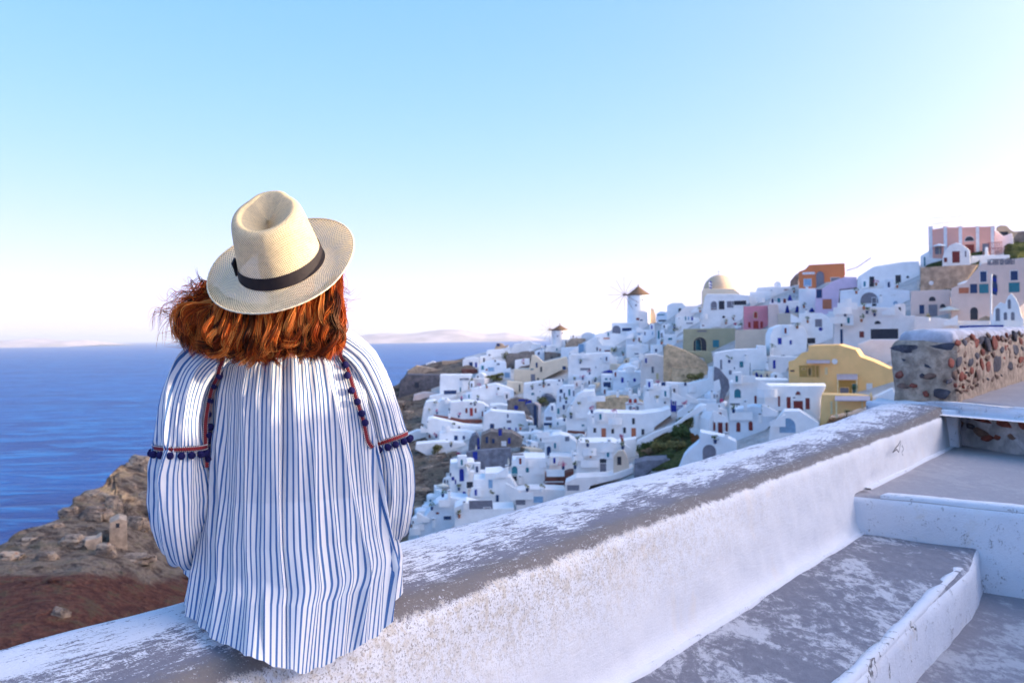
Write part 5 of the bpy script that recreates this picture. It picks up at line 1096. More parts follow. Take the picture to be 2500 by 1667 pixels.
def fill_town():
    r2 = random.Random(21)
    for P in POLYS: occupy(P)
    for (x, y, w, h) in OPEN: OPO[max(0, int((y - h / 2 - 2) // 4)):int((y + h / 2 + 2) // 4) + 1, max(0, int((x - w / 2 - 2) // 4)):int((x + w / 2 + 2) // 4) + 1] = True
    cand = []
    for gy in range(700, 1300, 11):
        for gx in range(1000, 2500, 19): cand.append((gx + r2.uniform(-7, 7), gy + r2.uniform(-4, 4)))
    r2.shuffle(cand); n = 0
    for x, y in cand:
        if not in_town(x, y): continue
        w = r2.uniform(16, 36); h = r2.uniform(12, 24)
        bx = (x - w / 2, x + w / 2, y - h, y)
        if occupancy(OCC, *bx) > 0.42 or occupancy(OPO, *bx) > 0.04: continue
        col = r2.choice(['white'] * 6 + ['cool', 'cool', 'warm', 'cream'])
        cname = {'white': 'white', 'cool': 'bluish white', 'warm': 'off white', 'cream': 'cream'}[col]
        style = r2.choice(['flat', 'flat', 'arch', 'stepped'])
        nw = r2.choice([0, 1, 1, 2]); wc = r2.choice('bnktkmg')
        wn = {'b': 'blue', 'n': 'navy', 'k': 'dark', 't': 'teal', 'm': 'maroon', 'g': 'grey'}[wc]
        lab = uniq(f"{'small' if w < 26 else 'wide'} {cname} {dict(flat='cube', arch='vaulted', stepped='stepped')[style]} house " + (f"with {wn} {'window' if nw == 1 else 'windows'} " if nw else '') + where(x, y - h / 2))
        if not lab: continue
        x0, x1, y0, y1 = bx
        if style == 'flat': pts = [(x0, y1), (x0, y0), (x1, y0), (x1, y1)]
        elif style == 'arch': pts = [(x0, y1)] + [(x - w / 2 * math.cos(q), y0 + h * .4 - h * .4 * math.sin(q)) for q in np.linspace(0, math.pi, 9)] + [(x1, y1)]
        else: pts = [(x0, y1), (x0, y0 + h * .4), (x0 + w * .4, y0 + h * .4), (x0 + w * .42, y0), (x1, y0), (x1, y1)]
        op = [(r2.choice('wwad'), x0 + w * (0.3 + 0.4 * i), y1 - h * 0.38, r2.uniform(3.2, 5), r2.uniform(5, 9), wc) for i in range(nw)]
        H(lab, 'house', 'S', pts, col, op, yaw=r2.uniform(-25, 25), dep=r2.uniform(4, 7), name='village_house', box=False); occupy(pts)
        n += 1
    print('fill houses', n)
fill_town()

# ---------------------------------------------------- small things of the village
M_LEAF = plain('dull_green_leaves', (0.075, 0.12, 0.035), 0.8, 0.5, 1.2); M_LEAF2 = plain('olive_leaves', (0.19, 0.18, 0.06), 0.85, 0.5, 1.2); M_BOUG = plain('magenta_flowers', (0.40, 0.03, 0.14), 0.8, 0.4, 2); M_BARK = plain('bark', (0.12, 0.08, 0.05), 0.9, 0.3, 3)
M_POT = plain('clay_pot', (0.36, 0.15, 0.08), 0.9, 0.2, 3)
def leaf_ball(name, rx, rz, n, size, m, parent, c=Vector((0, 0, 0)), seed=0):
    rs = random.Random(seed); V, Fc = [], []
    lob = [(Vector((rs.gauss(0, .45) * rx, rs.gauss(0, .45) * rx, rs.gauss(0, .35) * rz)), rs.uniform(.35, .65)) for _ in range(9)]
    for _ in range(n):
        l, r = rs.choice(lob); d = Vector((rs.gauss(0, 1), rs.gauss(0, 1), rs.gauss(0, 1))).normalized() * rs.uniform(.55, 1.0) ** 0.5
        p = c + l + Vector((d.x * rx * r, d.y * rx * r, d.z * rz * r)); u = Vector((rs.gauss(0, 1), rs.gauss(0, 1), rs.gauss(0, 1))).normalized(); w = u.orthogonal().normalized(); s_ = size * rs.uniform(.6, 1.4); k = len(V)
        V += [p - u * s_, p + w * s_ * .5, p + u * s_, p - w * s_ * .5]; Fc.append((k, k + 1, k + 2, k + 3))
    return mesh(name, V, Fc, m, parent)
def cyl(name, p, q, r0, r1, m, parent, seg=8):
    dv = q - p; b = bmesh.new(); bmesh.ops.create_cone(b, cap_ends=True, segments=seg, radius1=r0, radius2=r1, depth=dv.length, matrix=Matrix.Translation((p + q) / 2) @ dv.to_track_quat('Z', 'Y').to_matrix().to_4x4())
    me = bpy.data.meshes.new(name); b.to_mesh(me); b.free(); return link(name, me, m, parent)
def bush(label, fr, x, y, w, h, m=None, cat='shrub', dd=-1.5, n=420, trunk=0.0):
    px, py = fx(fr, x, y + h / 2); d = DEPTH(px, max(py, skyl(px) + 1)) + dd; c = at(px, py, d); k = d / F / FR[fr][2]; lab = uniq(label)
    if not lab: return
    root = empty(cat.replace(' ', '_'), c, lab, cat); W_, H_ = w * k / 2, h * k / 2
    leaf_ball('foliage' if not trunk else 'crown', W_, H_, n, max(W_, H_) * 0.13, m or M_LEAF, root, Vector((0, 0, H_ * (1 + trunk))), seed=n + int(x))
    cyl('stem' if not trunk else 'trunk', Vector((0, 0, -1.0)), Vector((0, 0, H_ * (0.9 + trunk))), 0.12, 0.06, M_BARK, root)
    return root
def parasol(label, fr, x, y, w, h, col, closed=False, dd=-2.0):
    """x, y: top of the canopy in the picture"""
    px, py = fx(fr, x, y + h); d = DEPTH(px, max(py, skyl(px) + 1)) + dd; top = at(*fx(fr, x, y), d); k = d / F / FR[fr][2]; lab = uniq(label)
    if not lab: return
    m = plain('canvas_' + col, {'cream': (0.80, 0.74, 0.62), 'white': (0.82, 0.82, 0.80), 'navy': (0.015, 0.03, 0.22), 'teal': (0.03, 0.22, 0.26)}[col], 0.85, 0.1, 3)
    zb = at(px, py, d); root = empty('parasol', zb, lab, 'parasol'); t = top - zb; r = w * k / 2
    if closed:
        n = 10; V = [(t.x, t.y, t.z)]
        for f, rr in ((0.12, .35), (0.5, .8), (0.8, 1.0), (0.86, .5)): V += [(t.x + r * rr * (1 + .15 * math.cos(5 * q)) * math.cos(q), t.y + r * rr * math.sin(q), t.z * (1 - f)) for q in np.linspace(0, 2 * math.pi, n + 1)[:-1]]
        Fc = [(0, 1 + i, 1 + (i + 1) % n) for i in range(n)] + [(1 + a * n + i, 1 + (a + 1) * n + i, 1 + (a + 1) * n + (i + 1) % n, 1 + a * n + (i + 1) % n) for a in range(3) for i in range(n)]
        mesh('canopy', V, Fc, m, root)
    else:
        n = 8; hz = r * 0.34; V = [(t.x, t.y, t.z)] + [(t.x + r * math.cos(q), t.y + r * math.sin(q), t.z - hz) for q in np.linspace(0, 2 * math.pi, n + 1)[:-1]] + [(t.x + r * math.cos(q), t.y + r * math.sin(q), t.z - hz - .2) for q in np.linspace(0, 2 * math.pi, n + 1)[:-1]]
        mesh('canopy', V, [(0, 1 + i, 1 + (i + 1) % n) for i in range(n)] + [(1 + i, 1 + n + i, 1 + n + (i + 1) % n, 1 + (i + 1) % n) for i in range(n)], m, root)
    cyl('pole', Vector((t.x, t.y, -1)), Vector((t.x, t.y, t.z)), 0.05, 0.05, opm('y'), root)
# parasols seen open and closed
parasol('cream parasol on the terrace of the vaulted restaurant', 'C5', 810, 1125, 240, 95, 'cream')
parasol('white parasol in front of the arched openings of the peach lower house', 'C5', 1250, 915, 145, 80, 'cream', dd=-3)
parasol('large cream parasol left of the arched door of the peach hotel', 'C5', 1440, 970, 190, 110, 'cream', dd=-3)
parasol('white parasol at the left corner of the peach hotel', 'C5', 1615, 720, 190, 90, 'white', dd=-2)
parasol('white parasol between the two blue hotel windows', 'C5', 1935, 695, 160, 90, 'white', dd=-2)
parasol('wide white parasol at the left end of the salmon mansion terrace', 'C5', 1345, 370, 120, 90, 'white', dd=-3)
parasol('long navy parasol above the small bright blue door', 'Z', 1508, 905, 160, 70, 'navy')
parasol('flat white parasol alone on the brown slope left of the tall blue door', 'B1', 395, 1092, 125, 55, 'cream')
parasol('teal parasol in the white courtyard beside the round grey rail', 'C4', 1450, 1040, 80, 60, 'teal')
for i, (x, y, h, w_) in enumerate([(713, 725, 90, 'by the grey cave arch'), (808, 735, 110, 'in the middle of the slate courtyard'), (853, 760, 120, 'right of the courtyard middle'), (903, 805, 90, 'at the lower right of the slate courtyard'), (985, 790, 90, 'at the right of the slate courtyard'), (738, 840, 70, 'at the lower left of the slate courtyard'), (765, 870, 70, 'nearest to the gabled house'), (688, 930, 60, 'beside the sloping courtyard wall'), (1022, 850, 70, 'at the far right corner of the slate courtyard'), (428, 1165, 90, 'above the blue stair rail'), (750, 1210, 120, 'on the terrace below the gabled house')]):
    parasol('closed cream parasol ' + w_, 'B1', x, y, 22, h, 'cream', True)
parasol('closed royal blue parasol high on the spiral stair terrace', 'C4', 1875, 270, 55, 120, 'navy', True)
parasol('slanting closed blue parasol below the spiral stair terrace', 'C4', 1850, 370, 44, 110, 'navy', True)
parasol('short closed blue parasol right of the spiral stair', 'C4', 1945, 375, 40, 80, 'navy', True)
parasol('round blue parasol on the railed roof at the far right of the white stair house', 'C5', 125, 985, 50, 50, 'navy', True)
parasol('dark blue closed parasol in the white courtyard', 'C4', 1600, 1030, 36, 80, 'navy', True)
parasol('dark closed parasol leaning beside the courtyard pots', 'C4', 1555, 1010, 36, 60, 'navy', True)
# vegetation one can tell apart
bush('round green tree on the roof terrace in mid town', 'Z', 1272, 800, 75, 62, M_LEAF, 'tree', n=500, trunk=0.2)
bush('small dark green tree beside the low doorways', 'Z', 1565, 685, 60, 60, M_LEAF, 'tree', n=400)
bush('tall olive tree right of the cave house in mid town', 'B1', 1360, 300, 75, 100, M_LEAF2, 'tree', n=700)
bush('pale green shrub below the blue shuttered house', 'B1', 350, 760, 120, 90, M_LEAF2, n=600)
bush('grey green shrub beside the low sloping wall', 'B1', 350, 580, 60, 120, M_LEAF, n=400)
bush('dark shrub at the left end of the low sloping wall', 'B1', 240, 590, 40, 60, M_LEAF, n=260)
bush('olive shrub at the right end of the stone courtyard', 'B1', 1125, 700, 80, 90, M_LEAF2, n=400)
bush('olive bush above the deep arched porch', 'C4', 810, 600, 80, 60, M_LEAF2, n=420)
bush('bush with small lilac flowers left of the pink chapel door', 'C4', 1412, 560, 50, 60, M_LEAF, n=300)
bush('green bush right beside the pink chapel door', 'C4', 1490, 575, 50, 66, M_LEAF2, n=300)
bush('climbing magenta bougainvillea right of the vaulted restaurant', 'C5', 1010, 1150, 60, 140, M_BOUG, 'shrub', n=500)
bush('brown green shrub between the restaurant terrace and the yellow house', 'C5', 610, 1410, 90, 80, M_LEAF2, n=500)
bush('low bushes at the foot of the ochre ruin', 'C4', 990, 1055, 150, 80, M_LEAF2, n=700, dd=-3)
bush('dark bush at the left foot of the ochre ruin', 'C4', 870, 1070, 90, 60, M_LEAF, n=400, dd=-3)
bush('red flowering shrub on the terrace right of the arched glazed opening', 'C4', 1355, 552, 46, 40, M_BOUG, n=300)
bush('dark shrub behind the far left ridge houses', 'C3', 1120, 870, 60, 90, M_LEAF2, n=400, dd=-3)
bush('olive scrub left of the cream house', 'C3', 1000, 1060, 170, 60, M_LEAF2, n=700)
bush('green potted tree on the terrace above the stepped houses', 'Z', 675, 1170, 40, 50, M_LEAF, n=300)
bush('bush under the slanted roof of the plain white house', 'C3', 780, 1110, 60, 80, M_LEAF, n=400)
bush('small bush at the right of the yellow veranda', 'B3', 1595, 770, 50, 100, M_LEAF, n=300, dd=-3)
bush('dark plants on the lowest terrace of the yellow house', 'B3', 1500, 1065, 90, 40, M_LEAF, n=300, dd=-8)
# crags of the left cliff
def crag(label, fr, x, y, w, h, dd=0, seed=1, cat='rock'):
    px, py = fx(fr, x, y); d = DEPTH(px, max(py, skyl(px) + 2)) + dd; c = at(px, py, d); k = d / F / FR[fr][2]; b = bmesh.new(); bmesh.ops.create_icosphere(b, subdivisions=5, radius=1.0)
    for v in b.verts:
        q = v.co.copy(); bl_ = 1 + 0.30 * noise.fractal(q * 1.4 + Vector((seed * 3.7, 0, 0)), 0.9, 2.1, 6) + 0.12 * abs(noise.noise(Vector((q.x * 1.5, q.y * 1.5, q.z * 7 + seed))))
        e = 0.55; q = Vector((math.copysign(abs(q.x) ** e, q.x), math.copysign(abs(q.y) ** e, q.y), math.copysign(abs(q.z) ** e, q.z))); q = q.normalized() * (0.8 + 0.2 * q.length) * bl_; v.co = Vector((q.x * w * k / 2, q.y * w * k / 2.5, q.z * h * k / 2))
    me = bpy.data.meshes.new('rock'); b.to_mesh(me); b.free(); o = link('rock', me, bpy.data.materials['cliff_rock'], None, True); o.location = c; tag(o, label, cat)
    return o
def cliff_rock():
    m, nt, bs = newmat('cliff_rock'); g = geo_pos(nt); mp = N(nt, 'ShaderNodeMapping'); L(nt, g, mp.inputs[0]); mp.inputs['Scale'].default_value = (1, 1, 2.2)
    n1 = noise_(nt, mp.outputs[0], 0.35, 7, 0.65, 0.5); n2 = noise_(nt, g, 1.3, 6, 0.7)
    c = mix(nt, ramp(nt, n1, 0.35, 0.65), (0.17, 0.12, 0.09), (0.50, 0.38, 0.27)); c = mix(nt, ramp(nt, n2, 0.52, 0.64), c, (0.07, 0.055, 0.05)); c = mix(nt, ramp(nt, n1, 0.62, 0.7), c, (0.42, 0.20, 0.11))
    L(nt, c, bs.inputs['Base Color']); bs.inputs['Roughness'].default_value = 0.95; bump(nt, bs, math_(nt, 'ADD', n1, n2), 0.9, 0.6)
cliff_rock()
for i, (x, y, w, h, t) in enumerate([(870, 275, 190, 210, 'big tan rock tower crowning the left cliff'), (815, 400, 80, 130, 'orange streaked buttress below the tan rock tower'), (900, 440, 130, 120, 'reddish crag right of the orange buttress'), (700, 380, 150, 90, 'grey crag sloping down left of the rock tower'), (560, 440, 190, 110, 'broad pale crag on the skyline of the left cliff'),
    (430, 520, 110, 90, 'dark crag at the notch of the cliff skyline'), (600, 540, 200, 120, 'dark mottled crag left of the square window ruin'), (320, 620, 160, 80, 'low crag on the seaward end of the skyline'), (700, 480, 110, 130, 'grey crag above the square window ruin'), (855, 590, 140, 120, 'grey crag right of the square window ruin'),
    (290, 790, 130, 70, 'pale ledge of rock low on the left cliff'), (470, 700, 200, 90, 'brown crag left of the pale ruined wall'), (830, 800, 260, 60, 'long pale ledge behind the sleeve of the woman'), (180, 700, 170, 70, 'reddish crag near the left edge of the frame'), (370, 1160, 110, 110, 'pale boulder just above the parapet at the left'), (650, 780, 130, 150, 'dark cleft rock below the square window ruin'), (60, 790, 160, 70, 'dark red crag at the very left edge')]):
    crag(t, 'L', x, y, w, h, dd=1.5 if y < 450 else 0.5, seed=i + 2)
for i, (x, y, w, h, t) in enumerate([(40, 1230, 120, 60, 'grey brown crag under the seaward rampart'), (60, 1330, 160, 90, 'scrubby crag left of the double vaulted house'), (120, 1420, 130, 80, 'crag beside the low sloping wall')]): crag(t, 'C3', 60 + x, y, w, h, seed=i + 30)
for i, (x, y, w, h, t) in enumerate([(150, 850, 200, 80, 'mottled rock below the white terrace house at the left'), (330, 870, 200, 90, 'rock face right under the grey green shrub'), (300, 960, 230, 60, 'flat rock ledge above the lone parasol'), (200, 1200, 200, 140, 'dark rock face left of the blue stair rail'), (160, 1370, 160, 120, 'brown rock at the bottom left of the town'), (500, 830, 120, 80, 'grey rock left of the stone courtyard'), (420, 920, 110, 60, 'small rock ledge left of the tower house')]): crag(t, 'B1', x, y, w, h, seed=i + 40)
# the scrub patch below the kiosk: bushes one can tell apart by hue
for (x, y, w, h, mt, t) in [(1600, 560, 220, 150, M_LEAF2, 'big olive bush at the top of the scrub patch'), (1680, 510, 110, 90, M_LEAF, 'dark bush at the very top of the scrub patch'), (1500, 690, 240, 150, M_LEAF, 'broad dark green bush in the middle of the scrub patch'), (1340, 760, 200, 120, M_LEAF2, 'olive bush at the left middle of the scrub patch'),
     (1080, 860, 150, 130, M_LEAF, 'round green bush at the lower left of the scrub patch'), (1240, 840, 160, 120, M_LEAF2, 'dry olive bush at the lower middle of the scrub patch'), (1440, 840, 180, 120, M_LEAF2, 'yellowish bush beside the chapel forecourt'), (1360, 950, 110, 110, M_LEAF, 'dark bush at the bottom of the scrub patch'), (1480, 580, 110, 90, plain('blue_green_leaves', (0.06, 0.13, 0.10), .8, .4, 1), 'bluish agave at the upper left of the scrub patch'), (1640, 760, 100, 90, plain('rusty_leaves', (0.22, 0.09, 0.03), .9, .4, 1), 'rusty dry bush beside the chapel forecourt steps'), (1150, 900, 120, 60, plain('dry_grass', (0.30, 0.21, 0.12), .9, .4, 1), 'tuft of dry brown grass at the foot of the scrub patch')]:
    bush(t, 'B2', x, y, w, h, mt, n=1100, dd=-3)
# flags, dishes, loungers, cross
def pole(label, name, fr, x0, y0, x1, y1, r, col, dd=0, extra=None):
    pb = fx(fr, x0, y0); d = DEPTH(pb[0], max(pb[1], skyl(pb[0]) + 1)) + dd; a, b = at(*pb, d), at(*fx(fr, x1, y1), d); root = empty(name, a, label, name.replace('_', ' '))
    cyl('pole', Vector((0, 0, -1)), b - a, r, r * .7, opm(col), root); 
    if extra: extra(root, b - a, d)
    return root
def flag(w, h, cols):
    def f(root, top, d):
        n = 6
        for i in range(n):
            V = [top + Vector((0.05, .02 * i, -h * i / n)), top + Vector((w * .5, .15, -h * i / n - .1)), top + Vector((w, .0, -h * i / n - .3)), top + Vector((w, .0, -h * (i + 1) / n - .3)), top + Vector((w * .5, .15, -h * (i + 1) / n - .1)), top + Vector((0.05, .02 * i, -h * (i + 1) / n))]
            mesh('stripe', V, [(0, 1, 4, 5), (1, 2, 3, 4)], opm(cols[i % len(cols)]), root)
    return f
pole('tall white flagpole with limp blue flag beside the bell gable', 'flagpole', 'C5', 1838, 1150, 1845, 660, 0.16, 'w', dd=-20, extra=flag(0.9, 3.4, 'nbn'))
pole('leaning flagpole with striped blue and white flag in front of the golden dome', 'flagpole', 'C4', 1115, 300, 1100, 140, 0.05, 'w', dd=0, extra=flag(0.9, 2.6, 'bw'))
pole('cross on top of the golden dome', 'cross', 'C4', 1192, 85, 1192, 40, 0.07, 'g', dd=8, extra=lambda r, t, d: cyl('arm', t * .7 + Vector((-.5, 0, 0)), t * .7 + Vector((.5, 0, 0)), .06, .06, opm('g'), r))
pole('dark lamp post in the middle of the white courtyard', 'lamp_post', 'C4', 1495, 1060, 1495, 925, 0.08, 'k', dd=-2)
for i, (x, y, r, t) in enumerate([(1757, 180, 34, 'big white satellite dish on the skyline left of the orange house'), (1345, 0, 0, '')][:1]):
    px, py = fx('C4', x, y); d = DEPTH(px, skyl(px) + 4) - 1; c = at(px, py, d); rr = r / 3.92 * d / F; root = empty('satellite_dish', c, t, 'satellite dish')
    V = [(0, .25 * rr, 0)] + [(rr * f * math.cos(q), .25 * rr * (1 - f * f), rr * f * math.sin(q)) for f in (.5, 1) for q in np.linspace(0, 2 * math.pi, 17)[:-1]]
    mesh('reflector', V, [(0, 1 + i, 1 + (i + 1) % 16) for i in range(16)] + [(1 + i, 17 + i, 17 + (i + 1) % 16, 1 + (i + 1) % 16) for i in range(16)], wallm('white'), root); cyl('mast', Vector((0, 0.3, -2.5)), Vector((0, .3, 0)), .08, .08, opm('g'), root)
def lounger(label, x, y):
    px, py = fx('B3', x, y + 30); d = YPL.p.y - 0.5; c = at(px, py, d); root = empty('sun_lounger', c, label, 'sun lounger'); m = wallm('white')
    prism('seat', [Vector((-1.0, 0, .25)), Vector((-1.0, 0, .38)), Vector((.2, 0, .38)), Vector((.2, 0, .25))], Vector((0, .7, 0)), m, root, 0); prism('backrest', [Vector((.18, 0, .3)), Vector((.55, 0, 1.15)), Vector((.72, 0, 1.1)), Vector((.35, 0, .25))], Vector((0, .7, 0)), m, root, 0)
    for q in (-.9, .1): cyl('leg', Vector((q, .35, -.3)), Vector((q, .35, .3)), .05, .05, m, root)
lounger('white sun lounger, the left of the two on the yellow roof terrace', 1815, 560); lounger('white sun lounger, the right of the two on the yellow roof terrace', 1960, 565)
def railing(label, fr, pts, h, col, dd=-2, n=12):
    P = []
    x0, y0 = fx(fr, *pts[0]); d0 = DEPTH(x0, max(y0, skyl(x0) + 1)) + dd
    for q in pts: P.append(at(*fx(fr, *q), d0))
    root = empty('railing', P[0], label, 'railing'); m = opm(col); o = P[0]
    for a, b in zip(P[:-1], P[1:]):
        for zz in (h, h * .5): cyl('rail', a - o + Vector((0, 0, zz)), b - o + Vector((0, 0, zz)), .06, .06, m, root, 5)
        for i in range(n + 1): q = a.lerp(b, i / n) - o; cyl('baluster', q, q + Vector((0, 0, h)), .035, .035, m, root, 4)
railing('thin pale railing along the flat roof of the salmon mansion', 'C5', [(1250, 240), (1420, 225), (1560, 215), (1880, 205)], 2.6, 'w', dd=-.3, n=14)
railing('blue railing on the terrace right of the small red door chapel', 'C5', [(1815, 480), (1945, 470)], 2.6, 'm', dd=-4)
railing('bright blue balcony railing beside the blue kiosk tower', 'B2', [(1440, 490), (1530, 490)], 1.6, 'b', dd=-4, n=7)
railing('blue railing on the roof of the white house with blue stair', 'C5', [(0, 1030), (215, 1030)], 1.4, 'n', dd=-1)
railing('dark cafe railing on the white terrace above the blue trimmed house', 'Z', [(1130, 1000), (1290, 1010), (1420, 1015)], 1.3, 'n', dd=-3)
railing('white handrail of the small terrace above the orange house skyline', 'C5', [(460, 640), (560, 610), (690, 520)], .4, 'g', dd=3, n=3)
# lettered band on the hotel: marks too blurred in the photograph to read
def lettering():
    rs = random.Random(4); V, Fc = [], []; x = 1822; o = _hp.p
    hotel = _h
    while x < 2058:
        if x not in (1900,) and not (1918 < x < 1930 or 1975 < x < 1988):
            p = _hp.hit(*fx('C5', x, 545 - (x - 1940) * 0.03)) - o + _hp.n * 0.06; w, h = .28, .55
            for (a, b, c, d) in rs.choice([((-1, -1, -.5, 1), (-.5, .6, 1, 1)), ((-1, -1, -.5, 1), (.5, -1, 1, 1), (-.5, -.2, .5, .2)), ((-1, -1, -.5, 1), (-.5, -1, 1, -.6)), ((-.25, -1, .25, 1), (-1, .6, 1, 1))]):
                k = len(V); V += [p + _hp.x * a * w + Vector((0, 0, b * h)), p + _hp.x * c * w + Vector((0, 0, b * h)), p + _hp.x * c * w + Vector((0, 0, d * h)), p + _hp.x * a * w + Vector((0, 0, d * h))]; Fc.append((k, k + 1, k + 2, k + 3))
        x += 12
    l = mesh('lettering', V, Fc, opm('g'), hotel); l['kind'] = 'stuff'
lettering()
# people on the ridge
def walker(label, fr, x, y, h, cloth, dd=-1):
    px, py = fx(fr, x, y + h / 2); d = DEPTH(px, max(py, skyl(px) + 1)) + dd; c = at(px, py, d); H_ = 1.7; root = empty('person', c, label, 'person')
    me = bpy.data.meshes.new('body'); P = [((0, 0, .92), .14), ((0, 0, 1.2), .16), ((0, 0, 1.42), .14), ((0, 0, 1.52), .055), ((0, 0, 1.64), .10), ((-.2, 0, 1.36), .055), ((-.26, .05, 1.05), .045), ((-.22, -.12, .85), .035), ((.2, 0, 1.36), .055), ((.27, .02, 1.06), .045), ((.24, -.1, .86), .035), ((-.1, 0, .85), .09), ((-.11, .06, .48), .07), ((-.12, .14, .08), .05), ((-.12, .0, .03), .04), ((.1, 0, .85), .09), ((.11, -.08, .48), .07), ((.12, -.1, .08), .05), ((.12, -.24, .03), .04)]
    E = [(0, 1), (1, 2), (2, 3), (3, 4), (2, 5), (5, 6), (6, 7), (2, 8), (8, 9), (9, 10), (0, 11), (11, 12), (12, 13), (13, 14), (0, 15), (15, 16), (16, 17), (17, 18)]
    me.from_pydata([p[0] for p in P], [], []); me.edges.add(len(E)); me.edges.foreach_set('vertices', [i for e in E for i in e]); me.update()
    o = link('body', me, opm(cloth), root); o.modifiers.new('skin', 'SKIN')
    for i, p in enumerate(P): me.skin_vertices[0].data[i].radius = (p[1], p[1] * .8)
    me.skin_vertices[0].data[0].use_root = True; o.modifiers.new('sub', 'SUBSURF').levels = 1
    dg = bpy.context.evaluated_depsgraph_get(); m2 = bpy.data.meshes.new_from_object(o.evaluated_get(dg)); o.modifiers.clear(); o.data = m2
walker('person in dark clothes standing on the ridge just right of the smaller windmill', 'C3', 1762, 670, 60, 'k', 0)
walker('second person in black, standing right of the first beside the smaller windmill', 'C3', 1795, 690, 60, 'n', 0)
walker('person in dark blue standing left of the smaller windmill on a white roof', 'C3', 1497, 765, 60, 'n')
walker('person in black on the white roof near the far left ridge', 'C3', 908, 905, 44, 'k')
walker('person in maroon on the terrace of the peach lower house', 'C5', 1088, 1010, 50, 'm', -4)

def scatter():
    """chimneys, roof rooms, flower pots and low walls over the white terraces"""
    r3 = random.Random(77); n = 0; taken = []
    cand = [(gx + r3.uniform(-9, 9), gy + r3.uniform(-6, 6)) for gy in range(700, 1300, 13) for gx in range(1020, 2480, 21)]
    r3.shuffle(cand)
    for x, y in cand:
        if not in_town(x, y, 6): continue
        if 1900 < x < 2180 and 820 < y < 1000: continue
        if any(in_poly(x + ox, y + oy, P) for P in NOSC for ox, oy in ((0, 0), (-8, -3), (8, -3), (0, -7))): continue
        kind = r3.choice(['chimney', 'pot', 'wall', 'wall', 'room', 'pot', 'steps'])
        w = {'chimney': 5, 'pot': 6, 'wall': 26, 'room': 12, 'steps': 14}[kind]
        if occupancy(OPO, x - w / 2, x + w / 2, y - w * .6, y) > 0.02: continue
        if any(abs(x - a) < (w + b) / 2 + 3 and abs(y - c) < 9 for a, b, c in taken): continue
        wh = where(x, y); d = DEPTH(x, y); bb = [u for u in BOXES if u[0] - 4 < x < u[1] + 4 and u[2] - 6 < y < u[3] + 4]
        if bb: d = min(d, min(u[5] for u in bb)) - r3.uniform(0.3, 0.8)
        else: d -= r3.uniform(0, 1)
        k = d / F; c = at(x, y, d)
        a = math.atan2(c.x, c.y); X = Vector((math.cos(a), -math.sin(a), 0)); Yv = Vector((math.sin(a), math.cos(a), 0)); Z = Vector((0, 0, 1))
        def box(name, x0, x1, z0, z1, dep, m, parent, bev=0.05): return prism(name, [X * x0 + Z * z0, X * x0 + Z * z1, X * x1 + Z * z1, X * x1 + Z * z0], Yv * dep, m, parent, bev)
        if kind == 'chimney':
            lab = uniq('squat white chimney ' + wh)
            if not lab: continue
            root = empty('chimney', c, lab, 'chimney'); box('stack', -.3, .3, -.5, 1.0, .6, wallm('white'), root); box('cap', -.38, .38, 1.15, 1.3, .7, wallm('cool'), root); box('flue', -.2, .2, 1.0, 1.15, .5, opm('k'), root, 0)
        elif kind == 'pot':
            lab = uniq(r3.choice(['clay pot with green plant ', 'flower pot with dark leaves ']) + wh)
            if not lab: continue
            root = empty('potted_plant', c, lab, 'potted plant'); cyl('pot', Vector((0, 0, -.2)), Vector((0, 0, .45)), .22, .3, r3.choice([M_POT, wallm('white'), opm('n')]), root); leaf_ball('foliage', .5, .5, 60, .14, r3.choice([M_LEAF, M_LEAF, M_LEAF2, M_BOUG]), root, Vector((0, 0, .85)), seed=n)
        elif kind == 'wall':
            lab = uniq(r3.choice(['low curved white terrace wall ', 'thin white parapet wall ']) + wh)
            if not lab: continue
            root = empty('terrace_wall', c, lab, 'wall'); L2 = r3.uniform(.8, 1.9) * 1.1; ar = r3.uniform(-.35, .5); nn = 6; V = []
            for i in range(nn + 1):
                f = i / nn * 2 - 1; p = X * f * L2 - Yv * ar * (1 - f * f); V += [p + Z * -.6, p + Z * .75, p + Yv * .28 + Z * .75, p + Yv * .28 + Z * -.6]
            Fc = [(4 * i + j, 4 * i + (j + 1) % 4, 4 * i + 4 + (j + 1) % 4, 4 * i + 4 + j) for i in range(nn) for j in range(4)] + [(0, 3, 2, 1), tuple(4 * nn + j for j in range(4))]
            mesh('wall', V, Fc, wallm('white'), root, recalc=True)
        elif kind == 'room':
            lab = uniq('small white rooftop room with dark door ' + wh)
            if not lab: continue
            root = empty('rooftop_room', c, lab, 'rooftop room'); w_ = r3.uniform(.6, 1.0); box('wall', -w_, w_, -.6, r3.uniform(1.3, 1.8), 2.0, wallm(r3.choice(['white', 'white', 'cool', 'warm'])), root, .08); box('door', -.3, .15, -.2, .95, .05, opm(r3.choice('knbmt')), root, 0).location = -Yv * .05
        else:
            lab = uniq('short flight of white steps ' + wh)
            if not lab: continue
            root = empty('stairway', c, lab, 'stairway'); sg = r3.choice((-1, 1))
            for i in range(6): q = box('step', min(sg * i * .4, sg * (i + 1) * .4) , max(sg * i * .4, sg * (i + 1) * .4), -.5, .22 * (i + 1), .9, wallm('white'), root, 0)
        taken.append((x, w, y)); n += 1
        if n > 230: break
    print('scatter', n)
scatter()
# ================================================================ PERSON
BODY_O = Vector((-0.505, 2.275, 0)); BYAW = R(14)
BX = Vector((math.cos(BYAW), math.sin(BYAW), 0)); BY = Vector((-math.sin(BYAW), math.cos(BYAW), 0))
def bl(x, y, z): return BODY_O + BX * x + BY * y + Vector((0, 0, z))
person = empty('person', (BODY_O.x, BODY_O.y, -0.60), 'woman with long red hair seated on the parapet in striped blouse and straw hat', 'person')

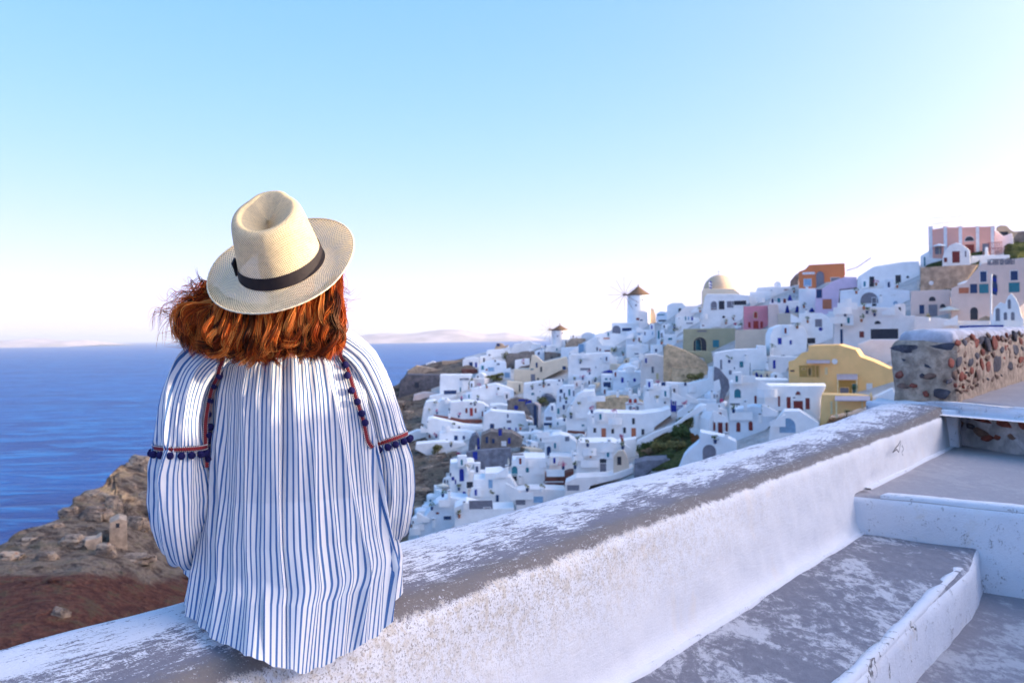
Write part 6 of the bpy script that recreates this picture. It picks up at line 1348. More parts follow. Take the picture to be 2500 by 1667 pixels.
M_SKIN = plain('skin', (0.60, 0.36, 0.26), 0.5, 0.06, 30)
M_TROUSER = plain('white_trousers', (0.72, 0.72, 0.72), 0.85, 0.06, 20)
def build_body():
    # skeleton for a skin modifier: pelvis first
    pts, edges = [], []
    def add(p, r, par=None):
        pts.append((p, r)); i = len(pts) - 1
        if par is not None: edges.append((par, i))
        return i
    pel = add(bl(0, 0.0, -0.50), (0.13, 0.10))
    w = add(bl(0, -0.01, -0.36), (0.115, 0.085), pel); ch = add(bl(0, -0.01, -0.20), (0.135, 0.095), w); up = add(bl(0, 0, -0.08), (0.12, 0.075), ch)
    nk = add(bl(0, 0.0, 0.0), (0.052, 0.052), up); nk2 = add(bl(0.0, 0.005, 0.06), (0.05, 0.052), nk)
    h1 = add(bl(-0.005, 0.01, 0.115), (0.068, 0.078), nk2); h2 = add(bl(-0.01, 0.0, 0.185), (0.078, 0.095), h1); add(bl(-0.015, -0.005, 0.235), (0.06, 0.07), h2)
    jaw = add(bl(-0.005, 0.07, 0.10), (0.035, 0.03), h1); add(bl(-0.008, 0.105, 0.145), (0.012, 0.012), jaw)
    for s in (-1, 1):
        sh = add(bl(s * 0.165, 0, -0.06), (0.052, 0.052), up)
        el = add(bl(s * 0.235, 0.0, -0.36), (0.038, 0.038), sh)
        fm = add(bl(s * 0.18, 0.14, -0.40), (0.033, 0.033), el); wr = add(bl(s * 0.10, 0.27, -0.44), (0.023, 0.020), fm)
        pm = add(bl(s * 0.07, 0.33, -0.455), (0.030, 0.014), wr)
        for k, (a, ln) in enumerate(((-0.022, 0.062), (-0.008, 0.072), (0.007, 0.068), (0.021, 0.052))):
            f0 = add(bl(s * (0.055) + a, 0.365, -0.458), (0.0095, 0.009), pm)
            f1 = add(bl(s * (0.05) + a * 1.2, 0.365 + ln * 0.55, -0.462), (0.0085, 0.008), f0)
            add(bl(s * 0.048 + a * 1.25, 0.365 + ln, -0.478), (0.007, 0.007), f1)
        t0 = add(bl(s * 0.055, 0.30, -0.458), (0.012, 0.011), wr); add(bl(s * 0.025, 0.335, -0.465), (0.009, 0.009), t0)
        hp = add(bl(s * 0.095, 0.06, -0.52), (0.09, 0.075), pel)
        ld = BY * math.cos(R(-6)) - BX * math.sin(R(-6))
        k0 = bl(s * 0.11, 0.08, -0.525) + ld * 0.40
        kn = add(k0, (0.058, 0.058), hp); cf = add(k0 + ld * 0.05 + Vector((0, 0, -0.16)), (0.052, 0.055), kn); an = add(k0 + ld * 0.03 + Vector((0, 0, -0.42)), (0.034, 0.036), cf)
        add(k0 + ld * 0.15 + Vector((0, 0, -0.48)), (0.036, 0.024), an)
    me = bpy.data.meshes.new('body'); me.from_pydata([tuple(p - Vector(person.location)) for p, r in pts], edges, [])
    o = link('body', me, M_SKIN, person)
    md = o.modifiers.new('skin', 'SKIN'); md.use_smooth_shade = True; md.branch_smoothing = 0.4
    sv = me.skin_vertices[0].data
    for i, (p, r) in enumerate(pts): sv[i].radius = r; sv[i].use_root = (i == 0)
    sb = o.modifiers.new('sub', 'SUBSURF'); sb.levels = 1; sb.render_levels = 2
    # bake
    dg = bpy.context.evaluated_depsgraph_get(); ev = o.evaluated_get(dg); m2 = bpy.data.meshes.new_from_object(ev)
    o.modifiers.clear(); o.data = m2
    if not m2.materials: m2.materials.append(M_SKIN)
    m2.polygons.foreach_set('use_smooth', [True] * len(m2.polygons))
    # face: eyes and mouth on the far side
    for s in (-1, 1):
        b = bmesh.new(); bmesh.ops.create_uvsphere(b, u_segments=12, v_segments=8, radius=0.012); m_ = bpy.data.meshes.new('eye'); b.to_mesh(m_); b.free()
        e = link('eye', m_, plain('eye_white', (0.7, 0.7, 0.7), 0.3), None, True); e.location = bl(-0.01 + s * 0.032, 0.088, 0.165); setpar(e, person)
    # trousers on the legs, following them
    for s in (-1, 1):
        ld = BY * math.cos(R(-6)) - BX * math.sin(R(-6)); k0 = bl(s * 0.11, 0.08, -0.525) + ld * 0.40
        path = [bl(s * 0.085, 0.0, -0.51), bl(s * 0.10, 0.10, -0.51), bl(s * 0.11, 0.08, -0.52) + ld * 0.24, k0 + Vector((0, 0, 0.005)), k0 + ld * 0.06 + Vector((0, 0, -0.10)), k0 + ld * 0.045 + Vector((0, 0, -0.34))]
        rad = [0.115, 0.105, 0.09, 0.078, 0.072, 0.065]
        tube('trouser_leg', path, rad, M_TROUSER, person)

def catmull(pts, n):
    P = [Vector(p) for p in pts]; P = [P[0] * 2 - P[1]] + P + [P[-1] * 2 - P[-2]]
    out = []; m = len(P) - 3
    for i in range(n):
        t = i / (n - 1) * m; k = min(int(t), m - 1); u = t - k
        a, b, c, d = P[k:k + 4]
        out.append(0.5 * ((2 * b) + (c - a) * u + (2 * a - 5 * b + 4 * c - d) * u * u + (3 * b - a - 3 * c + d) * u ** 3))
    return out
def frames(path, up=Vector((0, 1, 0))):
    fr = []; n = len(path); prev = None
    for i in range(n):
        t = (path[min(n - 1, i + 1)] - path[max(0, i - 1)]).normalized()
        if prev is None: a = (up - t * up.dot(t)).normalized()
        else: a = (prev - t * prev.dot(t)).normalized()
        prev = a; fr.append((a, t.cross(a)))
    return fr
def tube(name, pts, rads, m, parent, n=40, k=20):
    path = catmull(pts, n); rr = np.interp(np.linspace(0, 1, n), np.linspace(0, 1, len(rads)), rads); fr = frames(path)
    P = np.zeros((n, k, 3)); off = Vector(parent.location)
    for i in range(n):
        a, b = fr[i]
        for j in range(k):
            q = 2 * math.pi * j / k; P[i, j] = path[i] - off + (a * math.cos(q) + b * math.sin(q)) * float(rr[i])
    return grid_mesh(name, P, m, parent, closed_u=True)
build_body()

# ---- striped cotton
def fabric_mat():
    m, nt, bs = newmat('striped_cotton')
    uvn = N(nt, 'ShaderNodeUVMap'); uvn.uv_map = 'UVMap'; sep = N(nt, 'ShaderNodeSeparateXYZ'); L(nt, uvn.outputs[0], sep.inputs[0])
    g = geo_pos(nt)
    wob = noise_(nt, uvn.outputs[0], 1.1, 2, 0.5)
    u = math_(nt, 'ADD', sep.outputs[0], math_(nt, 'MULTIPLY', math_(nt, 'SUBTRACT', wob, 0.5), 0.10))
    fr = math_(nt, 'FRACT', u); tri = math_(nt, 'ABSOLUTE', math_(nt, 'SUBTRACT', fr, 0.5))     # 0 in the middle of a stripe
    wid = math_(nt, 'FLOOR', u); wn = N(nt, 'ShaderNodeTexWhiteNoise', noise_dimensions='1D'); L(nt, wid, wn.inputs['W'])
    lim = math_(nt, 'ADD', 0.15, math_(nt, 'MULTIPLY', wn.outputs['Value'], 0.06))
    edge = math_(nt, 'SUBTRACT', tri, lim)
    s = math_(nt, 'SUBTRACT', 1.0, ramp(nt, edge, -0.03, 0.03))
    # yarn slubs across and along
    cm = N(nt, 'ShaderNodeCombineXYZ'); L(nt, math_(nt, 'MULTIPLY', sep.outputs[0], 9.0), cm.inputs[0]); L(nt, math_(nt, 'MULTIPLY', sep.outputs[1], 260.0), cm.inputs[1])
    slub = noise_(nt, cm.outputs[0], 1.0, 3, 0.7)
    cm2 = N(nt, 'ShaderNodeCombineXYZ'); L(nt, math_(nt, 'MULTIPLY', sep.outputs[0], 40.0), cm2.inputs[0]); L(nt, math_(nt, 'MULTIPLY', sep.outputs[1], 16.0), cm2.inputs[1])
    slub2 = noise_(nt, cm2.outputs[0], 1.0, 3, 0.7)
    blue = mix(nt, ramp(nt, math_(nt, 'ADD', math_(nt, 'MULTIPLY', slub, 0.5), math_(nt, 'MULTIPLY', slub2, 0.5)), 0.35, 0.7), (0.016, 0.095, 0.31), (0.08, 0.23, 0.48))
    white = mix(nt, slub, (0.80, 0.80, 0.80), (0.92, 0.90, 0.88))
    c = mix(nt, math_(nt, 'MULTIPLY', s, 0.95), white, blue)
    L(nt, c, bs.inputs['Base Color']); bs.inputs['Roughness'].default_value = 0.9; bs.inputs['Specular IOR Level'].default_value = 0.15
    bump(nt, bs, math_(nt, 'ADD', slub, slub2), 0.25, 0.0006)
    tr = N(nt, 'ShaderNodeBsdfTranslucent'); L(nt, c, tr.inputs['Color'])
    ms = N(nt, 'ShaderNodeMixShader'); ms.inputs[0].default_value = 0.28
    L(nt, bs.outputs[0], ms.inputs[1]); L(nt, tr.outputs[0], ms.inputs[2])
    L(nt, ms.outputs[0], nt.nodes['Material Output'].inputs['Surface'])
    return m
M_FAB = fabric_mat()

def interp(x, xs, ys): return float(np.interp(x, xs, ys))
NST = 140
_rf = random.Random(5)
FOLDS = [(_rf.uniform(0, 2 * math.pi), _rf.uniform(0.05, 0.12), _rf.uniform(0.4, 1.0), _rf.uniform(-0.25, 0.25), _rf.uniform(0, 6.28), _rf.uniform(0.0, 0.35), _rf.uniform(0.6, 1.3)) for _ in range(64)]
HEM = [(-100, 452, 1462), (-85, 454, 1488), (-65, 470, 1524), (-45, 515, 1566), (-25, 600, 1605), (-8, 690, 1636), (5, 742, 1649), (18, 795, 1629), (35, 860, 1594), (55, 922, 1550), (70, 956, 1500), (85, 966, 1449), (100, 964, 1430)]
def hem_point(ph):
    d = math.degrees(ph); x = interp(d, [h_[0] for h_ in HEM], [h_[1] for h_ in HEM]); y = interp(d, [h_[0] for h_ in HEM], [h_[2] for h_ in HEM])
    y += 2.5 * math.sin(ph * 23) + 1.5 * math.sin(ph * 51)
    v = ray(x, y); p = v * (-0.588 / v.z); t_ = (p - WO).dot(WN)
    if t_ > 0.50:
        q = v * ((WO + WN * 0.540).dot(WN) / v.dot(WN)); w = min(1.0, (t_ - 0.50) / 0.05); p = p.lerp(q, w)
    return p
def torso_surface():
    nv, nu = 260, 640
    P = np.zeros((nv, nu, 3)); UV = np.zeros((nv, nu, 2))
    zk = [-0.70, -0.64, -0.60, -0.52, -0.44, -0.35, -0.22, -0.12, -0.06, -0.02, 0.01, 0.03]
    ak = [0.222, 0.224, 0.224, 0.220, 0.212, 0.203, 0.192, 0.184, 0.170, 0.135, 0.095, 0.075]
    bk = [0.295, 0.292, 0.280, 0.240, 0.190, 0.150, 0.142, 0.130, 0.105, 0.085, 0.07, 0.06]     # to the back
    fk = [0.25, 0.25, 0.24, 0.22, 0.19, 0.16, 0.15, 0.13, 0.10, 0.08, 0.06, 0.05]               # to the front
    cxk = [0.01, 0.01, 0.008, 0.005, 0.0, 0.0, 0.0, 0.0, 0.0, 0.0, 0.0, 0.0]
    off = Vector(person.location)
    for j in range(nu):
        # phi = 0 at the back, positive to the viewer's right
        ph = 2 * math.pi * j / nu - math.pi
        c, s = math.cos(ph), math.sin(ph)
        back = max(0.0, c)
        # hem: a deep shirt tail at the back (a little right of the middle), high at the sides, on the lap in front
        cb = max(0.0, math.cos(ph - 0.06)); pA = None; Hm = None
        zh = -0.582 - 0.06 * cb ** 2.6 if c > 0 else -0.575 + 0.07 * (-c)
        zh += 0.004 * math.sin(ph * 17) + 0.003 * math.sin(ph * 41 + 1)
        for i in range(nv):
            v = i / (nv - 1); z = 0.03 + (zh - 0.03) * v
            a, fb, cx = interp(z, zk, ak), interp(z, zk, bk if c > 0 else fk), interp(z, zk, cxk)
            x = cx + a * (abs(s) ** 0.92) * (1 if s > 0 else -1); y = -fb * (abs(c) ** 0.92) * (1 if c > 0 else -1)
            # folds
            grow = interp(v, [0, 0.12, 0.4, 0.75, 1], [0.35, 0.6, 0.85, 1.0, 1.25])
            h = 0.0; tg = 0.0
            for (p0, w, amp, drift, phs, st, ln) in FOLDS:
                if v < st * 0.8: continue
                fade = min(1.0, (v - st * 0.8) / 0.2)
                d = (ph - p0 - drift * (v - 0.3) - 0.03 * math.sin(v * 5 + phs) + math.pi) % (2 * math.pi) - math.pi
                if abs(d) > 3 * w: continue
                g = math.exp(-(d / w) ** 2); h += amp * fade * g; tg += amp * fade * g * (-d / w)
            # box pleat at the middle of the back
            dp = ph + 0.10
            pl_ = math.exp(-(dp / 0.022) ** 2); h -= 1.0 * pl_ * (1 - 0.3 * v)
            h += 0.7 * math.exp(-((dp - 0.12) / 0.09) ** 2) + 0.6 * math.exp(-((dp + 0.13) / 0.08) ** 2)
            fine = math.sin(ph * 47 + 3 * math.sin(v * 3)) * interp(v, [0, 0.1, 0.35, 1], [0.5, 0.35, 0.12, 0.05])
            disp = 0.0155 * grow * (h - 1.1) + 0.003 * fine
            disp += 0.006 * noise.noise(Vector((ph * 2.0, v * 4.0, 3.3))) * v + 0.0030 * noise.noise(Vector((ph * 11.0, v * 5.0, 8.3))) + 0.0016 * noise.noise(Vector((ph * 22.0, v * 16.0, 1.3)))
            nl = math.hypot(s, c)
            x += s * disp; y -= c * disp
            x += c * 0.010 * tg * grow; y += s * 0.010 * tg * grow
            # side flare: cloth kicks out at the hips
            if v > 0.8: 
                k = (v - 0.8) / 0.2; x += s * 0.010 * k * abs(s); 
            p = bl(x, y, z)
            if c > -0.15:      # lower part: drape from the seat to the hem lying on the wall top or over its inner edge
                if i == 0: Hm = hem_point(ph)
                zA = -0.50
                if z < zA or v > 0.80:
                    kk = max(0.0, min(1.0, (v - 0.80) / 0.20))
                    if pA is None: pA = p.copy()
                    u_ = kk; ctl = pA.lerp(Hm, 0.45) + Vector((0, 0, -0.012)) if Hm.z > -0.60 else pA.lerp(Hm, 0.5) + (Hm - pA).cross(Vector((0, 0, 1))).cross(Vector((0, 0, 1))).normalized() * 0.0 + Vector((0, 0, 0.012))
                    q_ = pA * (1 - u_) ** 2 + ctl * 2 * u_ * (1 - u_) + Hm * u_ * u_
                    fold_ = (s * disp, -c * disp); w_ = 1.0
                    q_ = q_ + (BX * s - BY * c) * (0.010 * grow * (h - 1.1)) * min(1, kk * 3) + Vector((0, 0, 0.004 * max(0, h)))
                    bl_ = min(1.0, kk * 3.0); p = p.lerp(q_, bl_) if c > 0.1 else p.lerp(q_, bl_ * max(0, (c + 0.15) / 0.25))
                    t_ = (p - WO).dot(WN)
                    if t_ < 0.49 and p.z < -0.588: p.z = -0.588
            P[i, j] = p - off
            UV[i, j] = ((ph / (2 * math.pi) + 0.5) * NST + 0.35 * math.sin(ph * 9), v)
    return grid_mesh('blouse', P, M_FAB, person, uv=UV, closed_u=True)
blouse = torso_surface()

def sleeve(side, ctr, name='sleeve', nst=40, band_at=0.5, seed=1):
    """ctr: list of (point, half width, thickness factor)"""
    n, k = 220, 260
    pts = [c[0] for c in ctr]; path = catmull(pts, n); fr = frames(path, Vector((0, -1, 0)))
    tt = np.linspace(0, 1, len(ctr)); rr = np.interp(np.linspace(0, 1, n), tt, [c[1] for c in ctr]); th = np.interp(np.linspace(0, 1, n), tt, [c[2] for c in ctr])
    rs = random.Random(seed); fl = [(rs.uniform(0, 6.28), rs.uniform(0.10, 0.26), rs.uniform(0.4, 1.0), rs.uniform(-0.8, 0.8), rs.uniform(0, 6)) for _ in range(20)]
    P = np.zeros((n, k, 3)); UV = np.zeros((n, k, 2)); off = Vector(person.location)
    for i in range(n):
        t = i / (n - 1); a, b = fr[i]; r = float(rr[i])
        gat = math.exp(-((t - band_at) / 0.035) ** 2); g0 = math.exp(-(t / 0.10) ** 2); g1 = math.exp(-((t - 1.0) / 0.05) ** 2)
        for j in range(k):
            q = 2 * math.pi * j / k
            h = 0.0; tg = 0
            for (p0, w, amp, dr, phs) in fl:
                d = (q - p0 - dr * (t - band_at) - 0.12 * math.sin(7 * t + phs) + math.pi) % (2 * math.pi) - math.pi
                if abs(d) > 3 * w: continue
                g = math.exp(-(d / w) ** 2); h += amp * g; tg += amp * g * (-d / w)
            am = 0.17 * (1 - 0.6 * gat)
            rad = r * (1 + am * (h - 1.1)) + 0.0016 * math.sin(q * 31 + 2 * t) * (gat + g0 + 0.25)
            rad *= 1 + 0.05 * noise.noise(Vector((q, t * 9, seed))) + 0.035 * noise.noise(Vector((q * 3.5, t * 14, seed + 5))) + 0.02 * noise.noise(Vector((q * 8, t * 34, seed + 9)))
            qq = q + 0.10 * tg * 0.7
            P[i, j] = path[i] - off + (a * math.cos(qq) * float(th[i]) + b * math.sin(qq)) * rad
            UV[i, j] = (j / k * nst + 0.2 * math.sin(q * 3), t * 0.9)
    o = grid_mesh(name, P, M_FAB, blouse, uv=UV, closed_u=True)
    return o, path, fr, rr, th
def S(px, py, d): return at(px, py, d)
LD, RD = 2.16, 2.30
left_c = [(S(590, 832, 2.19), 0.030, 1), (S(525, 860, 2.185), 0.046, 1), (S(478, 905, 2.18), 0.050, 1.0), (S(455, 960, 2.17), 0.049, 1.05), (S(443, 1022, LD), 0.050, 1.05), (S(440, 1078, LD), 0.0535, 1.05), (S(439, 1100, LD), 0.0520, 1.05), (S(434, 1150, LD), 0.0600, 1.08),
          (S(436, 1215, LD), 0.0630, 1.1), (S(440, 1272, 2.17), 0.0610, 1.1), (S(450, 1308, 2.22), 0.054, 1.1), (S(480, 1316, 2.32), 0.045, 1.0), (S(540, 1310, 2.44), 0.030, 1.0)]
right_c = [(S(770, 815, 2.24), 0.030, 1), (S(830, 842, 2.26), 0.046, 1), (S(872, 880, 2.28), 0.052, 1), (S(903, 935, 2.29), 0.050, 1.0), (S(925, 995, RD), 0.048, 1.05), (S(940, 1060, RD), 0.049, 1.05), (S(947, 1085, RD), 0.0455, 1.05), (S(957, 1130, RD), 0.0495, 1.08),
           (S(960, 1200, RD), 0.0510, 1.1), (S(956, 1255, RD), 0.0480, 1.1), (S(950, 1290, 2.33), 0.044, 1.05), (S(925, 1300, 2.43), 0.036, 1.0), (S(870, 1290, 2.54), 0.026, 1.0)]
BA = 5.45 / 12
SLE = []
SLE.append(sleeve(-1, left_c, seed=3, band_at=BA)); SLE.append(sleeve(1, right_c, seed=9, band_at=BA))

# ---- braided trim and pompoms
def braid_mat():
    m, nt, bs = newmat('braided_trim')
    uvn = N(nt, 'ShaderNodeUVMap'); uvn.uv_map = 'UVMap'; sep = N(nt, 'ShaderNodeSeparateXYZ'); L(nt, uvn.outputs[0], sep.inputs[0])
    a = math_(nt, 'ABSOLUTE', math_(nt, 'SUBTRACT', sep.outputs[1], 0.5))
    k = math_(nt, 'SINE', math_(nt, 'ADD', math_(nt, 'MULTIPLY', sep.outputs[0], 1150.0), math_(nt, 'MULTIPLY', a, 9.0)))
    c = mix(nt, ramp(nt, k, -0.2, 0.4), (0.10, 0.004, 0.010), (0.30, 0.014, 0.018))
    rim = ramp(nt, a, 0.30, 0.34)
    c = mix(nt, rim, c, (0.015, 0.012, 0.05))
    L(nt, c, bs.inputs['Base Color']); bs.inputs['Roughness'].default_value = 0.8
    return m
M_BRAID = braid_mat(); M_POM = plain('navy_wool', (0.012, 0.010, 0.075), 0.95, 0.3, 300); M_STITCH = plain('white_stitch', (0.8, 0.76, 0.72), 0.8, 0.1, 50)
def bvh_of(objs):
    V, Fc = [], []
    for o in objs:
        n0 = len(V); mw = Vector(person.location) ; V += [v.co + mw for v in o.data.vertices]; Fc += [tuple(n0 + i for i in p.vertices) for p in o.data.polygons]
    return BVHTree.FromPolygons(V, Fc)
BV = bvh_of([blouse, SLE[0][0], SLE[1][0]])
def onbody(px, py, lift=0.004):
    v = ray(px, py).normalized(); h = BV.ray_cast(v * 1.2, v)
    if h[0] is None: return at(px, py, 2.15)
    n = h[1]; 
    if n.dot(v) > 0: n = -n
    return h[0] + n * lift - v * lift * 0.5
def ribbon(name, pts, wdt, viewer_n, m=None):
    n = len(pts); P = np.zeros((5, n, 3)); UV = np.zeros((5, n, 2)); s = 0; off = Vector(person.location); st = []
    for i, p in enumerate(pts):
        t = (pts[min(n - 1, i + 1)] - pts[max(0, i - 1)]).normalized(); nn = viewer_n(i, p).normalized(); sd = t.cross(nn).normalized()
        if i: s += (p - pts[i - 1]).length
        for k in range(5):
            w = (k / 4 - 0.5) * wdt; P[k, i] = p + sd * w + nn * (0.0022 * (1 - (2 * k / 4 - 1) ** 2)) - off; UV[k, i] = (s, k / 4)
        st.append((p, t, sd, nn, s))
    o = grid_mesh(name, P, m or M_BRAID, blouse, uv=UV)
    # white stitches along both edges, geometry
    V, Fc = [], []; nxt = 0; step = 0.0042
    for i in range(1, n):
        while nxt <= st[i][4]:
            f = (nxt - st[i - 1][4]) / max(1e-6, st[i][4] - st[i - 1][4]); p = st[i - 1][0].lerp(st[i][0], f); t, sd, nn = st[i][1], st[i][2], st[i][3]
            for e in (-1, 1):
                c = p + sd * (e * wdt * 0.36) + nn * 0.0022 - off; a = (t * 0.0017 + sd * e * 0.0011); b2 = t.cross(nn) * 0.0; u = (t * -0.0005 + sd * 0.0010)
                k = len(V); V += [c + a, c + u + nn * .0006, c - a, c - u + nn * .0006, c + nn * 0.0014]; Fc += [(k, k + 1, k + 4), (k + 1, k + 2, k + 4), (k + 2, k + 3, k + 4), (k + 3, k, k + 4)]
            nxt += step
    so = mesh('trim_stitching', V, Fc, M_STITCH, blouse); so['kind'] = 'stuff'
    return o
def pom_mesh():
    b = bmesh.new(); bmesh.ops.create_icosphere(b, subdivisions=4, radius=1.0)
    for v in b.verts:
        k = noise.noise(v.co * 7.0) * 0.16 + noise.noise(v.co * 21.0) * 0.10; v.co = v.co * (1 + k)
    me = bpy.data.meshes.new('pompom'); b.to_mesh(me); b.free(); me.materials.append(M_POM); return me
POM = pom_mesh()
def pom(p, r=0.0078):
    o = bpy.data.objects.new('pompom', POM); COL.objects.link(o); o.parent = blouse; o.location = p - Vector(person.location); o.scale = (r, r, r)
    o.rotation_euler = (rnd.uniform(0, 6), rnd.uniform(0, 6), 0)
vn = lambda i, p: -p.normalized()
lt = [(545, 872), (536, 892), (528, 915), (516, 940), (508, 970), (501, 1006), (497, 1040), (497, 1080), (500, 1115), (502, 1142)]
rt = [(826, 850), (833, 866), (843, 892), (853, 925), (863, 958), (873, 990), (882, 1020), (889, 1050), (897, 1078), (908, 1093)]
for pl_ in (lt, rt):
    sm = catmull([Vector((x, y, 0)) for x, y in pl_], 60); P = [onbody(q.x, q.y, 0.005) for q in sm]
    # smooth depth along the seam
    for _ in range(6): P = [P[0]] + [(P[i - 1] + P[i] * 2 + P[i + 1]) / 4 for i in range(1, len(P) - 1)] + [P[-1]]
    ribbon('braided_trim', P, 0.0125, vn)
for (x, y) in [(531, 912), (525, 944), (516, 978), (511, 1010), (508, 1042), (504, 1062), (508, 1075), (506, 1100), (503, 1120), (838, 893), (846, 920), (857, 955), (870, 982), (879, 1010), (889, 1032)]:
    pom(onbody(x, y, 0.008))
for si, (ob, path, fr, rr, th) in enumerate(SLE):
    i = int(BA * 219) + 1; c = path[i]; a, b = fr[i]; r = float(rr[i]); t = (path[i + 1] - path[i]).normalized()
    ring = []; nr = 90; tilt = 0.0
    for j in range(nr + 1):
        q = 2 * math.pi * j / nr; ring.append(c + (a * math.cos(q) * float(th[i]) + b * math.sin(q)) * (r * 1.045))
    ribbon('braided_trim', ring, 0.0125, lambda i_, p, c=c: (p - c))
    npm = 17 if si == 0 else 15
    for j in range(npm):
        q = 2 * math.pi * (j + 0.4) / npm + rnd.uniform(-.05, .05); pom(c + (a * math.cos(q) * float(th[i]) + b * math.sin(q)) * (r * 1.12) + t * 0.0135)

# ---- hat
HAT_C = at(688, 648, 2.15)
hup = Vector((-0.125, -0.56, 0.82)).normalized()          # leans left and back towards the viewer
hx = (Vector((1, 0, 0)) - hup * hup.x).normalized(); hy = hup.cross(hx)      # hy points away from the viewer
def straw_mat():
    m, nt, bs = newmat('woven_straw')
    uvn = N(nt, 'ShaderNodeUVMap'); uvn.uv_map = 'UVMap'; sep = N(nt, 'ShaderNodeSeparateXYZ'); L(nt, uvn.outputs[0], sep.inputs[0]); u, v = sep.outputs[0], sep.outputs[1]
    p = math_(nt, 'SINE', math_(nt, 'MULTIPLY', math_(nt, 'ADD', u, v), math.pi)); q = math_(nt, 'SINE', math_(nt, 'MULTIPLY', math_(nt, 'SUBTRACT', u, v), math.pi))
    w = math_(nt, 'MULTIPLY', math_(nt, 'ABSOLUTE', p), math_(nt, 'ABSOLUTE', q))
    nz = noise_(nt, uvn.outputs[0], 0.30, 4, 0.65); nf = noise_(nt, uvn.outputs[0], 1.6, 2, 0.5)
    thr = math_(nt, 'ADD', 0.62, math_(nt, 'MULTIPLY', math_(nt, 'SUBTRACT', 0.5, nz), 1.3)); thr = math_(nt, 'ADD', thr, math_(nt, 'MULTIPLY', math_(nt, 'SUBTRACT', nf, 0.5), 0.5))
    hole = math_(nt, 'MULTIPLY', ramp(nt, math_(nt, 'SUBTRACT', w, thr), -0.06, 0.08), 0.85)
    c = mix(nt, w, (0.95, 0.80, 0.50), (0.68, 0.49, 0.24)); c = mix(nt, math_(nt, 'MULTIPLY', ramp(nt, nz, 0.5, 0.8), 0.3), c, (0.93, 0.78, 0.46))
    c = mix(nt, math_(nt, 'MULTIPLY', hole, 0.7), c, (0.16, 0.09, 0.05))
    L(nt, c, bs.inputs['Base Color']); bs.inputs['Roughness'].default_value = 0.75; bs.inputs['Specular IOR Level'].default_value = 0.25
    bump(nt, bs, math_(nt, 'SUBTRACT', 1.0, w), 0.8, 0.0012)
    tr = N(nt, 'ShaderNodeBsdfTranslucent'); L(nt, c, tr.inputs['Color']); ms = N(nt, 'ShaderNodeMixShader'); ms.inputs[0].default_value = 0.18
    L(nt, bs.outputs[0], ms.inputs[1]); L(nt, tr.outputs[0], ms.inputs[2])
    tp = N(nt, 'ShaderNodeBsdfTransparent'); m2 = N(nt, 'ShaderNodeMixShader'); L(nt, math_(nt, 'MULTIPLY', hole, 0.30), m2.inputs[0]); L(nt, ms.outputs[0], m2.inputs[1]); L(nt, tp.outputs[0], m2.inputs[2])
    L(nt, m2.outputs[0], nt.nodes['Material Output'].inputs['Surface'])
    return m
M_STRAW = straw_mat(); M_BAND = plain('dark_grosgrain', (0.018, 0.012, 0.014), 0.7, 0.2, 60); M_RIM = plain('straw_rim', (0.86, 0.70, 0.44), 0.75, 0.2, 200)
def hat_pt(q, rx, ry, z): return hx * (rx * math.cos(q)) + hy * (ry * math.sin(q)) + hup * z
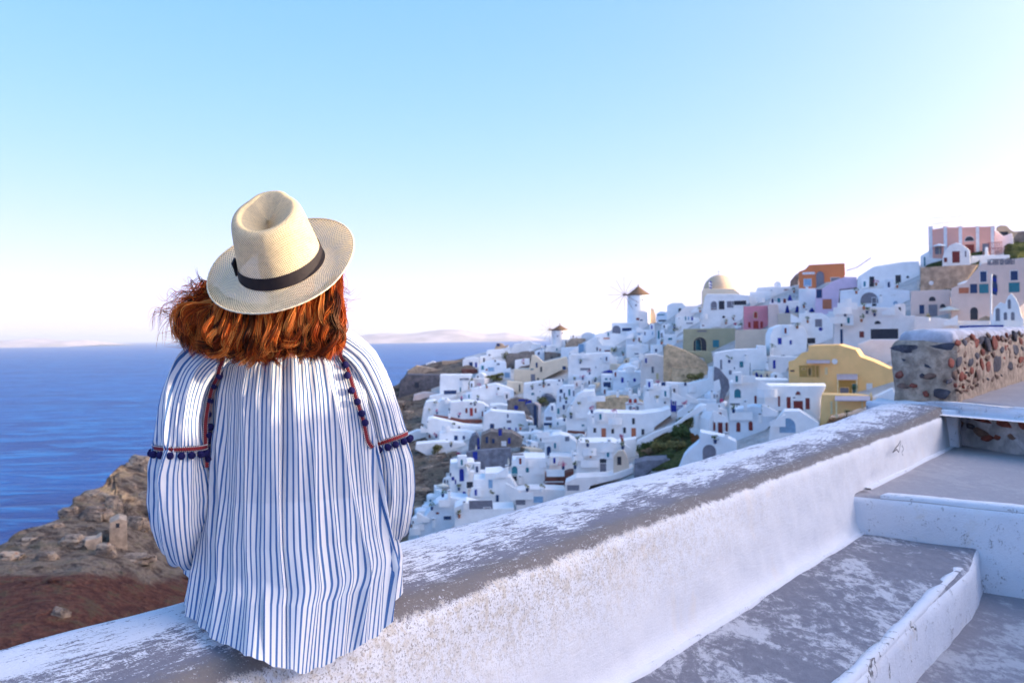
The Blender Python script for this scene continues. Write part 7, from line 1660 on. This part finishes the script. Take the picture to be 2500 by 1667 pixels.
def build_hat():
    nu = 200; rows = []
    # crown from tip centre down to the band, then the brim
    prof = []   # (rx, ry, z, kind)
    CR = [(0.000, 0.118), (0.018, 0.118), (0.034, 0.121), (0.048, 0.128), (0.058, 0.1325), (0.066, 0.131), (0.072, 0.125), (0.0765, 0.112), (0.080, 0.09), (0.084, 0.06), (0.088, 0.03), (0.0915, 0.005), (0.093, 0.0)]
    BRM = [(0.097, -0.003), (0.105, -0.006), (0.118, -0.009), (0.132, -0.010), (0.145, -0.008), (0.154, -0.004), (0.1595, 0.001), (0.161, 0.004)]
    cs = catmull([Vector((a, 0, b)) for a, b in CR + BRM], 150)
    P = np.zeros((150, nu, 3)); UV = np.zeros((150, nu, 2)); arc = 0
    off = Vector(person.location); base = HAT_C - off
    for i, c in enumerate(cs):
        if i: arc += (cs[i] - cs[i - 1]).length
        r, z = max(0.0006, c.x), c.z
        for j in range(nu):
            q = 2 * math.pi * j / nu; cq, sq = math.cos(q), math.sin(q)
            rr = r
            # wider front to back than across
            ex, ey = (1.0, 1.10) if r < 0.10 else (1.0 + 0.0, 1.10 - 0.03 * min(1, (r - 0.1) / 0.06))
            zz = z
            if z > 0.02 and r < 0.093:
                # teardrop pinch in the tip, open towards the front, and two side dents
                X, Y = r * cq, r * sq * 1.1
                dent = math.exp(-((X / 0.023) ** 2 + ((Y - 0.004) / 0.036) ** 2)); zz -= 0.019 * dent
                k = min(1, max(0, (z - 0.06) / 0.05)); zz += 0.012 * (sq) * k; 
                pin = math.exp(-((abs(cq) - 0.75) / 0.25) ** 2) * max(0, sq); rr -= 0.010 * pin * k
            if r > 0.097:
                f = (r - 0.097) / 0.064
                # brim: turned up on the right and far side, dipping at the back left
                up_ = 0.020 * max(0, math.cos(q - R(50))) ** 1.5 + 0.004 * max(0, -cq); dn = 0.016 * max(0, math.cos(q - R(250))) ** 1.2
                zz += (up_ - dn) * f ** 1.7
                zz += 0.0016 * math.sin(3 * q + 1) * f
            P[i, j] = base + hat_pt(q, rr * ex, rr * ey, zz)
            UV[i, j] = (j / nu * 112, arc / 0.0050)
    hat = grid_mesh('straw_hat', P, M_STRAW, person, uv=UV, closed_u=True)
    hat['label'] = 'cream woven straw hat with dark ribbon'
    # rolled rim
    rim = [Vector(P[149, j]) for j in range(nu)]; n2 = 8; RP = np.zeros((nu, n2, 3))
    for j in range(nu):
        c = rim[j]; rad = (c - base); rad = (rad - hup * rad.dot(hup)).normalized()
        for k in range(n2): a = 2 * math.pi * k / n2; RP[j, k] = c + (rad * math.cos(a) + hup * math.sin(a)) * (0.0019 + 0.0004 * math.sin(j * 1.9))
    RP = np.concatenate([RP, RP[:1]]); grid_mesh('brim_edge', RP, M_RIM, hat, closed_u=True)
    # ribbon band
    nb = 120; BP = np.zeros((6, nb, 3))
    for i in range(6):
        f = i / 5; z = 0.001 + 0.0265 * f; r = float(np.interp(z, [0.0, 0.005, 0.03], [0.0935, 0.0920, 0.0885])) + 0.0016
        for j in range(nb): q = 2 * math.pi * j / nb; BP[i, j] = base + hat_pt(q, r, r * 1.10, z)
    band = grid_mesh('hat_band', BP, M_BAND, hat, closed_u=True)
    BP = np.zeros((2, 2, 3)); q = math.pi * 1.02
    # small flat bow on the left
    cpos = base + hat_pt(q, 0.0955, 0.105, 0.014); tz = hup; ty = (hy * 1.0)
    V = []
    for dx in (0, 0.004):
        for (b_, c_) in ((-0.012, -0.016), (0.012, -0.016), (0.010, 0), (0.012, 0.016), (-0.012, 0.016), (-0.010, 0)): V.append(cpos - hx * dx + ty * b_ + tz * c_)
    mesh('hat_bow', V, [tuple(range(6)), tuple(range(11, 5, -1))] + [(i, (i + 1) % 6, 6 + (i + 1) % 6, 6 + i) for i in range(6)], M_BAND, hat)
    return hat
HAT = build_hat()

# ---- hair
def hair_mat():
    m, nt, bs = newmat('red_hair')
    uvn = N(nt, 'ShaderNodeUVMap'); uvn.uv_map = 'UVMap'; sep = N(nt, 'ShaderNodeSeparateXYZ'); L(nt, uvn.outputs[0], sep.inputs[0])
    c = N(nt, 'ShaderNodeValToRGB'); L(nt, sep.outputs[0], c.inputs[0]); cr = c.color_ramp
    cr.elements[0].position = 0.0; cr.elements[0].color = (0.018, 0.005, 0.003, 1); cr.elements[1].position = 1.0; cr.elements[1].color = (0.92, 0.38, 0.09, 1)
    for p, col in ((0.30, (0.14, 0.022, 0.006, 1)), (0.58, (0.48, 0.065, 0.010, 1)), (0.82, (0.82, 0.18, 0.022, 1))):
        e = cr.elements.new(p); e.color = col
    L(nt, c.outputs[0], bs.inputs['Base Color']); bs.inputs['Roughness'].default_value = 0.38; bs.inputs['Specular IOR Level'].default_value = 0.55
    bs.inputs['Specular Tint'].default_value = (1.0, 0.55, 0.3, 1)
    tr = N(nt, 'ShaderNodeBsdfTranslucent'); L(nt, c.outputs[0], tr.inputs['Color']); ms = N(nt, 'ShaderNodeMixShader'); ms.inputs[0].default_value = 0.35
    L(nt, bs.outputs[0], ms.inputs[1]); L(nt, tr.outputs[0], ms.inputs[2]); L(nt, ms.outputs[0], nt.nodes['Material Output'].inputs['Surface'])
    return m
M_HAIR = hair_mat()
def build_hair():
    rs = np.random.RandomState(4); hc = at(672, 690, 2.175)
    off = np.array(person.location)
    V, Fc, UV = [], [], []; nseg = 20
    strands = []; 
    tval = np.linspace(0, 1, nseg)
    def add_lock(S_, M1, E, nst, rad, wav, wl, tone, curl=0.0, fray=1.0, thin=1.0):
        S_, M1, E = map(np.array, (S_, M1, E))
        t = tval[:, None]
        base = (1 - t) ** 2 * S_ + 2 * t * (1 - t) * M1 + t ** 2 * E
        ln = np.linalg.norm(E - S_) + 1e-6
        d = (E - S_) / ln; vw = base.mean(0); vw = vw / np.linalg.norm(vw); a = np.cross(d, vw); a /= np.linalg.norm(a) + 1e-9; b = vw
        ph = rs.uniform(0, 6.28); cyc = ln / wl
        w1 = np.sin(t * cyc * 6.28 + ph) * wav * (0.25 + t ** 1.2); w2 = np.cos(t * cyc * 6.28 * 0.9 + ph) * wav * 0.6 * (0.2 + t)
        base = base + a * w1 + b * w2
        if curl: 
            u = np.clip((t - 0.72) / 0.28, 0, 1); base = base + a * curl * u ** 2 + np.array([0, 0, 1.0]) * abs(curl) * 0.5 * u ** 2
        for _ in range(nst):
            r0 = rad * math.sqrt(rs.rand()); an = rs.uniform(0, 6.28); sp = 0.6 + 0.75 * tval - 1.1 * np.clip(tval - 0.60, 0, 1) ** 1.2 * 2.6
            o_ = (a[None] * math.cos(an) + b[None] * math.sin(an)) * r0 * sp[:, None]
            f = fray * (rs.randn(3) * 0.0028)[None] * (t ** 2) + (a * np.sin(t * rs.uniform(5, 10) + rs.uniform(0, 6)) * 0.0012 * fray * t)
            cut = rs.uniform(0.88, 1.04)
            p = base + o_ + f
            p = p[0] + (p - p[0]) * (1 + (cut - 1) * t)
            strands.append((p, rs.uniform(0.0005, 0.00085) * thin, np.clip(tone + rs.randn() * 0.13, 0, 1)))
    def headpt(al, z):
        return hc + Vector((math.sin(al) * 0.088, -math.cos(al) * 0.100, z))
    R_ = random.Random(12)
    def W(px, py, d): return at(px, py, d)
    EX = [490, 505, 540, 580, 620, 700, 780, 830, 850]; EY = [668, 700, 742, 758, 766, 762, 735, 690, 650]      # lower edge of the brim
    BX_ = [440, 477, 510, 550, 624, 670, 715, 760, 800, 828]; BYY = [846, 872, 880, 888, 902, 890, 880, 890, 888, 862]   # lower outline
    def edge(x): return interp(x, EX, EY)
    def low(x): return interp(x, BX_, BYY)
    def lock(xs, xe, ye, d0, dm, d1, nst, rad, wav, wl, tone, curl, fray=1.0, thin=1.0, mx=None, my=None, lift=22):
        d0 = 2.15 - 0.15 * math.sqrt(max(0, 1 - ((xs - 688) / 178) ** 2)) + 0.075
        s_ = W(xs, edge(xs) - lift, d0); e_ = W(xe, ye, d1)
        mx = (xs + xe) / 2 if mx is None else mx; my = (edge(xs) + ye) / 2 if my is None else my
        m_ = W(2 * mx - (xs + xe) / 2, 2 * my - (edge(xs) - lift + ye) / 2, dm); add_lock(s_, m_, e_, nst, rad, wav, wl, tone, curl=curl, fray=fray, thin=thin)
    U = R_.uniform
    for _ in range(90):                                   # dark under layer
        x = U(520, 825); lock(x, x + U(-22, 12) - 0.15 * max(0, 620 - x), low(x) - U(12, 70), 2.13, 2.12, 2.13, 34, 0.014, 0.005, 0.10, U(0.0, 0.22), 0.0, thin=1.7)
    for _ in range(210):                                  # back
        x = U(535, 822); xe = x + U(-30, 16) - 0.25 * max(0, 600 - x); xe = min(xe, 826)
        lock(x, xe, low(xe) - abs(R_.gauss(0, 26)) + U(-4, 8), 2.09 + U(-.01, .02), 2.035 + U(-.02, .03), 2.065 + U(-.02, .02), 38, 0.0080, U(0.006, 0.013), U(0.08, 0.15), R_.choice((0.02, 0.12, 0.3, 0.5, 0.62, 0.75, 0.9)), U(-0.035, 0.028), fray=0.6, mx=(x + xe) / 2 + U(-12, 12))
    for _ in range(60):                                   # right edge
        x = U(785, 832); xe = U(792, 830); lock(x, xe, U(790, 885), 2.12, 2.09 + U(-.03, .04), 2.10 + U(-.03, .03), 32, 0.007, U(0.004, 0.009), U(0.07, 0.12), R_.choice((0.35, 0.55, 0.7, 0.85)), U(-0.03, 0.0), mx=U(808, 836), lift=18)
    OX = [668, 706, 728, 756, 776, 794, 812, 832, 851, 873]; OXx = [503, 474, 455, 426, 409, 414, 432, 433, 442, 477]
    for _ in range(120):                                  # blown to the left: arcs that swing out from under the brim and fall
        k = R_.random(); xe = 440 + 120 * k + U(-12, 12); ye = interp(xe, [430, 477, 510, 560], [845, 872, 882, 888]) - abs(R_.gauss(0, 30)); xs = U(502, 560)
        lock(xs, xe, ye, 2.2, 2.16 + U(-.03, .03), 2.11 + U(-.03, .04), 26, 0.0070, U(0.005, 0.012), U(0.09, 0.16), R_.choice((0.2, 0.5, 0.68, 0.82, 0.95)), U(-0.02, 0.03), fray=1.1,
             mx=440 + 90 * k + U(-8, 14), my=U(752, 788), lift=U(-4, 14))
    for _ in range(80):                                   # loose wisps on the left
        ye = U(690, 870); xo = interp(ye, OX, OXx); xe = xo - abs(R_.gauss(0, 24)); xs = U(500, 530)
        lock(xs, xe, ye, 2.2, 2.19 + U(-.02, .03), 2.12 + U(-.03, .05), R_.choice((2, 4, 7)), 0.006, U(0.008, 0.016), U(0.06, 0.12), R_.choice((0.35, 0.55, 0.8)), U(-0.02, 0.05), fray=3.0, thin=0.7, mx=(xs + xe) / 2 - U(-5, 12), my=(edge(xs) + ye) / 2 - U(-14, 8), lift=U(-4, 14))
    for _ in range(40):                                   # fly-aways on the right and below
        x = U(800, 838); lock(x, U(822, 852), U(720, 800), 2.12, 2.08, 2.10, R_.choice((1, 2)), 0.004, 0.009, 0.06, 0.5, U(-.03, .03), fray=3.0, thin=0.5)
        x = U(540, 820); lock(x, x + U(-25, 25), low(x) + U(0, 14), 2.08, 2.02, 2.055, 2, 0.004, 0.008, 0.08, 0.6, U(-.02, .02), fray=3.0, thin=0.6)
    n = len(strands); PP = np.stack([s[0] for s in strands]); rad = np.array([s[1] for s in strands]); tone = np.array([s[2] for s in strands])
    # keep strands off the back: push them in front of the blouse surface
    T = np.zeros_like(PP); T[:, 1:-1] = PP[:, 2:] - PP[:, :-2]; T[:, 0] = PP[:, 1] - PP[:, 0]; T[:, -1] = PP[:, -1] - PP[:, -2]
    T /= np.linalg.norm(T, axis=-1, keepdims=True) + 1e-9
    view = PP / np.linalg.norm(PP, axis=-1, keepdims=True); A = np.cross(T, view); A /= np.linalg.norm(A, axis=-1, keepdims=True) + 1e-9; B = np.cross(T, A)
    tp = np.interp(tval, [0, 0.6, 0.9, 1.0], [1, 1, 0.6, 0.15])
    k = 3; X = np.zeros((n, nseg, k, 3))
    for j in range(k):
        q = 2 * math.pi * j / k + 0.5; X[:, :, j] = PP + (A * math.cos(q) + B * math.sin(q)) * (rad[:, None] * tp[None])[..., None]
    X = X - off
    me = bpy.data.meshes.new('hair'); nvt = n * nseg * k
    me.vertices.add(nvt); me.vertices.foreach_set('co', X.reshape(-1).astype(np.float32))
    idx = np.arange(nvt).reshape(n, nseg, k); a = idx[:, :-1, :]; b = np.roll(idx, -1, 2)[:, :-1, :]; c = np.roll(idx, -1, 2)[:, 1:, :]; d = idx[:, 1:, :]
    q = np.stack([a, b, c, d], -1).reshape(-1, 4)
    me.loops.add(q.size); me.loops.foreach_set('vertex_index', q.reshape(-1).astype(np.int32)); me.polygons.add(len(q))
    me.polygons.foreach_set('loop_start', (np.arange(len(q)) * 4).astype(np.int32)); me.polygons.foreach_set('loop_total', np.full(len(q), 4, np.int32))
    lay = me.uv_layers.new(name='UVMap'); uu = np.repeat(tone, (nseg - 1) * k * 4); uv = np.stack([uu, np.zeros_like(uu)], -1); lay.data.foreach_set('uv', uv.reshape(-1).astype(np.float32))
    me.update(); o = link('hair', me, M_HAIR, person, True); o['kind'] = 'stuff'
    print('hair strands', n, 'quads', len(q))
build_hair()
